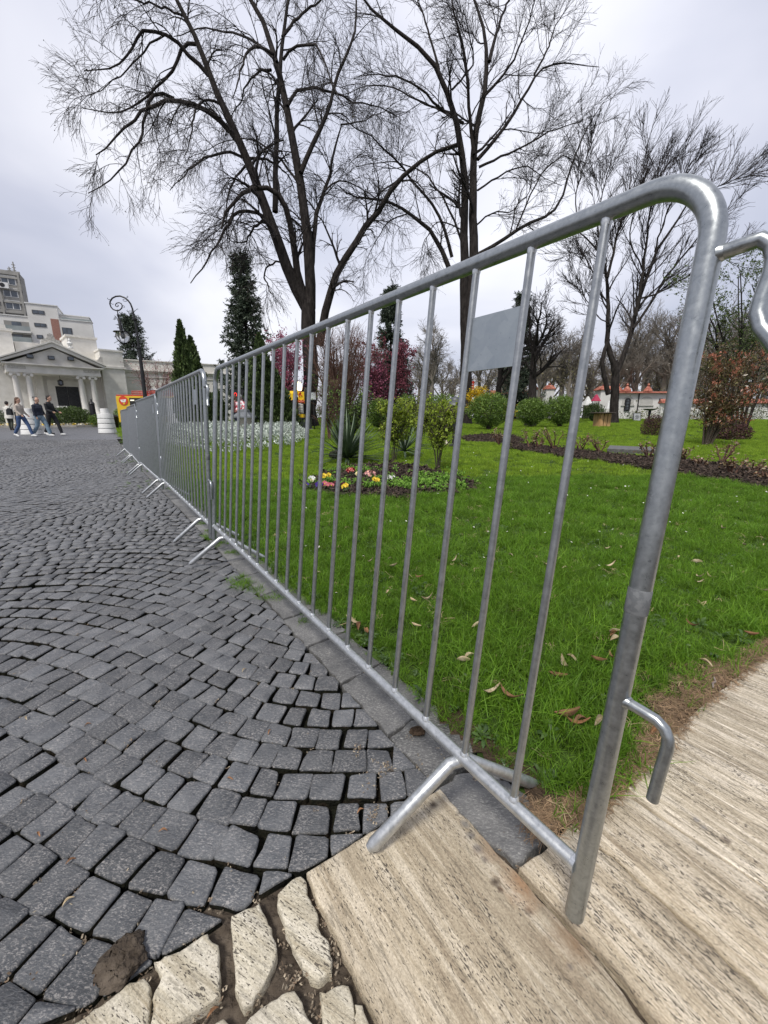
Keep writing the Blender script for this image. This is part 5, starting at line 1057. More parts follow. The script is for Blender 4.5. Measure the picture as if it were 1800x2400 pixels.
# ------------------------------------------------------------------ coloured shrubs and blossoming trees
def blossom(u, Y, vt, vb, wpx, label, seed, col, n=9000, leaf=.03, name='blossom_tree', stems=14, tw=None, hmin=.25, leafpart='blossoms', cat='tree', k3=6, fill=1.0, tr=.25, smax=.85):
    global RNG; keep = RNG; RNG = np.random.default_rng(seed); p = gy(u, Y); h = ad(u, vt, Y)[2]-p[2]; w = wpx/FPX*Y/2
    t = thing(name, label, cat, tuple(p)); az = RNG.uniform(0, 6.283, stems); r = w*RNG.uniform(.25, smax, stems); q = np.linspace(0, 1, 7)
    P = np.stack([np.stack([r*np.cos(az)*(.10+.90*x**1.3), r*np.sin(az)*(.10+.90*x**1.3), h*(x*.88-.02)+0*az], 1) for x in q], 1)+RNG.normal(0, .02*h, (stems, 7, 3))*q[None, :, None]
    rad = np.linspace(.017 if name != 'lime_shrub' else .011, .005, 7)[None]*h/2*np.ones((stems, 1)); C1, R1 = sprout(P, rad, k=9, fr=(hmin, 1), ln=(.16*h, .38*h), ang=(.6, .2), bend=(0, 0, .08), npts=6, rr=.5, wig=.12, rmin=.006)
    C2, R2 = sprout(C1, R1, k=k3, fr=(.15, 1), ln=(.07*h, .2*h), ang=(.6, .2), bend=(0, 0, .04), npts=4, rr=.55, wig=.14, rmin=.005)
    V, F = tubes(P, rad, 6); fast('trunk', V, F, tw or M_bark, t); V, F = join([tubes(C1, R1, 4), tubes(C2, R2, 3)]); prop(fast('branches', V, F, tw or M_twig, t), kind='stuff')
    if n:
        A = C2.reshape(-1, 3); c = A[RNG.integers(0, len(A), n)]+RNG.normal(0, leaf*1.2, (n, 3)); V, F = quads_cloud(c, leaf, asp=.7)
        prop(fast(leafpart, V, F, col, t, smooth=False, rnd=np.repeat(RNG.random(n), 4)), kind='stuff')
    RNG = keep; return t
M_mag = mat('magenta_blossom', (0.30, 0.07, 0.13), (0.48, 0.17, 0.26), scale=2, rough=.7, rnd=.35, transl=.35)
M_plum = mat('dark_plum_leaf', (0.15, 0.04, 0.05), (0.30, 0.08, 0.12), scale=2, rough=.7, rnd=.35, transl=.3)
M_pink = mat('pale_pink_blossom', (0.42, 0.24, 0.24), (0.58, 0.38, 0.38), scale=2, rough=.8, rnd=.2, transl=.3)
M_fors = mat('forsythia', (0.55, 0.36, 0.015), (0.78, 0.58, 0.03), scale=3, rough=.7, rnd=.25, transl=.3)
M_lime = mat('lime_leaf', (0.17, 0.26, 0.016), (0.36, 0.44, 0.045), scale=6, rough=.6, rnd=.35, transl=.35)
blossom(672, 24, 795, 0, 140, 'magenta blossoming tree left of the linden trunk', 51, M_mag, 8000, .045)
blossom(905, 25, 800, 0, 160, 'magenta and plum coloured tree right of the russet shrub', 52, M_plum, 8000, .045)
blossom(880, 24.5, 850, 0, 80, 'brighter magenta blossoming bush low behind the yucca', 58, M_mag, 3500, .04)
blossom(800, 17, 770, 0, 190, 'tall russet bare shrub with many thin upright stems before the linden', 53, None, 0, name='russet_shrub', stems=44, tw=M_twig_r, hmin=.12, cat='shrub', k3=7)
blossom(372, 30, 845, 0, 90, 'small bare tree with pale pink buds before the low wing', 54, M_pink, 2200, .028, tw=M_twig_r)
blossom(1120, 30, 908, 0, 60, 'bright yellow forsythia behind the largest round bush', 55, M_fors, 4500, .05, name='forsythia_shrub', cat='shrub')
blossom(1192, 24, 945, 0, 26, 'small yellow forsythia between two round bushes', 56, M_fors, 900, .035, name='forsythia_shrub', cat='shrub')
M_fresh = mat('fresh_leaf', (0.07, 0.11, 0.03), (0.17, 0.22, 0.08), scale=2, rough=.6, rnd=.4, transl=.35)
blossom(1740, 20, 560, 0, 330, 'tree with small fresh green leaves at the right behind the red shrub', 57, M_fresh, 11000, .035, name='budding_tree', stems=9, leafpart='leaves')
# lime shrubs in the flower bed
def lime(u, v, vt, wpx, label, seed, n, st=9):
    p = gp(u, v); return blossom(u, p[1], vt, v, wpx, label, seed, M_lime, int(n*1.15), .017, name='lime_shrub', stems=st, tw=M_stem, hmin=.3, leafpart='leaves', cat='shrub', k3=5, smax=.8)
lime(1030, 1102, 935, 112, 'bare stemmed shrub with lime green leaves standing in the flower bed', 61, 2600)
lime(925, 1082, 942, 130, 'lime green shrub directly behind the yucca', 62, 3400)
lime(985, 1050, 930, 90, 'lime green shrub between the two larger ones', 66, 1600)
blossom(770, 14, 880, 0, 60, 'thin twiggy shrub left of the yucca', 63, M_bush, 900, .02, name='twiggy_shrub', stems=12, tw=M_twig_r, hmin=.2, leafpart='leaves', cat='shrub')
blossom(820, 12, 915, 0, 110, 'green twiggy shrub behind the yucca', 64, M_bush, 2600, .022, name='twiggy_shrub', stems=16, tw=M_twig, hmin=.2, leafpart='leaves', cat='shrub')
# photinia with red young leaves
def photinia():
    global RNG; keep = RNG; RNG = np.random.default_rng(71); u, v = 1655, 1043; p = gp(u, v); Y = p[1]; h = ad(u+25, 742, Y)[2]-p[2]; w = 190/FPX*Y/2
    t = thing('photinia_shrub', 'large shrub with orange red young leaves over green behind the near end post', 'shrub', tuple(p)); k = 18; az = RNG.uniform(0, 6.283, k); r = w*RNG.uniform(.2, .85, k); q = np.linspace(0, 1, 7)
    P = np.stack([np.stack([r*np.cos(az)*(.12+.88*x)+.35*x*w, r*np.sin(az)*(.12+.88*x), h*(x*.93)+0*az], 1) for x in q], 1); P[:, -1, 2] *= RNG.uniform(.55, 1, k); P[:, 3:, 2] *= RNG.uniform(.6, 1.0, k)[:, None]
    rad = np.linspace(.022, .008, 7)[None]*np.ones((k, 1)); C1, R1 = sprout(P, rad, k=9, fr=(.15, 1), ln=(.3, .9), ang=(.8, .2), bend=(0, 0, .15), npts=5, rr=.5, wig=.12, rmin=.006)
    V, F = tubes(P, rad, 6); fast('stems', V, F, M_stem, t); V, F = tubes(C1, R1, 4); prop(fast('branches', V, F, M_twig_r, t), kind='stuff')
    M_r = mat('young_red_leaf', (0.33, 0.10, 0.055), (0.52, 0.22, 0.14), scale=4, rough=.4, rnd=.35, transl=.3); M_g = mat('old_green_leaf', (0.07, 0.10, 0.03), (0.19, 0.20, 0.07), scale=3, rough=.35, rnd=.4, transl=.2, c3=(0.12, 0.07, 0.035))
    tips = C1[:, -1]; ti = tips[RNG.permutation(len(tips))[:int(len(tips)*.62)]]
    c = np.repeat(ti, 16, 0)+RNG.normal(0, .045, (len(ti)*16, 3)); d = norm(np.tile(RNG.normal(size=(16, 3)), (len(ti), 1))+np.array([0, 0, .6])+RNG.normal(0, .3, (len(ti)*16, 3)))
    def leaves(c, a, s, nm, m):
        n = len(c); b_ = norm(np.cross(a, RNG.normal(size=(n, 3)))); s = (s*(1+RNG.normal(0, .25, n)))[:, None]; V = np.stack([c, c+a*s-b_*s*.35, c+a*s*2, c+a*s+b_*s*.35], 1).reshape(-1, 3); prop(fast(nm, V, np.arange(4*n).reshape(n, 4), m, t, smooth=False, rnd=np.repeat(RNG.random(n), 4)), kind='stuff')
    leaves(c, d, .038, 'red_leaves', M_r)
    A = np.concatenate([C1.reshape(-1, 3), P[:, 2:].reshape(-1, 3)]); c = A[RNG.integers(0, len(A), 9500)]+RNG.normal(0, .08, (9500, 3)); leaves(c, norm(RNG.normal(size=(9500, 3))+np.array([0, 0, .3])), .036, 'green_leaves', M_g); RNG = keep
photinia()
M_berb = mat('berberis_leaf', (0.035, 0.014, 0.012), (0.09, 0.035, 0.028), scale=9, rough=.7, rnd=.4)
bush('berberis_bush', 1510, 1562, 972, 1021, 'dark wine red clipped bush left of the near end post', 72, M_berb, 5000, .02, low=1, stems=False, lump=.03)
bush('berberis_bush', 1672, 1758, 984, 1030, 'dark wine red mound behind the large red leaved shrub', 73, M_berb, 6000, .024, low=1, stems=False, lump=.04)
# leaning trunks at far right
blossom(1810, 26, 840, 0, 120, 'leaning bare shrub near the right picture edge', 74, M_fresh, 800, .03, name='leaning_shrub', stems=6, cat='shrub')
# yucca
def yucca(u, v, n, rad, label, seed, hz=.75):
    rr_ = random.Random(seed); p = gp(u, v); t = thing('yucca_plant', label, 'plant', tuple(p)); m = mat('yucca_leaf', (0.045, 0.075, 0.038), (0.11, 0.155, 0.085), scale=5, rough=.4, rnd=.3)
    V, F, Rn = [], [], []
    for i in range(n):
        az = rr_.uniform(0, 6.283); el = rr_.uniform(.02, 1.35); l = rad*rr_.uniform(.65, 1.1); d = np.array([math.cos(az)*math.cos(el), math.sin(az)*math.cos(el), math.sin(el)]); s = norm(np.cross(d, [0, 0, 1.0])+1e-6); w = rr_.uniform(.013, .021); b = len(V); rv = rr_.random(); sag = rr_.uniform(.05, .35)*(1-el/1.6)
        up_ = np.cross(s, d)
        for k in range(7):
            tt = k/6; c = d*l*tt+np.array([0, 0, .10-sag*l*tt*tt]); ww = w*(1.25*math.sin(math.pi*min(1, .28+tt*.72))**.7); V += [c-s*ww, c+up_*(-ww*.35), c+s*ww]; Rn += [rv]*3
        for k in range(6):
            for q in range(2): F.append((b+3*k+q, b+3*k+q+1, b+3*k+q+4, b+3*k+q+3))
    fast('leaves', np.array(V), np.array(F), m, t, rnd=Rn)
yucca(815, 1085, 150, .95, 'dark spiky yucca with long sword leaves at the left of the flower bed', 81)
yucca(948, 1068, 60, .75, 'smaller spiky yucca between the lime green shrubs', 82)
# ------------------------------------------------------------------ flower bed
def poly_sheet(name, poly, mt, z, res=0.10, rough=.018):
    P = np.array(poly); xs = np.arange(P[:, 0].min()-.1, P[:, 0].max()+.1, res); ys = np.arange(P[:, 1].min()-.1, P[:, 1].max()+.1, res)
    def hf(X, Y): return H(X, Y)+rough*(np.sin(X*21+Y*7)*np.sin(Y*19)+.6*np.sin(X*47)*np.sin(Y*41+X*9))
    return prop(grid(name, xs, ys, z, mt, keep=lambda x, y: pip(x, y, [tuple(q) for q in poly]), hf=hf), kind='structure')
M_mulch = mat('bark_mulch', (0.022, 0.015, 0.011), (0.085, 0.058, 0.042), scale=14, rough=.95, bump=1, bscale=30, bdist=.03, rnd=.45)
poly_sheet('flower_bed_soil', bed1, M_mulch, .012, .05); poly_sheet('mulch_bed', bed2, M_mulch, .02, .06); poly_sheet('mulch_bed_end', bed3, M_mulch, .012, .1)
def chips(n, l):
    V, F, Rn = [], [], []
    for _ in range(n):
        c = np.array([random.gauss(0, .05), random.gauss(0, .05), random.uniform(0, .018)]); a = norm(RNG.normal(size=3)*np.array([1, 1, .35]))*l*random.uniform(.5, 1.3)/2; b_ = norm(np.cross(a, RNG.normal(size=3)))*l*.22; nn = norm(np.cross(a, b_))*l*.07; k = len(V); V += [c-a-b_, c+a-b_, c+a+b_, c-a+b_, c-a-b_+nn, c+a-b_+nn, c+a+b_+nn, c-a+b_+nn]
        F += [(k, k+1, k+2, k+3), (k+4, k+5, k+6, k+7), (k, k+1, k+5, k+4), (k+1, k+2, k+6, k+5), (k+2, k+3, k+7, k+6), (k+3, k, k+4, k+7)]; Rn += [random.random()]*8
    me = bpy.data.meshes.new('chips'); me.from_pydata([tuple(v) for v in V], [], F); me.update(); at = me.attributes.new('rnd', 'FLOAT', 'POINT'); at.data.foreach_set('value', np.array(Rn, np.float32)); return me
chv = variants('bark_chips', [chips(16, .05) for _ in range(5)], M_mulch); Pc = []
for bd, n in ((bed1, 900), (bed2, 3800), (bed3, 600)):
    B = np.array(bd); x = RNG.uniform(B[:, 0].min(), B[:, 0].max(), n*4); y = RNG.uniform(B[:, 1].min(), B[:, 1].max(), n*4); k = pip(x, y, [tuple(q) for q in bd]); x, y = x[k][:n], y[k][:n]; Pc.append(np.stack([x, y, H(x, y)+.018], 1))
Pc = np.vstack(Pc); prop(scatter('bark_chips', Pc, chv, RNG.uniform(.5, 1.1, len(Pc)), .3), 'dark bark chips covering the flower bed and mulch strip', 'mulch', kind='stuff')
def petal_flower(name, u, v, hgt, cols, label, r=.028, n=3, seed=0, cat='flower', group=None, kind='pansy'):
    r *= 1.05; n += 1
    rr_ = random.Random(seed); p = gp(u, v); t = thing(name, label, cat, tuple(p), group=group)
    lf = MB()
    for i in range(34):
        az = rr_.uniform(0, 6.283); d = np.array([math.cos(az), math.sin(az), 0]); s = np.array([-d[1], d[0], 0]); l = rr_.uniform(.04, .085); z = rr_.uniform(.01, .05); lf.add([tuple(d*.01+np.array([0, 0, z])), tuple(d*l*.5+s*.014+np.array([0, 0, z+.02])), tuple(d*l+np.array([0, 0, z+.005])), tuple(d*l*.5-s*.014+np.array([0, 0, z+.02]))], [(0, 1, 2, 3)])
    lf.build('leaves', M_weed, t)
    for i in range(n):
        c = np.array([rr_.gauss(0, r*1.3), rr_.gauss(0, r*.9), hgt*rr_.uniform(.8, 1.15)]); m_ = MB(); view = norm(np.array([0, 0, .9])-np.array([p[0], p[1], 0.1])+RNG.normal(0, .25, 3)); a = norm(np.cross(view, [0, 0, 1])); b_ = np.cross(a, view)
        for k in range(5):
            an = k*1.2566+.3; pc = c+(a*math.cos(an)+b_*math.sin(an))*r*.55; ring = [tuple(pc+(a*math.cos(q*1.0472)+b_*math.sin(q*1.0472))*r*.55+view*.004*math.sin(k*2+q)) for q in range(6)]; m_.cm = 0 if k < 3 else 1; m_.add(ring, [tuple(range(6))])
        m_.cm = 2; m_.add([tuple(c+(a*math.cos(q*1.0472)+b_*math.sin(q*1.0472))*r*.2+view*.008) for q in range(6)], [tuple(range(6))])
        m_.build('flower_head', cols, t)
        sg = MB(); sg.tube([(0, 0, 0), (c[0]*.5, c[1]*.5, c[2]*.6), tuple(c)], .0022, 5); sg.build('stem', M_weed, t)
    return t
M_vio = mat('petal_violet', (0.045, 0.015, 0.20), (0.08, 0.03, 0.30), scale=40); M_dk = mat('petal_dark', (0.03, 0.008, 0.02)); M_rose = mat('petal_rose', (0.50, 0.10, 0.13), (0.62, 0.20, 0.22), scale=50); M_cream = mat('petal_cream', (0.78, 0.74, 0.45)); M_burg = mat('petal_burgundy', (0.10, 0.012, 0.025))
for i, (u, v, hz, cols, lab, r, n) in enumerate([
    (730, 1141, .11, [M_white, M_cream, M_yel], 'white pansies with yellow hearts at the left tip of the flower bed', .030, 3), (724, 1149, .07, [M_vio, M_vio, M_yel], 'violet pansy at the far left edge of the flower bed', .028, 1), (744, 1151, .075, [M_vio, M_vio, M_dk], 'deep violet pansies below the white ones', .032, 3),
    (770, 1139, .12, [M_yel, M_yel, M_dk], 'yellow pansies above the rose coloured ones', .030, 2), (768, 1150, .075, [M_rose, M_burg, M_yel], 'rose pansies below the yellow ones', .032, 3), (790, 1148, .08, [M_burg, M_burg, M_dk], 'dark burgundy flower between two bars', .026, 2),
    (811, 1155, .075, [M_yel, M_yel, M_dk], 'yellow pansies below the red primrose', .028, 3), (884, 1143, .09, [M_yel, M_yel, M_dk], 'yellow pansies right of the pink primrose', .028, 2), (918, 1135, .085, [M_white, M_white, M_dk], 'white pansies with dark hearts at the middle of the bed', .028, 2)]):
    petal_flower('pansy', u, v, hz, cols, lab, r, n, i)
def primrose(u, v, m1, m2, label, r, seed):
    rr_ = random.Random(seed); p = gp(u, v); t = thing('primrose', label, 'flower', tuple(p)); lf = MB()
    for i in range(12):
        az = i*.52+rr_.uniform(-.2, .2); d = np.array([math.cos(az), math.sin(az), 0]); s = np.array([-d[1], d[0], 0]); l = rr_.uniform(.08, .13)
        lf.add([tuple(d*.01), tuple(d*l*.5+s*.026+np.array([0, 0, .055])), tuple(d*l*.55+np.array([0, 0, .042])), tuple(d*l+np.array([0, 0, .045])), tuple(d*l*.5-s*.026+np.array([0, 0, .055]))], [(0, 1, 2), (1, 3, 2), (3, 4, 2), (4, 0, 2)])
    lf.build('leaves', mat('primrose_leaf', (0.07, 0.13, 0.025), (0.15, 0.23, 0.05), scale=30, rough=.6), t)
    hd = MB()
    for i in range(34):
        d = norm(np.array([rr_.gauss(0, 1), rr_.gauss(0, 1), abs(rr_.gauss(0, 1))])); c = np.array([0, 0, .11])+d*np.array([r, r, r*.75]); a = norm(np.cross(d, [.3, .1, 1])); b_ = np.cross(d, a); q0 = .018
        hd.cm = 0; ring = [tuple(c+(a*math.cos(q*.628)+b_*math.sin(q*.628))*q0*(1 if q % 2 else .68)+d*(.004 if q % 2 else 0)) for q in range(10)]; hd.add(ring, [tuple(range(10))]); hd.cm = 1; hd.add([tuple(c+(a*math.cos(q*1.256)+b_*math.sin(q*1.256))*.005+d*.004) for q in range(5)], [tuple(range(5))])
    hd.build('flower_head', [m1, m2], t); sm = MB(); sm.tube([(0, 0, 0), (0, 0, .1)], .006, 6); sm.build('stem', M_weed, t)
M_redp = mat('petal_red', (0.35, 0.010, 0.035), (0.55, 0.03, 0.07), scale=60); M_pinkp = mat('petal_pink', (0.72, 0.30, 0.34), (0.85, 0.48, 0.48), scale=60)
primrose(823, 1122, M_redp, M_cream, 'cherry red primrose ball behind the front flowers', .068, 1); primrose(868, 1132, M_pinkp, M_yel, 'salmon pink primrose ball in the flower bed', .078, 2); primrose(840, 1130, M_cream, M_yel, 'creamy yellow primrose left of the pink one', .038, 3)
lv = variants('bed_leaves', [rosette(9, .06, .022, .07) for _ in range(5)], mat('bed_leaf', (0.08, 0.19, 0.02), (0.20, 0.36, 0.045), scale=12, rough=.85, rnd=.35, transl=.3)); Pb = []
for u, v, n, r in [(940, 1148, 46, .18), (975, 1140, 40, .18), (1010, 1150, 26, .16), (1045, 1138, 40, .18), (1070, 1150, 16, .12), (1000, 1125, 34, .3), (900, 1130, 22, .15), (860, 1110, 30, .3), (800, 1108, 26, .35), (870, 1150, 16, .12), (1060, 1122, 18, .2), (760, 1140, 18, .2), (820, 1140, 16, .2)]:
    c = gp(u, v)
    for _ in range(n): Pb.append((c[0]+random.gauss(0, r*.6), c[1]+random.gauss(0, r*.5), float(H(c[0], c[1]))+random.uniform(.0, .05)))
prop(scatter('bed_foliage', Pb, lv, RNG.uniform(.6, 1.2, len(Pb)), .35), 'low fresh green leafy plants covering the right half of the flower bed', 'plants', kind='stuff')
# pruned roses in the mulch strip
M_rosew = mat('rose_wood', (0.06, 0.028, 0.018), (0.14, 0.07, 0.045), scale=30, rough=.8); M_rosel = mat('rose_leaf', (0.12, 0.16, 0.08), (0.30, 0.32, 0.22), scale=30, rough=.35, rnd=.4, c3=(0.22, 0.10, 0.05))
def rose(u, v, hpx, label, seed):
    global RNG; keep = RNG; RNG = np.random.default_rng(seed); p = gp(u, v); h = hpx/FPX*p[1]; t = thing('rose_bush', label, 'rose', tuple(p), group='pruned roses in the mulch strip'); k = 5; az = RNG.uniform(0, 6.283, k); q = np.linspace(0, 1, 6); r = h*RNG.uniform(.25, .6, k)
    P = np.stack([np.stack([r*np.cos(az)*x, r*np.sin(az)*x, h*.85*x-.02+0*az], 1) for x in q], 1)+RNG.normal(0, .025*h, (k, 6, 3)); rad = np.linspace(.016, .008, 6)[None]*np.ones((k, 1)); C1, R1 = sprout(P, rad, k=4, fr=(.4, 1), ln=(.2*h, .45*h), ang=(.8, .2), bend=(0, 0, .2), npts=4, rr=.6, wig=.15, rmin=.004)
    V, F = join([tubes(P, rad, 6), tubes(C1, R1, 4)]); fast('stems', V, F, M_rosew, t); A = C1[:, 2:].reshape(-1, 3); n = 110; c = A[RNG.integers(0, len(A), n)]+RNG.normal(0, .03, (n, 3)); a = norm(RNG.normal(size=(n, 3))*np.array([1, 1, .4])); b_ = norm(np.cross(a, RNG.normal(size=(n, 3)))); s = (.02*(1+RNG.normal(0, .25, n)))[:, None]
    V = np.stack([c-a*s, c-b_*s*.6, c+a*s, c+b_*s*.6], 1).reshape(-1, 3); prop(fast('leaves', V, np.arange(4*n).reshape(n, 4), M_rosel, t, smooth=False, rnd=np.repeat(RNG.random(n), 4)), kind='stuff'); RNG = keep
for i, (u, v, h, lab) in enumerate([(1172, 1045, 40, 'small rose stub at the left end of the mulch strip'), (1240, 1052, 48, 'gnarled brown rose at the left of the second bar'), (1262, 1054, 36, 'short leafy rose beside the gnarled one'), (1300, 1056, 55, 'tallest thin rose with pale leaves in the middle of the strip'), (1362, 1058, 42, 'reddish leaved rose just right of the nearest bar'), (1405, 1066, 44, 'low twiggy rose before the grey stone ledge'), (1520, 1076, 42, 'pale leaved rose at the right end of the stone ledge'),
                                    (1600, 1082, 38, 'rose with whitish leaves right of the end post'), (1690, 1090, 58, 'broad rose with whitish leaves under the red leaved shrub'), (1715, 1118, 50, 'bare dark rose in front of the broad pale one'), (1765, 1112, 36, 'flat whitish leaved rose near the right edge'), (1795, 1130, 34, 'rose cut by the right picture edge'), (1640, 1096, 30, 'small rose stub between end post and red leaved shrub')]): rose(u, v, h, lab, 90+i)
# ================================================================== BUILDINGS
class Fac:
    """a facade frame: local x along the wall, local y into the building, z up"""
    def __init__(s, u, Y, deg):
        s.p = ad(u, 978, Y)[:2]; s.a = math.radians(deg); s.d = np.array([math.cos(s.a), math.sin(s.a)]); s.n = np.array([-s.d[1], s.d[0]])
    def __call__(s, u, v, off=0.0):
        r = ray(u, v); c = np.array([0, 0, CAMH]); o = s.p+s.n*off; t = ((o-c[:2])@s.n)/(r[:2]@s.n); q = c+r*t
        return float((q[:2]-s.p)@s.d), float(q[2])
    def thing(s, name, label, cat): return thing(name, label, cat, (s.p[0], s.p[1], 0), s.a)
M_stucco = mat('stucco_grey', (0.62, 0.60, 0.55), (0.76, 0.74, 0.69), scale=1.3, rough=.9, bump=.25, bscale=25, detail=8)
M_stucco2 = mat('stucco_relief', (0.34, 0.33, 0.30), (0.60, 0.58, 0.53), scale=9, rough=.9, bump=1, bscale=12, bdist=.03)
M_apt = mat('render_pale', (0.58, 0.57, 0.54), (0.68, 0.67, 0.64), scale=.5, rough=.9)
M_conc = mat('concrete_old', (0.24, 0.235, 0.215), (0.36, 0.35, 0.325), scale=.8, rough=.95, bump=.3, bscale=6)
M_brick = mat('brick_red', (0.26, 0.13, 0.10), (0.34, 0.19, 0.15), scale=6, rough=.9)
M_glass = mat('dark_glass', (0.03, 0.04, 0.05), (0.09, 0.11, 0.14), scale=.7, rough=.12, spec=.8)
M_wframe = mat('window_frame', (0.06, 0.06, 0.065)); M_white_p = mat('white_paint', (0.62, 0.62, 0.60), (0.74, 0.74, 0.72), scale=3, rough=.6)
M_black = mat('black_iron', (0.010, 0.010, 0.011), (0.022, 0.022, 0.024), scale=20, rough=.5, spec=.4)
M_door = mat('dark_door', (0.012, 0.013, 0.014), (0.026, 0.028, 0.03), scale=6, rough=.5)
M_railglass = mat('rail_glass', (0.22, 0.25, 0.245), (0.30, 0.33, 0.325), scale=1, rough=.15)
def cA4(x, y): return (x/3.4, y/3.4+780)
P_ = Fac(18, 34, 45)
bt = P_.thing('classical_building', 'pale classical pavilion with columned portico and pediment at the left', 'building')
zB, zE0, zE1, s0, s1 = 1.12, 4.43, 5.15, 0.5, 6.98
m = MB(); TB = 2.3
m.box(-9, s0-.05, TB, 9, -.2, 5.6); m.box(s1+.35, 9.2, 1.1, 9, -.2, 6.9); m.box(s0-.05, s1+.35, TB+.002, 9, -.2, 6.2); m.build('wall', M_stucco, bt)
m = MB(); m.box(s1+.25, 9.35, 1.0, 9, 5.35, 5.55); m.box(s1+.28, 9.3, 1.04, 9, 6.9, 7.05); m.box(-9, s0-.35, TB-.12, TB, 4.9, 5.1); m.box(-9, s0-.35, TB-.15, 9, 5.6, 5.72); m.build('cornice', M_stucco, bt)
m = MB(); m.box(5.3, 7.6, 3.0, 6, 6.2, 8.1); m.box(5.2, 7.7, 2.9, 6.1, 8.1, 8.28); m.box(-.5, 1.5, 3.0, 6, 6.2, 8.0); m.box(-.6, 1.6, 2.9, 6.1, 8.0, 8.2); m.box(-.3, 1.2, 3.1, 5.9, 8.2, 8.5); m.box(1.6, 5.2, 3.6, 6, 6.2, 7.3); m.build('attic', M_stucco, bt)
m = MB(); m.box(s0-.6, s1+.6, -.7, TB, -.2, .85); m.box(s0-.4, s1+.4, -.4, TB, .85, zB-.13); m.box(s0-.2, s1+.2, -.3, TB, zB-.13, zB); m.build('steps', M_stucco, bt)
m = MB(); m.box(s0, s1, 0, TB, zE0, zE0+.22); m.box(s0+.03, s1-.03, .03, TB, zE0+.22, zE1-.12); m.box(s0-.12, s1+.12, -.12, TB, zE1-.12, zE1-.06); m.box(s0-.22, s1+.22, -.22, TB, zE1-.06, zE1+.03); m.build('entablature', M_stucco, bt)
for a, b in ((s0+.1, s0+1.25), (s1-1.3, s1-.15)): m = MB(); m.box(a, b, .005, .028, zE0+.30, zE1-.20); m.build('relief_panel', M_stucco2, bt)
ap = 7.0; cx = (s0+s1)/2; e0, e1 = s0-.35, s1+.35; zb = zE1+.03
m = MB(); m.prism([(e0+.5, zb), (e1-.5, zb), (cx, ap-.42)], .12, TB, ax='y'); m.build('tympanum', M_stucco, bt)
m = MB()
for (xa, xb) in ((e0, cx), (e1, cx)):
    sg = 1 if xb > xa else -1
    m.prism([(xa, zb), (xa, zb+.16), (xb, ap), (xb, ap-.34)][::sg], -.2, TB, ax='y'); m.prism([(xa-sg*.12, zb+.164), (xa-sg*.12, zb+.27), (xb, ap+.12), (xb, ap+.004)][::sg], -.3, TB, ax='y')
prop(m.build('raking_cornice', M_stucco, bt), kind='stuff')
m = MB(); m.prism([(cx-.75, ap-.25), (cx-.62, ap+.22), (cx-.30, ap+.30), (cx-.22, ap+.62), (cx, ap+.75), (cx+.22, ap+.62), (cx+.30, ap+.30), (cx+.62, ap+.22), (cx+.85, ap-.25)], -.05, .35, ax='y'); m.build('acroterion', M_stucco2, bt)
m = MB(); m.prism([(e1-.75, zb+.35), (e1-.65, zb+.55), (e1-.40, zb+.75), (e1-.25, zb+1.0), (e1-.05, zb+1.0), (e1-.02, zb+.3)], 0, .35, ax='y'); m.build('acroterion', M_stucco2, bt)
m = MB(); m.lathe([(.30, 0), (.30, .1), (.16, .16), (.12, .3), (.26, .42), (.30, .55), (.18, .68), (.10, .78), (.16, .86), (.12, .96), (.02, 1.15)], 14, (0, 0, 0), Matrix.Translation((cx+1.35, .5, 6.75)) @ Matrix.Scale(.75, 4)); m.build('urn', M_white_p, bt, smooth=True)
for sx in (0.98, 1.82, 5.42, 6.30):
    m = MB(); prof = [(.30, zB), (.30, zB+.08), (.27, zB+.14), (.225, zB+.2), (.225, zB+1.2), (.195, zE0-.30), (.21, zE0-.26), (.19, zE0-.22)]
    m.lathe(prof, 20, (sx, .32, 0)); c = m.build('column', M_stucco, bt, smooth=True)
    m = MB(); m.box(sx-.27, sx+.27, .06, .58, zE0-.12, zE0-.002)
    for q in (-1, 1):
        for y0 in (.02, .50): m.lathe([(.02, -.06), (.11, -.055), (.125, 0), (.11, .055), (.02, .06)], 14, M=Matrix.Translation((sx+q*.23, y0+.06, zE0-.18)) @ Matrix.Rotation(math.pi/2, 4, 'X'))
    prop(m.build('capital', M_stucco, c, smooth=True), kind='stuff')
for sx in (2.65,):
    m = MB(); m.box(sx-.25, sx+.25, TB-.35, TB, zB, zE0); m.build('pilaster', M_stucco, bt)
dA = P_(*cA4(437, 425), TB); dB = P_(*cA4(630, 592), TB); d0, d1 = dA[0], P_(*cA4(622, 430), TB)[0]
zt = dA[1]
m = MB(); m.box(d0-.55, d0-.0, TB-.12, TB-.002, zB, zt+.5); m.box(d1, d1+.55, TB-.12, TB-.002, zB, zt+.5); m.box(d0, d1, TB-.12, TB-.002, zt, zt+.5); m.build('door_surround', M_stucco, bt)
for k in range(2):
    a, b = (d0, (d0+d1)/2-.01) if k == 0 else ((d0+d1)/2+.01, d1); m = MB(); m.box(a, b, TB-.06, TB-.004, zB, zt-.002); dr = m.build('door', M_door, bt); g = MB(); mt_ = M_wframe; w_ = b-a
    for i in range(3):
        cz = zB+(zt-zB)*(i+.5)/3; r_ = min(w_, (zt-zB)/3)*.42; g.tube([(a+w_/2+r_*math.cos(q*math.pi/8), TB-.075, cz+r_*math.sin(q*math.pi/8)) for q in range(17)], .012, 5); g.tube([(a+.05, TB-.075, cz-r_), (b-.05, TB-.075, cz+r_)], .01, 5); g.tube([(a+.05, TB-.075, cz+r_), (b-.05, TB-.075, cz-r_)], .01, 5); g.tube([(a+.03, TB-.075, zB+(zt-zB)*i/3+.02), (b-.03, TB-.075, zB+(zt-zB)*i/3+.02)], .012, 5)
    prop(g.build('door_grille', mt_, dr), kind='stuff')
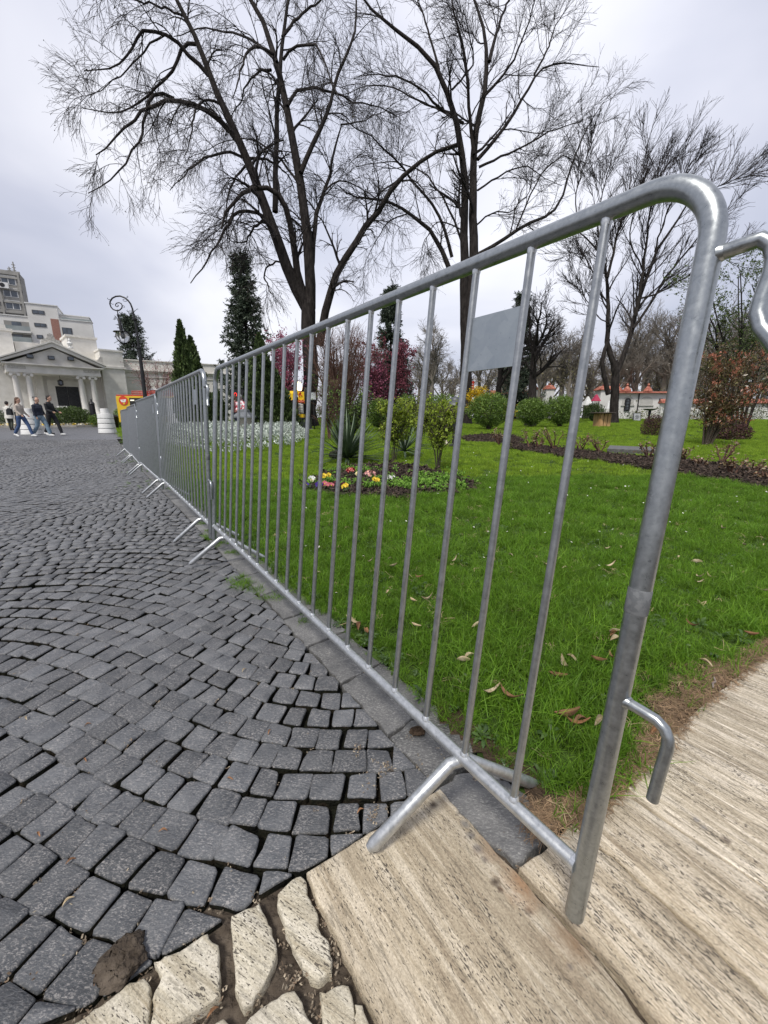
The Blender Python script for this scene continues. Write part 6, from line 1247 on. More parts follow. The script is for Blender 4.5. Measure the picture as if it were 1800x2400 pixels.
for x, y in ((237, 188), (407, 200), (562, 207)):
    s_, z_ = P_(*cA4(x, y), -.1); m = MB(); m.box(s_-.22, s_+.22, -.32, -.02, z_-.15, z_+.15, ); f = m.build('floodlight', M_black, bt, bevel=.02); m = MB(); m.box(s_-.18, s_+.18, -.335, -.323, z_-.11, z_+.11); m.build('lens', M_glass, f)
s_, z_ = P_(*cA4(482, 395), 1.2); hl = thing('hanging_lantern', 'dark lantern hanging under the portico in front of the double door', 'lantern', tuple(Vector((P_.p[0]+P_.d[0]*s_+P_.n[0]*1.2, P_.p[1]+P_.d[1]*s_+P_.n[1]*1.2, z_))), P_.a)
m = MB(); m.tube([(0, 0, .25), (0, 0, zE0-z_)], .015, 6); m.build('chain', M_black, hl); m = MB(); m.lathe([(.02, .28), (.10, .22), (.20, .14), (.24, .12), (.20, .10)], 6); m.lathe([(.20, -.2), (.22, -.22), (.10, -.28), (.02, -.3)], 6)
for k in range(6): a = k*math.pi/3; m.tube([(.2*math.cos(a), .2*math.sin(a), -.2), (.2*math.cos(a), .2*math.sin(a), .11)], .014, 5)
prop(m.build('frame', M_black, hl), kind='stuff'); m = MB(); m.lathe([(.17, -.19), (.17, .1)], 6); m.build('glass', M_glass, hl)
# low wing right of the portico
W_ = Fac(264, 42, 28); wt = W_.thing('low_wing', 'long low pale wing with flat roof behind the street lamp', 'building')
m = MB(); m.box(-3, 14, 0, 8, -.3, 6.40); m.build('wall', M_stucco, wt); m = MB(); m.box(-3, 14.1, -.14, 0, 5.25, 5.42); m.box(-3, 14.1, -.28, 0, 5.424, 5.50); m.box(-3, 14.1, -.08, 0, 4.80, 4.94); m.box(-3.1, 14.1, -.10, 8, 6.404, 6.50); m.build('cornice', M_stucco, wt)
cC4 = lambda x, y: (x/3.967+240, y/3.967+680)
(a, z1), (b, _), (_, z0) = W_(*cC4(625, 882)), W_(*cC4(702, 884)), W_(*cC4(660, 945)); z0 = min(z0, z1-1.4)
m = MB(); m.box(a-.08, b+.08, -.05, .0, z0-.08, z1+.08); w = m.build('window', M_wframe, wt); m = MB(); m.box(a, b, -.06, -.052, z0, z1); m.build('pane', M_glass, w)
# apartment block behind
A_ = Fac(60, 60, 30); at_ = A_.thing('apartment_block', 'white modern apartment block with balconies and a brick strip behind the pediment', 'building')
cB4 = lambda x, y: (x/3.808, y/3.808+640)
def wbox(par, x0, y0, x1, y1, off=0.0, nm='window', split=0, F=A_, cv=cB4, fr=M_wframe, gl=M_glass, prt=.06):
    (a, z1), (b, _), (_, z0) = F(*cv(x0, y0), off), F(*cv(x1, y0+(x1-x0)*.08), off), F(*cv(x0+(y1-y0)*.15, y1), off)
    m = MB(); m.box(a-.05, b+.05, off-prt, off-.001, z0-.05, z1+.05); w = m.build(nm, fr, par)
    n = split+1
    for k in range(n): m = MB(); m.box(a+(b-a)*k/n+.04, a+(b-a)*(k+1)/n-.04, off-prt-.02, off-prt-.002, z0, z1); m.build('pane', gl, w)
    return w
m = MB(); m.box(-8, 2.4, .5, 5, 0, 14.6); m.box(2.404, 5.86, 0.02, 5, 0, 16.33); m.box(5.864, 9.45, 1.0, 4.2, 0, 15.42); m.box(5.864, 9.8, 0, .996, 0, 14.6); m.build('wall', M_apt, at_)
m = MB(); m.box(4.9, 5.82, -.02, .018, 4, 14.6); m.build('brick_strip', M_brick, at_)
m = MB(); m.box(2.3, 5.96, -.08, 5.1, 16.334, 16.45); m.box(5.964, 9.55, .9, 4.3, 15.424, 15.54); m.box(5.87, 9.9, -.1, .9, 14.604, 14.68); m.box(-8, 2.3, .4, 5, 14.604, 14.7); m.build('coping', M_white_p, at_)
m = MB(); m.box(6.2, 9.7, .03, .06, 14.684, 14.95); m.build('terrace_rail', M_railglass, at_)
m = MB(); m.lathe([(.5, 0), (.5, .15), (.35, .35), (.05, .42)], 14, (3.3, 2, 16.45)); m.build('roof_dish', M_black, at_, smooth=True)
wbox(at_, 287, 330, 390, 358, 0.02, split=1); wbox(at_, 308, 447, 408, 473, .02, split=1); wbox(at_, 330, 553, 378, 580, .02); wbox(at_, 555, 488, 636, 575, 0, split=1); wbox(at_, 575, 612, 655, 640, 0)
for (x0, y0, x1, y1) in ((32, 420, 258, 512), (52, 536, 275, 612)):
    (a, z1), (b, _), (_, z0) = A_(*cB4(x0, y0), .5), A_(*cB4(x1, y0+18), .5), A_(*cB4(x0+10, y1), .5)
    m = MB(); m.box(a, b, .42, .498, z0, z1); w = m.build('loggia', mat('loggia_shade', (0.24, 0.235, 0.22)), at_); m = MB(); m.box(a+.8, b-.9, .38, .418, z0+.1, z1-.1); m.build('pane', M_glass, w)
    m = MB(); m.box(a-.2, b+.2, -.45, .40, z0-.25, z0); bl = m.build('balcony', M_apt, at_); m = MB(); m.box(a-.15, b+.15, -.42, -.40, z0+.01, z0+.62); m.build('balcony_rail', M_railglass, bl)
for (x0, y0, x1, y1) in ((-40, 545, 10, 605), (-30, 640, 28, 695)): wbox(at_, x0, y0, x1, y1, .5)
# old tower block
T_ = Fac(54, 84, 30); tt = T_.thing('tower_block', 'old brown grey concrete tower block cut by the left picture edge', 'building')
_, zt = T_(*(120/3.318, 130/3.318+600)); sr = T_(*(205/3.318, 440/3.318+600))[0]
m = MB(); m.box(sr-16, sr, 0, 4, 0, zt); m.build('wall', M_conc, tt); cD = lambda x, y: (x/3.808, y/3.808+640)
zf = [T_(*cD(60, y))[1] for y in (38, 145, 255, 345)]
m = MB(); m.box(sr-16, sr+.15, -.2, -.002, zt-.5, zt+.2)
for z in zf: m.box(sr-16, sr+.1, -.25, -.002, z-.18, z+.18)
z = zf[-1]
for k in range(4): z -= 3.2; m.box(sr-16, sr+.1, -.25, -.002, z-.18, z+.18)
prop(m.build('floor_band', M_conc, tt), kind='stuff')
m = MB()
for k in range(7): m.box(sr-.35-3.1*k, sr-.05-3.1*k, -.38, -.255, 10, zt)
prop(m.build('rib', M_conc, tt), kind='stuff')
fh = (zf[0]-zf[2])/2
for r_ in range(3):
    for k in range(5):
        a = sr-2.9-3.1*k; z0 = zf[0]-fh*(r_+1)+.9; m = MB(); m.box(a, a+2.2, -.05, -.004, z0, z0+1.6); w = m.build('window', M_white_p, tt)
        for q in range(2): m = MB(); m.box(a+.1+1.05*q, a+1.0+1.05*q, -.075, -.052, z0+.1, z0+1.5); m.build('pane', M_glass, w)
s_, z_ = T_(*cD(30, 115)); m = MB(); m.box(s_-.9, s_+.9, -.8, -.26, z_-.5, z_+.5); ac = m.build('air_conditioner', M_white_p, tt); m = MB(); m.lathe([(.38, 0), (.38, .03), (.05, .035)], 16, M=Matrix.Translation((s_, -.8, z_)) @ Matrix.Rotation(math.pi/2, 4, 'X')); m.build('fan_grille', M_black, ac)
for u, v, h in ((28, 633, 2.4), (16, 630, 1.4)):
    s_, z_ = T_(u, v); m = MB(); m.tube([(s_, 2, zt), (s_, 2, zt+h)], [.16 if h > 2 else .08, .10], 6)
    for k in range(3): m.box(s_-.3, s_+.3, 1.95, 2.05, zt+h*(.35+.2*k), zt+h*(.35+.2*k)+.12)
    m.build('antenna', M_conc, tt)
# far planted bed with kerb before the pavilion
FB = [gp(u, v)[:2] for u, v in [(-120, 1003), (0, 1002.5), (60, 1002), (120, 1001.5), (180, 1001), (240, 1000), (300, 998), (380, 995)]]
fk = bpy.data.objects.new('kerb_far', None); COL.objects.link(fk); prop(fk, kind='structure')
M_pale = mat('pale_kerb', (0.30, 0.285, 0.25), (0.42, 0.40, 0.36), scale=4, rough=.9)
for a, b in zip(FB[:-1], FB[1:]):
    n_ = max(1, int(np.linalg.norm(b-a)/1.0)); d = (b-a)/np.linalg.norm(b-a); n2 = np.array([-d[1], d[0]])
    for k in range(n_):
        p, q = a+(b-a)*k/n_+d*.01, a+(b-a)*(k+1)/n_-d*.01; m = MB(); m.prism([tuple(p), tuple(q), tuple(q+n2*.22), tuple(p+n2*.22)], -.05, .16); m.build('kerb_stone', M_pale, fk, bevel=.015)
def strip(name, off0, off1, z, mt):
    A2 = [tuple(p+np.array([0, off0])) for p in FB]+[tuple(p+np.array([0, off1])) for p in FB[::-1]]; m = MB(); m.prism(A2, -.1, z); return prop(m.build(name, mt), kind='structure')
strip('planting_strip', .23, 1.6, .08, M_mulch); strip('grass_strip', 1.604, 22, .12, mat('grass_strip', (0.06, 0.11, 0.02), (0.11, 0.17, 0.035), scale=6, rough=1))
fl = []
for _ in range(1500):
    i = random.randrange(len(FB)-1); t_ = random.random(); p = FB[i]+(FB[i+1]-FB[i])*t_; fl.append((p[0], p[1]+random.uniform(.35, 1.55), random.uniform(.10, .30)))
V, F = quads_cloud(np.array(fl), .07, asp=1); prop(fast('bed_flowers', V, F, mat('bed_flower_mix', (0.72, 0.52, 0.04), (0.75, 0.72, 0.62), scale=2.2, rough=.8, contrast=(.48, .52)), smooth=False), 'yellow and white pansies along the far kerb before the pavilion', 'flowers', kind='stuff')
bush('clipped_hedge', 120, 212, 952, 1000, 'large rounded dark hedge before the pavilion door', 101, M_box, 14000, .05, Y=36, stems=False, low=1, lump=.04, cat='hedge')
bush('clipped_hedge', -30, 42, 957, 1000, 'rounded dark hedge cut by the left picture edge', 102, M_box, 9000, .05, Y=36, stems=False, low=1, lump=.04, cat='hedge')
bush('clipped_hedge', 268, 322, 954, 990, 'small rounded hedge before the yellow food truck', 103, M_bush, 8000, .045, Y=34, stems=False, low=1, lump=.04, cat='hedge')
bush('low_shrub', 205, 240, 972, 992, 'loose low shrub between the large hedge and the white plastic barrier', 104, M_bush, 3000, .04, Y=36, stems=False, low=1, cat='bush')
# white plastic barriers standing on the plaza
def ribbed(u, v0, v1, wpx, label, top=True):
    p = gp(u, v1); Y = p[1]; h = (v1-v0)/FPX*Y*1.03; w = wpx/FPX*Y/2; t = thing('plastic_barrier', label, 'barrier', tuple(p), -.35, 'white plastic barriers on the plaza'); hb = h*.8; n = 4
    for k in range(n):
        z0, z1 = hb*k/n, hb*(k+1)/n; w0 = w*(1-.10*k/n*1.6); w1 = w*(1-.10*(k+1)/n*1.6); m = MB(); m.lathe([(w0*.985, z0+.01), (w0*1.02, z0+.03), (w0*1.0, z0+.06), (w1*1.0, z1-.03), (w1*.96, z1)], 22); m.build('segment', M_white_p, t, smooth=True)
    m = MB(); m.lathe([(w*.45, hb-.01), (w*.47, h-.02), (w*.44, h)], 18); m.build('cap', M_white_p, t, smooth=True); return t
ribbed(253, 962, 1015.5, 36, 'white ribbed plastic barrier end standing alone right of the walking group'); ribbed(76, 962, 1019, 40, 'white ribbed plastic barrier half hidden behind the walking group')
t = thing('ash_stand', 'tall narrow black stand beside the right portico columns', 'stand', tuple(gy(220, 36.5)), 0.2); t.location.z = .9
m = MB(); m.lathe([(.32, 0), (.32, .06), (.22, .1), (.20, 1.0), (.24, 1.04), (.16, 1.2), (.05, 1.26), (.05, 1.42), (.02, 1.45)], 14); m.build('body', M_black, t, smooth=True)
t = thing('litter_bin', 'black bin behind the lone white plastic barrier', 'bin', tuple(gy(264, 30)), .1); m = MB(); m.lathe([(.30, 0), (.34, .8), (.36, .84)], 16); m.build('body', M_black, t, smooth=True); m = MB(); m.lathe([(.37, .84), (.30, .95), (.05, 1.0)], 16); m.build('lid', M_black, t, smooth=True)
m = MB(); t = thing('white_notice', 'small white notice board on the hedge before the dark door', 'sign', tuple(ad(146, 955, 36))); m.box(-.45, .45, -.02, .02, -.05, .12); m.build('board', M_white_p, t); m = MB(); m.tube([(0, 0, -1.0), (0, 0, -.05)], .03, 6); m.build('post', M_black, t)
# ------------------------------------------------------------------ yellow food truck
M_yp = mat('yellow_paint', (0.66, 0.42, 0.01), (0.72, 0.48, 0.015), scale=2, rough=.35, coat=.3); M_rp = mat('red_paint', (0.42, 0.05, 0.03), (0.55, 0.09, 0.06), scale=3, rough=.6); M_chr = mat('bright_pipe', (0.6, 0.6, 0.6), metal=.8, rough=.3)
def truckpt(x, y, Y=29.0): q = ad(*cC4(x, y), Y); return q
p0, p1 = truckpt(120, 985), truckpt(620, 985); tx0 = p0[0]; zt = p0[2]; fw = 5.2
t = thing('food_truck', 'yellow food truck with open serving hatch and red roof rack behind the street lamp', 'food truck', (tx0, 29.0, 0), .03)
m = MB(); m.box(0, fw, 0, 2.0, .45, zt); m.build('body', M_yp, t, bevel=.06); m = MB(); m.box(.02, fw-.02, .05, 1.95, zt+.004, zt+.10); m.build('roof', M_rp, t, bevel=.02)
hx0 = truckpt(247, 1000)[0]-tx0; hz1 = truckpt(247, 1002)[2]; m = MB(); m.box(hx0, fw-.5, -.03, -.004, hz1-1.15, hz1); h_ = m.build('hatch', mat('hatch_interior', (0.012, 0.012, 0.012)), t); m = MB(); m.box(hx0+.08, hx0+.34, -.05, -.034, hz1-.20, hz1-.12); m.build('hatch_lamp', mat('hatch_lamp', (.9, .85, .7), emit=((1, .9, .7), .5)), h_)
m = MB(); m.box(hx0-.05, fw-.4, -.35, -.034, hz1-1.25, hz1-1.18); m.build('counter', M_chr, t)
lx = truckpt(195, 1025)[0]-tx0; lz = truckpt(195, 1028)[2]; m = MB(); m.lathe([(.31, 0), (.31, .012)], 28, M=Matrix.Translation((lx, -.02, lz)) @ Matrix.Rotation(math.pi/2, 4, 'X')); lg = m.build('emblem', mat('emblem_red', (0.62, 0.055, 0.02), rough=.4), t)
m = MB(); m.prism([(lx-.21, lz+.06), (lx+.21, lz+.10), (lx+.14, lz-.10), (lx-.12, lz-.10)], -.045, -.036, ax='y'); m.build('emblem_cup', M_white, lg); m = MB()
for a, b in (((-.05, .0), (-.05, .06)), ((-.05, .0), (-.02, .0)), ((.01, .0), (.01, .05)), ((.01, .0), (.05, .0)), ((.05, .0), (.05, .05))): m.tube([(lx+a[0], -.05, lz+a[1]), (lx+b[0], -.05, lz+b[1])], .006, 4)
prop(m.build('emblem_letters', M_rp, lg), kind='stuff'); m = MB(); m.prism([(lx-.04, lz-.25), (lx+.09, lz-.23), (lx+.10, lz-.12), (lx-.03, lz-.12)], -.045, -.036, ax='y'); m.build('emblem_snack', M_yp, lg)
m = MB()
for z_ in (.22, .34): m.tube([(1.0, .3, zt+z_), (fw-.2, .3, zt+z_)], .035, 6); m.tube([(1.0, 1.6, zt+z_), (fw-.2, 1.6, zt+z_)], .035, 6)
for k in range(8): m.tube([(1.0+k*.55, .3, zt+.1), (1.0+k*.55, .3, zt+.34)], .025, 5)
prop(m.build('roof_rack', M_rp, t), kind='stuff'); m = MB(); m.tube([(1.9, .9, zt+.1), (1.9, .9, zt+.38), (2.0, .9, zt+.48), (2.6, .9, zt+.48), (2.75, .9, zt+.35), (2.75, .9, zt+.1)], .085, 10); m.build('exhaust_pipe', M_chr, t, smooth=True)
for x in (.9, fw-1.0): m = MB(); m.lathe([(.30, -.1), (.34, -.08), (.34, .08), (.30, .1)], 20, M=Matrix.Translation((x, .12, .34)) @ Matrix.Rotation(math.pi/2, 4, 'X')); w = m.build('wheel', M_black, t, smooth=True); m = MB(); m.lathe([(.17, -.11), (.17, -.102), (.05, -.12)], 12, M=Matrix.Translation((x, .02, .34)) @ Matrix.Rotation(math.pi/2, 4, 'X')); m.build('hub_cap', M_chr, w)
# ------------------------------------------------------------------ street lamp
YL = 16.0; base = gp(352, 1024.5); LP_ = lambda x, y: ad(*cC4(x, y), YL)
o = thing('street_lamp', 'tall black street lamp with scrolled arm and round glass lantern', 'street lamp', (ad(352, 1000, YL)[0], YL, 0)); O_ = np.array(o.location)
q = [LP_(x, y)-O_ for x, y in [(405, 1060), (372, 780), (340, 535), (322, 400), (300, 270)]]
m = MB(); m.tube([np.array([0, 0, 0.0]), np.array([0, 0, .5]), q[0], q[1], q[2]], [.12, .10, .075, .066, .056], 14); m.build('pole', M_black, o, smooth=True)
m = MB(); m.tube([q[2], q[3], q[4]], [.040, .036, .032], 12); m.build('upper_pole', M_black, o, smooth=True)
m = MB()
for pp in (q[2], q[4], q[1]*.15): m.lathe([(.05, -.05), (.085, -.03), (.085, .03), (.05, .05)], 14, tuple(pp))
m.lathe([(.24, 0), (.24, .08), (.16, .14), (.15, .55), (.18, .60), (.12, .68)], 12, (0, 0, 0)); prop(m.build('collar', M_black, o, smooth=True), kind='stuff')
sc = [(300, 270), (288, 215), (278, 170), (262, 128), (238, 95), (205, 70), (165, 55), (125, 58), (92, 75), (72, 105), (70, 130), (80, 158), (100, 180), (128, 190), (158, 187), (180, 168), (185, 145), (175, 125), (155, 116), (135, 120), (122, 132), (123, 148), (135, 155), (147, 150), (148, 140), (140, 138)]
m = MB(); m.tube([LP_(x, y)-O_ for x, y in sc], np.linspace(.032, .012, len(sc)), 8); m.build('scroll_arm', M_black, o, smooth=True)
m = MB()
for c in ([(205, 70), (225, 72), (238, 65), (236, 56), (226, 58)], [(240, 97), (212, 105), (195, 100), (190, 90), (198, 85), (205, 90)], [(185, 145), (200, 145), (208, 155), (200, 162), (194, 156)], [(72, 85), (60, 90), (50, 82), (47, 72)], [(80, 120), (92, 132), (105, 130)]): m.tube([LP_(x, y)-O_ for x, y in c], .009, 5)
prop(m.build('scroll_ornament', M_black, o, smooth=True), kind='stuff')
hp = LP_(138, 190)-O_; m = MB(); pts = [(138, 190), (143, 215), (148, 240), (152, 262), (156, 275), (176, 372)]; m.tube([LP_(x, y)-O_ for x, y in pts], [.014, .018, .045, .02, .050, .060], 10); m.build('hanger', M_black, o, smooth=True)
c = LP_(178, 384)-O_; m = MB(); m.lathe([(.03, .06), (.06, .03), (.27, -.012), (.28, -.03), (.10, -.03)], 24, tuple(c)); m.build('lantern_plate', M_black, o, smooth=True)
c = LP_(190, 432)-O_; M_lglass = bpy.data.materials.new('lantern_glass'); M_lglass.use_nodes = True; b_ = M_lglass.node_tree.nodes['Principled BSDF']; b_.inputs['Transmission Weight'].default_value = .9; b_.inputs['Roughness'].default_value = .08; b_.inputs['Base Color'].default_value = (.75, .75, .74, 1)
m = MB(); m.lathe([(.05, -.23), (.13, -.20), (.20, -.11), (.23, 0), (.20, .11), (.14, .17)], 20, tuple(c)); m.build('lantern_globe', M_lglass, o, smooth=True)
m = MB()
for k in range(8): a = k*math.pi/4; m.tube([(c[0]+r*math.cos(a), c[1]+r*math.sin(a), c[2]+z) for r, z in ((.05, -.24), (.14, -.205), (.21, -.11), (.24, 0), (.21, .11), (.14, .18))], .008, 5)
m.lathe([(.01, -.30), (.035, -.27), (.06, -.24), (.05, -.22)], 10, tuple(c)); m.lathe([(.03, -.05), (.05, .02), (.03, .16)], 10, tuple(c)); prop(m.build('lantern_cage', M_black, o, smooth=True), kind='stuff')
# ------------------------------------------------------------------ right hand wall building
M_rwhite = mat('white_wall', (0.60, 0.59, 0.56), (0.72, 0.71, 0.68), scale=.8, rough=.9); M_rshade = mat('recess_wall_shade', (0.42, 0.415, 0.39), (0.50, 0.49, 0.46), scale=.8, rough=.9); M_tile = mat('red_tiles', (0.24, 0.05, 0.03), (0.44, 0.18, 0.12), scale=3, rough=.7, bump=.5, bscale=8, contrast=(.4, .6))  # recess tone is the white wall darkened, shade painted into the colour
G_ = Fac(1455, 54, -3); gt = G_.thing('garden_pavilion', 'low white building with red tiled roof and arched window behind the forking tree', 'building'); cE = lambda x, y: (x/3.4+1360, y/3.4+860)
gz = float(H(*G_.p)); sL, zTop = G_(*cE(300, 210)); sR, _ = G_(*cE(690, 215)); zb_ = G_(*cE(400, 405))[1]
m = MB(); m.box(sL-.2, sR+1.5, 0, 5, zb_-1, zTop); m.build('wall', M_rwhite, gt); zr = G_(*cE(400, 178))[1]
m = MB(); m.prism([(-.5, zTop+.004), (2.2, zr-.15), (5.3, zTop+.004)], sL-.5, sR+1.8, ax='x'); m.build('roof', M_tile, gt)
for x in (395, 565, 325): s_, _ = G_(*cE(x, 180)); m = MB(); m.lathe([(.55, zTop+.25), (.5, zTop+.45), (.22, zTop+.8), (.10, zTop+.95), (.17, zTop+1.08), (.10, zTop+1.2), (.02, zTop+1.3)], 8, (s_, .7, 0)); m.build('roof_finial', M_tile, gt)
def arch(a, b, z0, z1, t0, t1, n=10):
    r_ = (b-a)/2; return [(a, z0), (b, z0)]+[((a+b)/2+r_*math.cos(math.pi*k/n), z1-r_*.8+r_*.8*math.sin(math.pi*k/n)) for k in range(n+1)]
for x0, x1 in ((338, 432), (480, 585)):
    (a, z1), (b, _), (_, z0) = G_(*cE(x0, 235)), G_(*cE(x1, 235)), G_(*cE(x0, 302)); m = MB(); m.prism(arch(a, b, z0, z1, 0, 0), -.03, -.002, ax='y'); m.build('recess_panel', M_rshade, gt); m = MB(); m.box(a-.1, b+.1, -.12, -.004, z0-.14, z0-.01); m.build('sill', M_rshade, gt)
(a, z1), (b, _), (_, z0) = G_(*cE(357, 248)), G_(*cE(402, 250)), G_(*cE(350, 350)); m = MB(); m.prism(arch(a, b, z0, z1, 0, 0), -.14, -.034, ax='y'); w = m.build('window', M_black, gt)
m = MB(); m.prism(arch(a+.16, b-.16, z0+.16, z1-.2, 0, 0), -.16, -.142, ax='y'); m.build('pane', mat('lit_glass', (0.10, 0.115, 0.13), rough=.2), w); m = MB()
for k in (1, 2): m.box(a+(b-a)*k/3-.03, a+(b-a)*k/3+.03, -.19, -.162, z0, z1-.2)
for k in (1, 2, 3): m.box(a+.1, b-.1, -.192, -.163, z0+(z1-z0)*k/4-.03, z0+(z1-z0)*k/4+.03)
prop(m.build('glazing_bar', M_black, w), kind='stuff')
for x in (467,): s_, _ = G_(*cE(x, 230)); m = MB(); m.tube([(s_, -.08, zb_-.2), (s_, -.08, zTop)], .07, 6); m.build('drain_pipe', M_black, gt)
wbox(gt, 632, 255, 652, 290, 0, F=G_, cv=cE)
# red capped pillars and the long wall
def pillar(u, v0, v1, wpx, Y, label, lamp=False):
    b = gy(u, Y); zt_ = ad(u, v0, Y)[2]; zc = ad(u, v1, Y)[2]; w_ = wpx/FPX*Y/2; t = thing('gate_pillar', label, 'pillar', tuple(b)); z0 = zc-b[2]; z1 = zt_-b[2]
    m = MB(); m.box(-w_, w_, -w_, w_, -.5, z0); m.build('shaft', M_rwhite, t); m = MB(); m.lathe([(w_*1.75, z0+.004), (w_*1.7, z0+.12), (w_*.9, z0+(z1-z0)*.6), (w_*.3, z0+(z1-z0)*.7), (w_*.38, z0+(z1-z0)*.85), (.02, z1)], 4, M=Matrix.Rotation(math.pi/4, 4, 'Z')); m.build('cap', M_tile, t)
    if lamp: m = MB(); m.lathe([(.02, -.45), (.13, -.35), (.16, .1), (.2, .14), (.02, .4)], 8, (0, -w_-.25, z0-1.2)); m.build('wall_lamp', M_black, t)
pillar(1281, 897, 913, 18, 56, 'white gate pillar with red cap and dark wall lamp between two round bushes', True); pillar(1247, 902, 914, 14, 60, 'white gate pillar with red cap just left of the lamp pillar'); pillar(1408, 899, 915, 26, 52, 'white gate pillar with red cap left of the forking tree')
pillar(1395, 935, 945, 9, 60, 'small white gate pillar at the left of the wooden stand') if False else None
wl = thing('boundary_wall', 'long white boundary wall with orange tile coping beyond the round bushes', 'wall', tuple(gy(1200, 60)))
zc = ad(1200, 924, 60)[2]-wl.location.z; m = MB(); m.box(-3.2, 2.2, 0, .4, -1, zc); m.build('wall', M_rwhite, wl); m = MB(); m.prism([(-.3, zc+.004), (.2, zc+.55), (.7, zc+.004)], -3.3, 2.3, ax='x'); m.build('coping', M_tile, wl)
w2 = thing('boundary_wall', 'white garden wall with red tiled coping seen behind the red leaved shrub', 'wall', tuple(gy(1720, 50)))
zc = ad(1720, 945, 50)[2]-w2.location.z; m = MB(); m.box(-9, 16, 0, .4, -1, zc); m.build('wall', M_rwhite, w2); m = MB(); m.prism([(-.3, zc+.004), (.2, zc+.5), (.7, zc+.004)], -9.1, 16.1, ax='x'); m.build('coping', M_tile, w2)
# ------------------------------------------------------------------ things on the lawn
M_plank = mat('pine_plank', (0.42, 0.24, 0.10), (0.60, 0.38, 0.18), scale=5, rough=.7, stretch=(3, 3, .5), bump=.2); M_top = mat('dark_table_top', (0.05, 0.035, 0.028), (0.09, 0.065, 0.05), scale=5, rough=.7)
p = gp(1409, 1000); Y = p[1]; t = thing('wooden_stand', 'box of pale pine planks under a dark table top, left of the forking tree', 'table', tuple(p), .1); h = ad(1409, 969, Y)[2]-p[2]; w_ = 26/FPX*Y/2
for k in range(3): m = MB(); m.box(-w_+k*2*w_/3+.025, -w_+(k+1)*2*w_/3-.025, -w_-.004*k, -w_+.03, 0, h); m.build('plank', M_plank, t)
for k in range(3): m = MB(); m.box(-w_+k*2*w_/3+.008, -w_+(k+1)*2*w_/3-.008, w_-.03, w_, 0, h); m.build('plank', M_plank, t)
for sx in (-1, 1): m = MB(); m.box(sx*w_-.015, sx*w_+.015, -w_+.034, w_-.034, 0, h-.002); m.build('side_panel', M_plank, t)
m = MB(); m.lathe([(w_*2.0, h+.002), (w_*2.05, h+.03), (w_*2.0, h+.06)], 28); m.build('table_top', M_top, t, smooth=True)
t = thing('sign_board', 'white notice board standing before the low white building', 'sign', tuple(gy(1494, 42)), -.05); Y = t.location.y; w_ = 17/FPX*Y/2; h = 18/FPX*Y
m = MB(); m.prism([(0, 0), (.06, 0), (.20, h), (.14, h)], -w_, w_, ax='x'); b = m.build('board', mat('board_edge', (.1, .1, .1)), t); m = MB(); m.prism([(-.012, .05), (-.002, .05), (.135, h-.05), (.125, h-.05)], -w_+.06, w_-.06, ax='x'); m.build('poster', M_white_p, b)
m = MB()
for k, (a_, b_2) in enumerate(((-.15, .15), (-.22, .22), (-.12, .18), (-.2, .1))): zz_ = h*(.62-.12*k); m.box(a_, b_2, -.03+zz_/h*.14-.0, -.022+zz_/h*.14, zz_, zz_+.035)
prop(m.build('printed_lines', M_black, b), kind='stuff')
p = gy(1521, 38); t = thing('bird_bath', 'dark pedestal bowl standing on the lawn left of the near end post', 'bird bath', tuple(p)); h = ad(1521, 958, 38)[2]-p[2]
m = MB(); m.lathe([(.28, 0), (.28, .08), (.12, .16), (.08, .5), (.13, h-.25), (.10, h-.18)], 14); m.build('pedestal', M_black, t, smooth=True); m = MB(); m.lathe([(.12, h-.18), (.55, h-.06), (.60, h), (.54, h-.02), (.1, h-.08)], 20); m.build('bowl', mat('stone_dark', (.12, .12, .12), (.2, .2, .2), scale=9), t, smooth=True)
# stone ledge in the mulch
a_, b_, c_, d_ = [gp(u, v)[:2] for u, v in ((1422, 1062), (1545, 1068), (1538, 1058), (1428, 1052))]; m = MB(); m.prism([tuple(a_), tuple(b_), tuple(c_), tuple(d_)], float(H(*a_))-.02, float(H(*a_))+.10); o = m.build('stone_ledge', M_kerb, bevel=.01); prop(o, 'flat grey stone slab lying at the mulch strip behind the pruned roses', 'stone')
for (u, v, r_, lab) in ((1042, 1043, .13, 'pale boulder behind the right lime green shrub'), (990, 1062, .0, ''), (790, 1075, .16, 'brown boulder beside the yucca leaves')):
    if not r_: continue
    bm = bmesh.new(); bmesh.ops.create_icosphere(bm, subdivisions=3, radius=r_)
    from mathutils import noise as mn
    for vv in bm.verts: vv.co *= 1+.25*mn.noise(vv.co*9); vv.co.z *= .7
    me = bpy.data.meshes.new('boulder'); bm.to_mesh(me); bm.free(); o = link('boulder', me, M_travP if r_ < .15 else M_bark); p = gp(u, v); o.location = (p[0], p[1], p[2]+r_*.4); prop(o, lab, 'stone')
# garden lanterns
def cap_lamp(u, vt, vb, Y, label):
    p = gy(u, Y); h = ad(u, vt, Y)[2]-p[2]; t = thing('garden_lamp', label, 'lamp', tuple(p)); r_ = .5*48/FPX*Y
    m = MB(); m.lathe([(.12, 0), (.12, .05), (.05, .10), (.045, h-.46)], 12); m.build('post', M_black, t, smooth=True); m = MB(); m.lathe([(.05, h-.46), (.14, h-.42), (.16, h-.22), (.13, h-.20)], 14); m.build('lantern_body', M_black, t, smooth=True)
    m = MB(); m.lathe([(r_*1.02, h-.22), (r_, h-.19), (r_*.72, h-.11), (r_*.58, h-.10), (r_*.56, h-.06), (r_*.38, h-.01), (.03, h), (.01, h+.02)], 22); m.build('cap', mat('cap_grey', (.05, .055, .062), (.09, .095, .105), scale=9, rough=.45), t, smooth=True)
cap_lamp(1066, 930, 1010, 10.5, 'dark domed garden lamp half hidden by the right lime green shrub')
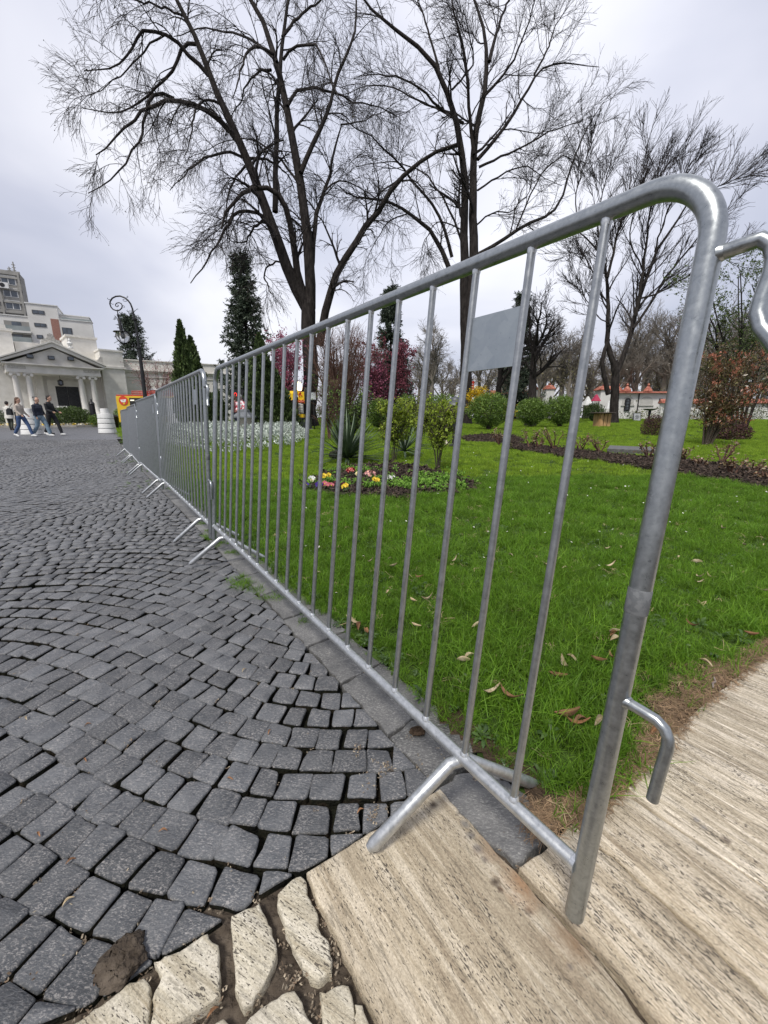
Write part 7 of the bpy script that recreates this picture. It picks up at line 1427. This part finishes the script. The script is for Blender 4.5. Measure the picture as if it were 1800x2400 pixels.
p = gy(573, 14.5); t = thing('stone_lantern', 'grey pagoda roofed lantern with beige body above the silver leaved plants', 'lantern', tuple(p)); Y = 14.5; z = lambda v: ad(573, v, Y)[2]-p[2]; w_ = 42/FPX*Y/2
m = MB(); m.lathe([(w_*.5, z(1012)), (w_*.72, z(990)), (w_*.92, z(978))], 4, M=Matrix.Rotation(math.pi/4, 4, 'Z')); m.build('body', mat('beige_body', (.40, .36, .31), (.5, .46, .40), scale=9), t); m = MB(); m.lathe([(w_*1.42, z(979)), (w_*1.40, z(976)), (w_*.72, z(966)), (w_*.66, z(961)), (w_*.4, z(959))], 4, M=Matrix.Rotation(math.pi/4, 4, 'Z')); m.build('roof', mat('roof_grey', (.10, .11, .12), (.15, .16, .17), scale=9, rough=.5), t)
m = MB(); m.tube([(0, 0, 0), (0, 0, z(1012))], .10, 10); m.build('post', M_black, t)
# ------------------------------------------------------------------ yellow coffee stall, bin, signs
cF = lambda x, y: (x/5.95+640, y/5.95+880)
YS = 22.0; t = thing('coffee_stall', 'yellow refreshment stall with awning and menu boards left of the linden trunk', 'stall', tuple(gy(700, YS))); O_ = np.array(t.location); q = lambda x, y: ad(*cF(x, y), YS)-O_
def qbox(nm, x0, y0, x1, y1, t0, t1, mt, par=t, bevel=0): a, b = q(x0, y1), q(x1, y0); m = MB(); m.box(a[0], b[0], t0, t1, a[2], b[2]); return m.build(nm, mt, par, bevel=bevel)
M_sy = mat('stall_yellow', (0.80, 0.52, 0.01), rough=.5); M_sr = mat('stall_red', (0.55, 0.04, 0.02), rough=.5)
a, b = q(120, 300), q(330, 205); m = MB(); m.prism([(-.9, a[2]), (-.9, a[2]+.12), (.6, b[2]), (.6, b[2]-.15)], a[0], b[0], ax='x'); m.build('awning', M_sy, t); m = MB(); m.prism([(-.95, a[2]-.18), (-.93, a[2]-.18), (-.93, a[2]+.12), (-.95, a[2]+.12)], a[0], b[0], ax='x'); m.build('valance', M_sy, t)
qbox('back_panel', 120, 560, 330, 300, .5, .6, mat('stall_dark', (.02, .015, .012), (.10, .06, .05), scale=6, contrast=(.45, .55)))
sg_ = qbox('menu_sign', 362, 390, 458, 232, -.3, -.2, M_sy)
m = MB(); c = q(405, 325); m.tube([tuple(c+np.array([.26*math.cos(a_), -.31, -.02+.16*math.sin(a_)])) for a_ in np.linspace(math.pi, 2*math.pi, 9)], .028, 6); m.tube([tuple(c+np.array([.12*math.cos(a_), -.31, -.05+.06*math.sin(a_)])) for a_ in np.linspace(math.pi, 2*math.pi, 6)], .022, 6)
m.tube([tuple(c+np.array(v_)) for v_ in ((-.06, -.31, .10), (-.10, -.31, .2), (0, -.31, .34), (-.02, -.31, .22), (.05, -.31, .12))], .03, 6); prop(m.build('cup_emblem', M_sr, sg_), kind='stuff')
m = MB(); zz_ = q(400, 380)[2]; xs_ = q(365, 380)[0]
for k in range(6): m.tube([(xs_+.08+k*.07+.022*math.cos(a_), -.31, zz_+.026*math.sin(a_)) for a_ in np.linspace(.5, 5.6, 8)], .013, 5)
prop(m.build('sign_letters', M_sr, sg_), kind='stuff')
mn_ = qbox('menu_board', 362, 530, 440, 395, -.29, -.21, mat('menu_grey', (.24, .25, .26))); m = MB()
for k in range(5): a, b = q(372, 415+k*22), q(428, 410+k*22); m.box(a[0], b[0], -.30, -.292, a[2], b[2]+.02)
prop(m.build('menu_lines', M_white, mn_), kind='stuff'); qbox('shelf', 350, 585, 445, 540, -.4, .1, M_sy); qbox('counter', 270, 600, 345, 540, -.2, .3, M_black)
m = MB()
for dx_ in (0, .22): c = q(320+dx_*200, 200); m.lathe([(.02, -.05), (.09, .0), (.10, .12), (.05, .30), (.01, .42)], 8, (c[0], -.1, c[2])); 
m.lathe([(.02, -.05), (.08, 0), (.09, .12), (.05, .28), (.01, .36)], 8, (q(385, 200)[0], -.1, q(385, 200)[2])); prop(m.build('flame_lamp', mat('warm_lamp', (1, .8, .4), emit=((1, .75, .35), 3.0)), t), kind='stuff')
for k, x in enumerate((140, 200, 240, 280)): c = q(x, 312); m = MB(); m.lathe([(.01, -.08), (.05, -.04), (.05, .03), (.02, .06)], 8, (c[0], -.7, c[2])); m.build('bulb', mat('bulb%d' % 0, (1, .9, .6), emit=((1, .8, .5), 4.0)) if k == 0 else bpy.data.materials['bulb0'], t)
t2 = thing('display_board', 'dark rounded heater shade and bright screen beside the yellow stall', 'screen', tuple(gy(738, 21.5))); O2 = np.array(t2.location); q2 = lambda x, y: ad(*cF(x, y), 21.5)-O2
c = q2(480, 290); m = MB(); m.lathe([(.13, -.42), (.17, -.2), (.17, .2), (.12, .42)], 12, (c[0], 0, c[2])); m.build('heater', M_black, t2, smooth=True); a, b = q2(505, 350), q2(618, 225); m = MB(); m.box(a[0], b[0], -.05, .03, a[2], b[2]); sc_ = m.build('screen', M_black, t2); m = MB(); m.box(a[0]+.05, b[0]-.08, -.065, -.052, a[2]+.05, b[2]-.05); m.build('screen_face', mat('screen_face', (.28, .31, .31), (.62, .66, .66), scale=3), sc_); m = MB(); m.tube([(c[0], 0, 0), (c[0], 0, c[2]-.42)], .04, 8); m.tube([((a[0]+b[0])/2, 0, 0), ((a[0]+b[0])/2, 0, a[2])], .03, 8); prop(m.build('post', M_black, t2), kind='stuff')
p = gp(714, 1006.5); t = thing('litter_bin', 'square black bin with flat lid on the lawn under the coffee stall sign', 'bin', tuple(p), .1); Y = p[1]; h = ad(714, 979, Y)[2]-p[2]; m = MB(); m.prism([(-.36, -.3), (.36, -.3), (.36, .3), (-.36, .3)], .04, h-.06); m.build('body', mat('bin_black', (.012, .014, .015), (.03, .034, .034), scale=5, rough=.5), t, bevel=.02); m = MB(); m.box(-.40, .44, -.34, .34, h-.056, h); m.build('lid', M_black, t, bevel=.015); m = MB(); m.box(-.6, .45, -.36, .36, 0, .035); m.build('base_plate', M_conc, t)
# red led board and white E sign, red banner
p = gy(560, 30); t = thing('led_board', 'black board with red glowing letters seen through the left bars of the nearest barrier', 'sign', (p[0], 30, p[2])); z0, z1 = ad(560, 938, 30)[2]-p[2], ad(560, 912, 30)[2]-p[2]
m = MB(); m.box(-.5, .45, 0, .1, z0, z1); b = m.build('board', M_black, t); m = MB(); m.tube([(0, .05, 0), (0, .05, z0)], .04, 6); m.build('post', M_black, t)
M_led = mat('led_red', (.6, .02, .02), emit=((1, .05, .04), 1.2)); m = MB(); zc = (z0+z1)/2
m.tube([(-.12+.09*math.cos(a_), -.02, zc+.13*math.sin(a_)) for a_ in np.linspace(0, 6.283, 13)], .02, 5); m.build('letter', M_led, b); m = MB(); m.tube([(.20, -.02, zc+.12), (.08, -.02, zc+.12), (.07, -.02, zc+.02), (.20, -.02, zc-.01), (.20, -.02, zc-.12), (.07, -.02, zc-.12)], .02, 5); m.build('letter', M_led, b)
p = gy(944, 46); t = thing('letter_sign', 'small white sign with a pale yellow letter E behind the lime green shrubs', 'sign', tuple(p)); z0, z1 = ad(944, 926, 46)[2]-p[2], ad(944, 913, 46)[2]-p[2]; w_ = .30
m = MB(); m.box(-w_, w_, 0, .06, z0, z1); b = m.build('board', M_white_p, t); m = MB(); ml = mat('letter_yellow', (.75, .72, .30)); hh = z1-z0
m.box(-.14, -.06, -.02, -.002, z0+.1, z1-.1)
for k in range(3): m.box(-.058, .15, -.02, -.002, z0+.1+k*(hh-.28)/2, z0+.18+k*(hh-.28)/2)
prop(m.build('letter', ml, b), kind='stuff'); m = MB(); m.tube([(0, .03, 0), (0, .03, z0)], .04, 6); m.build('post', M_black, t)
p = gy(1104, 44); t = thing('red_banner', 'narrow upright red banner left of the yellow forsythia', 'banner', tuple(p)); z0, z1 = ad(1104, 930, 44)[2]-p[2], ad(1104, 893, 44)[2]-p[2]; m = MB(); m.box(-.16, .16, 0, .02, z0, z1); b = m.build('cloth', M_sr, t); m = MB(); m.tube([(-.18, .01, 0), (-.18, .01, z1+.1)], .025, 6); m.build('pole', M_white_p, t); m = MB()
for k in range(5): m.box(-.08, .07, -.012, -.002, z0+.2+k*(z1-z0-.3)/5, z0+.28+k*(z1-z0-.3)/5)
prop(m.build('printed_marks', M_white, b), kind='stuff')
# stalls far behind the bushes
for i, (u, v0, v1, w_, col, lab) in enumerate([(1392, 925, 940, 14, mat('crimson_cloth', (.40, .03, .08)), 'crimson stall roof left of the forking tree'), (1373, 930, 950, 16, M_white_p, 'white stall roof at the far left of the wooden stand'), (1423, 940, 958, 12, M_white_p, 'white stall front behind the forking trunk')]):
    p = gy(u, 50); t = thing('market_stall', lab, 'stall', tuple(p)); zt_ = ad(u, v0, 50)[2]-p[2]; zm = ad(u, v1, 50)[2]-p[2]; ww = w_/FPX*50/2
    m = MB(); m.lathe([(ww*1.6, zm), (ww*.3, zt_), (.02, zt_+.05)], 4, M=Matrix.Rotation(math.pi/4, 4, 'Z')); m.build('canopy', col, t)
    for sx in (-1, 1): m = MB(); m.tube([(sx*ww, 0, 0), (sx*ww, 0, zm)], .04, 6); m.build('post', M_black, t)
# white draped stall behind the second barrier
p = gy(420, 24); t = thing('draped_stand', 'white draped stand seen through the bars of the second barrier', 'stand', (p[0], 24, float(H(p[0], 24)))); z1 = ad(420, 935, 24)[2]-t.location.z; m = MB()
m.prism([(-.75, 0), (1.15, 0), (.75, z1*.45), (.42, z1*.6), (.40, z1), (-.42, z1), (-.45, z1*.4)], -.35, .35, ax='y'); m.build('drape', mat('white_cloth', (.60, .60, .66), (.75, .75, .78), scale=3, rough=.9, bump=.4, bscale=5, bdist=.05), t)
# ================================================================== PEOPLE
M_skin = mat('skin', (0.46, 0.27, 0.19), (0.55, 0.34, 0.25), scale=20, rough=.55); M_eye = mat('eye', (.02, .015, .012), rough=.2); M_lip = mat('lips', (.38, .13, .11))
def fuse(name, mb, mt, parent, voxel):
    """all shapes in mb become ONE continuous smooth surface"""
    me = bpy.data.meshes.new(name); me.from_pydata(mb.v, [], mb.f); bm = bmesh.new(); bm.from_mesh(me); bmesh.ops.recalc_face_normals(bm, faces=bm.faces); bm.to_mesh(me); bm.free()
    o = bpy.data.objects.new(name, me); COL.objects.link(o); md = o.modifiers.new('fuse', 'REMESH'); md.mode = 'VOXEL'; md.voxel_size = voxel
    sm = o.modifiers.new('soft', 'SMOOTH'); sm.factor = .5; sm.iterations = 3
    dg = bpy.context.evaluated_depsgraph_get(); m2 = bpy.data.meshes.new_from_object(o.evaluated_get(dg)); m2.name = name
    bpy.data.objects.remove(o); m2.materials.clear(); return link(name, m2, mt, parent)
def ell(mb, c, r, n=16, m=10):
    prof = [(max(1e-4, math.sin(math.pi*k/m)), -math.cos(math.pi*k/m)) for k in range(m+1)]
    return mb.lathe(prof, n, (0, 0, 0), Matrix.Translation(c) @ Matrix.Diagonal((*r, 1)))
def loft(mb, secs, n=18):
    """secs: (centre, fore-aft radius, lateral radius), rings lie flat"""
    vs = [(c[0]+a*math.cos(2*math.pi*k/n), c[1]+b*math.sin(2*math.pi*k/n), c[2]) for c, a, b in secs for k in range(n)]; m = len(secs)
    fs = [(i*n+k, i*n+(k+1) % n, (i+1)*n+(k+1) % n, (i+1)*n+k) for i in range(m-1) for k in range(n)]+[tuple(reversed(range(n))), tuple((m-1)*n+k for k in range(n))]
    return mb.add(vs, fs)
def person(label, p, rz, h=1.7, stride=.34, top=None, leg=None, shoe=None, hair=None, hairstyle='short', arms=((.12, .05), (-.1, .05)), bulk=1.0, coat=0.0, head_tilt=0.0, elbow=(.2, .2), name='person'):
    """local +x is the walking direction"""
    t = thing(name, label, 'person', tuple(p), rz); s = h/1.74; B = bulk; ht = head_tilt
    def P(x, y, z): return (x*s, y*s, z*s)
    fx, bl = stride, -stride*.95
    J = {'F': [P(.02, .085, .92), P(fx*.60+.03, .09, .50), P(fx, .09, .095)], 'B': [P(-.01, -.085, .92), P(bl*.38+.04, -.09, .50), P(bl, -.09, .15)]}
    toe = {'F': P(fx+.16, .10, .045), 'B': P(bl+.15, -.10, .035)}
    def limbs(mb, r0, r1, r2, q, end=0.0):
        a, b, c = [np.array(v) for v in J[q]]; c = c+np.array([0, 0, end]); pts = [a, a*.5+b*.5, b, b*.45+c*.55, c]; mb.tube(pts, [r0*s, (r0*.62+r1*.38)*s, r1*s, (r1*.6+r2*.4)*s*1.08, r2*s], 14)
    m = MB(); ell(m, P(.035+ht, 0, 1.635), (.095*s, .076*s, .108*s)); ell(m, P(.068+ht, 0, 1.562), (.058*s, .052*s, .058*s)); ell(m, P(.128+ht, 0, 1.603), (.018*s, .012*s, .020*s), 8, 6)
    for sd in (1, -1): ell(m, P(.030+ht, sd*.078, 1.608), (.020*s, .010*s, .030*s), 8, 6)
    m.tube([P(.0, 0, 1.40), P(.012+ht*.3, 0, 1.48), P(.03+ht*.8, 0, 1.56)], [.062*s, .054*s, .055*s], 14)
    loft(m, [(P(0, 0, .86), .09*s*B, .13*s*B), (P(0, 0, .96), .10*s*B, .15*s*B), (P(.0, 0, 1.10), .085*s*B, .12*s*B), (P(.015, 0, 1.28), .10*s*B, .15*s*B), (P(.005, 0, 1.40), .075*s, .16*s), (P(.0, 0, 1.445), .05*s, .08*s)])
    for q in 'FB': limbs(m, .075, .050, .034, q); a, b = np.array(J[q][2]), np.array(toe[q]); m.tube([a+np.array([-.05*s, 0, -.05*s]), (a+b)/2+np.array([0, 0, -.02*s]), b], [.030*s, .034*s, .024*s], 10)
    A = {}
    for sd, nm, ax, el in ((1, 'L', arms[0][0], elbow[0]), (-1, 'R', arms[1][0], elbow[1])):
        sh = np.array(P(.0, sd*.165*(.55+.45*B), 1.395)); eb = np.array(P(ax, sd*.205*(.6+.4*B), 1.12+abs(ax)*.15)); wr = np.array(P(ax+el, sd*(.20-.10*max(0, el)), 1.12+abs(ax)*.15-.24+max(0, el-.05)*.75)); A[nm] = (sh, eb, wr)
        m.tube([sh, (sh+eb)/2, eb, (eb+wr)/2, wr], [.045*s, .042*s, .036*s, .034*s, .024*s], 12); d = (wr-eb)/np.linalg.norm(wr-eb); pm = wr+d*.05*s; ell(m, tuple(pm), (.036*s, .018*s, .046*s), 10, 6)
        for off, ln in ((-.026, .058), (-.009, .070), (.009, .066), (.025, .050)): f0 = pm+np.array([off, 0, 0])*s; m.tube([f0, f0+d*ln*.6*s, f0+d*ln*s+np.array([.012, 0, 0])*s], [.0085*s, .008*s, .0065*s], 6)
        m.tube([wr+d*.015*s, wr+d*.03*s+np.array([.032, 0, 0])*s, wr+d*.06*s+np.array([.044, 0, 0])*s], [.011*s, .010*s, .008*s], 6)
    fuse('body', m, M_skin, t, .0085*s)
    m = MB(); loft(m, [(P(0, 0, .80), .085*s*B, .14*s*B), (P(0, 0, .90), .125*s*B, .175*s*B), (P(0, 0, 1.0), .115*s*B, .160*s*B), (P(0, 0, 1.06), .105*s*B, .145*s*B)])
    for q in 'FB': limbs(m, .100*(.5+.5*B), .070*(.6+.4*B), .056, q, .015)
    fuse('trousers', m, leg, t, .014*s)
    m = MB(); hz = .93-coat; loft(m, [(P(-.01, 0, hz), (.13+.2*coat)*s*B, (.18+.15*coat)*s*B), (P(-.005, 0, .98), .130*s*B, .178*s*B), (P(.0, 0, 1.10), .118*s*B, .160*s*B), (P(.012, 0, 1.27), .130*s*B, .185*s*B), (P(.005, 0, 1.37), .105*s*(.5+.5*B), .190*s*(.5+.5*B)), (P(.0, 0, 1.43), .075*s, .12*s), (P(.005, 0, 1.475), .066*s, .072*s)])
    for nm in 'LR': sh, eb, wr = A[nm]; m.tube([sh, (sh+eb)/2, eb, (eb+wr)/2, wr-(wr-eb)*.05], [.068*s*(.5+.5*B), .062*s*(.5+.5*B), .054*s, .048*s, .040*s], 14)
    if hairstyle == 'hood': ell(m, P(-.06, 0, 1.46), (.09*s, .12*s, .07*s))
    fuse('jacket', m, top, t, .014*s)
    for q in 'FB':
        a, b = np.array(J[q][2]), np.array(toe[q]); m = MB(); m.tube([a+np.array([-.055*s, 0, -.05*s]), a+np.array([.0, 0, -.035*s]), (a+b)/2+np.array([0, 0, -.014*s]), b+np.array([-.02*s, 0, 0]), b+np.array([.02*s, 0, -.002*s])], [.034*s, .047*s, .046*s, .040*s, .024*s], 14); m.tube([a, a+np.array([0, 0, .03*s])], [.044*s, .044*s], 12); fuse('shoe', m, shoe, t, .010*s)
    m = MB()
    if hairstyle == 'bald': ell(m, P(-.005+ht, 0, 1.625), (.070*s, .082*s, .070*s)); ell(m, P(.0+ht, 0, 1.672), (.085*s, .074*s, .073*s))
    else: ell(m, P(.012+ht, 0, 1.668), (.102*s, .088*s, .092*s)); ell(m, P(-.025+ht, 0, 1.620), (.072*s, .086*s, .085*s))
    if hairstyle == 'long': ell(m, P(-.045+ht, 0, 1.53), (.062*s, .092*s, .10*s)); ell(m, P(-.06, 0, 1.42), (.055*s, .095*s, .12*s))
    if hairstyle == 'bun': ell(m, P(-.09+ht, 0, 1.72), (.045*s, .045*s, .045*s))
    fuse('hair', m, hair, t, .011*s)
    for sd in (1, -1): m = MB(); ell(m, P(.121+ht, sd*.030, 1.628), (.009*s, .012*s, .007*s), 8, 6); m.build('eye', M_eye, t, smooth=True)
    m = MB(); m.tube([P(.118+ht, -.022, 1.560), P(.127+ht, 0, 1.558), P(.118+ht, .022, 1.560)], .006*s, 6); m.build('mouth', M_lip, t, smooth=True)
    return t, A, s
jean = mat('blue_jeans', (0.035, 0.07, 0.16), (0.08, 0.13, 0.25), scale=14, rough=.9, bump=.4); ljean = mat('light_jeans', (0.13, 0.20, 0.27), (0.24, 0.32, 0.38), scale=14, rough=.9); blk = mat('black_cloth', (0.010, 0.011, 0.014), (0.022, 0.024, 0.028), scale=12, rough=.9, bump=.5)
navy = mat('navy_cloth', (0.010, 0.014, 0.028), (0.025, 0.030, 0.05), scale=12, rough=.9, bump=.5); cream = mat('cream_knit', (0.42, 0.36, 0.30), (0.56, 0.50, 0.43), scale=30, rough=.95, bump=.5); wcoat = mat('white_puffer', (0.55, 0.53, 0.47), (0.72, 0.70, 0.64), scale=10, rough=.7, bump=.8, bscale=14, bdist=.03)
wshoe = mat('white_shoe', (0.62, 0.62, 0.60), (0.74, 0.74, 0.72), scale=20); dshoe = mat('dark_shoe', (0.02, 0.02, 0.022)); brn = mat('brown_hair', (0.07, 0.035, 0.02), (0.14, 0.08, 0.05), scale=30); dkh = mat('dark_hair', (0.012, 0.009, 0.008), (0.03, 0.022, 0.018), scale=30); gry = mat('grey_hair', (0.16, 0.15, 0.14), (0.26, 0.25, 0.24), scale=40); olive = mat('olive_trouser', (0.03, 0.035, 0.025), (0.05, 0.055, 0.04), scale=20); navb = mat('blue_cap', (.03, .04, .14)); drk = mat('dark_green_coat', (.015, .022, .018))
hx = lambda v0, v1, p: (v1-v0)/FPX*p[1]*1.0
p = gp(57, 1024); person('woman with long brown hair, cream top and blue jeans, walking right', p, .05, 1.60, .31, top=cream, leg=jean, shoe=wshoe, hair=brn, hairstyle='long', arms=((.02, 0), (.04, 0)), elbow=(.16, .16), bulk=.92)
bg_ = thing('shoulder_bag', 'black shoulder bag carried behind the woman in the cream top', 'bag', (p[0]-.20, p[1]-.22, 1.0)); m = MB(); m.prism([(-.17, -.14), (.15, -.16), (.12, .18), (-.02, .24), (-.14, .14)], -.07, .07, ax='y'); m.build('body', blk, bg_, bevel=.03); bg_.scale = (.72, .72, .72); bg_.location.z = 1.0; m = MB(); m.tube([(0, 0, .2), (.12, 0, .38), (.25, 0, .50)], .012, 6); m.build('strap', blk, bg_)
p = gp(105, 1023.5); person('stout bald man in navy jacket and faded jeans walking right', gp(100, 1023), 0, 1.62, .30, top=navy, leg=ljean, shoe=wshoe, hair=gry, hairstyle='bald', arms=((-.03, 0), (.0, 0)), elbow=(.05, .05), bulk=1.25)
person('person with dark bun half hidden behind the bald man, in light jeans', gp(99, 1019), 0, 1.72, .36, top=blk, leg=ljean, shoe=dshoe, hair=dkh, hairstyle='bun', arms=((.05, 0), (.05, 0)), elbow=(.1, .1), bulk=.9)
pp = gp(127, 1021); person('young man in black walking right, looking down at his phone', pp, 0, 1.74, .30, top=blk, leg=blk, shoe=wshoe, hair=dkh, hairstyle='short', arms=((.04, 0), (.04, 0)), elbow=(.24, .24), head_tilt=.04, bulk=.95)
ph = thing('mobile_phone', 'small phone held by the young man in black', 'phone', (pp[0]+.38, pp[1], 1.12)); m = MB(); m.box(-.04, .05, -.035, .035, -.006, .006); m.build('case', mat('phone', (.12, .13, .15), rough=.2), ph)
person('woman in long white padded coat seen from behind at the left', gp(28, 1008.5), 1.9, 1.78, .12, top=wcoat, leg=olive, shoe=dshoe, hair=dkh, hairstyle='short', arms=((.05, 0), (.02, 0)), elbow=(.12, .05), bulk=1.12, coat=.22)
person('child in blue cap and dark coat beside the white coated woman', gp(46, 1008), .3, 1.30, .22, top=drk, leg=mat('rust_trouser', (.16, .08, .06), (.24, .14, .10), scale=14), shoe=dshoe, hair=navb, hairstyle='hood', arms=((.05, 0), (.02, 0)), elbow=(.12, .05), bulk=1.05)
person('person in dark coat standing at the coffee stall counter', gy(684, 21.3), 1.2, 1.7, .08, top=blk, leg=blk, shoe=dshoe, hair=brn, hairstyle='short', bulk=1.1)
redt = mat('red_white_print', (.60, .06, .10), (.75, .72, .72), scale=9, contrast=(.48, .52)); person('person in red and white top standing below the led board', gy(566, 19), -1.6, 1.7, .1, top=redt, leg=blk, shoe=dshoe, hair=mat('white_cap', (.7, .7, .7)), hairstyle='hood', bulk=1.05)
person('person in dark red jacket left of the one in red and white', gy(553, 19.5), 1.2, 1.68, .1, top=mat('maroon_cloth', (.10, .02, .02)), leg=navy, shoe=dshoe, hair=brn, hairstyle='short')
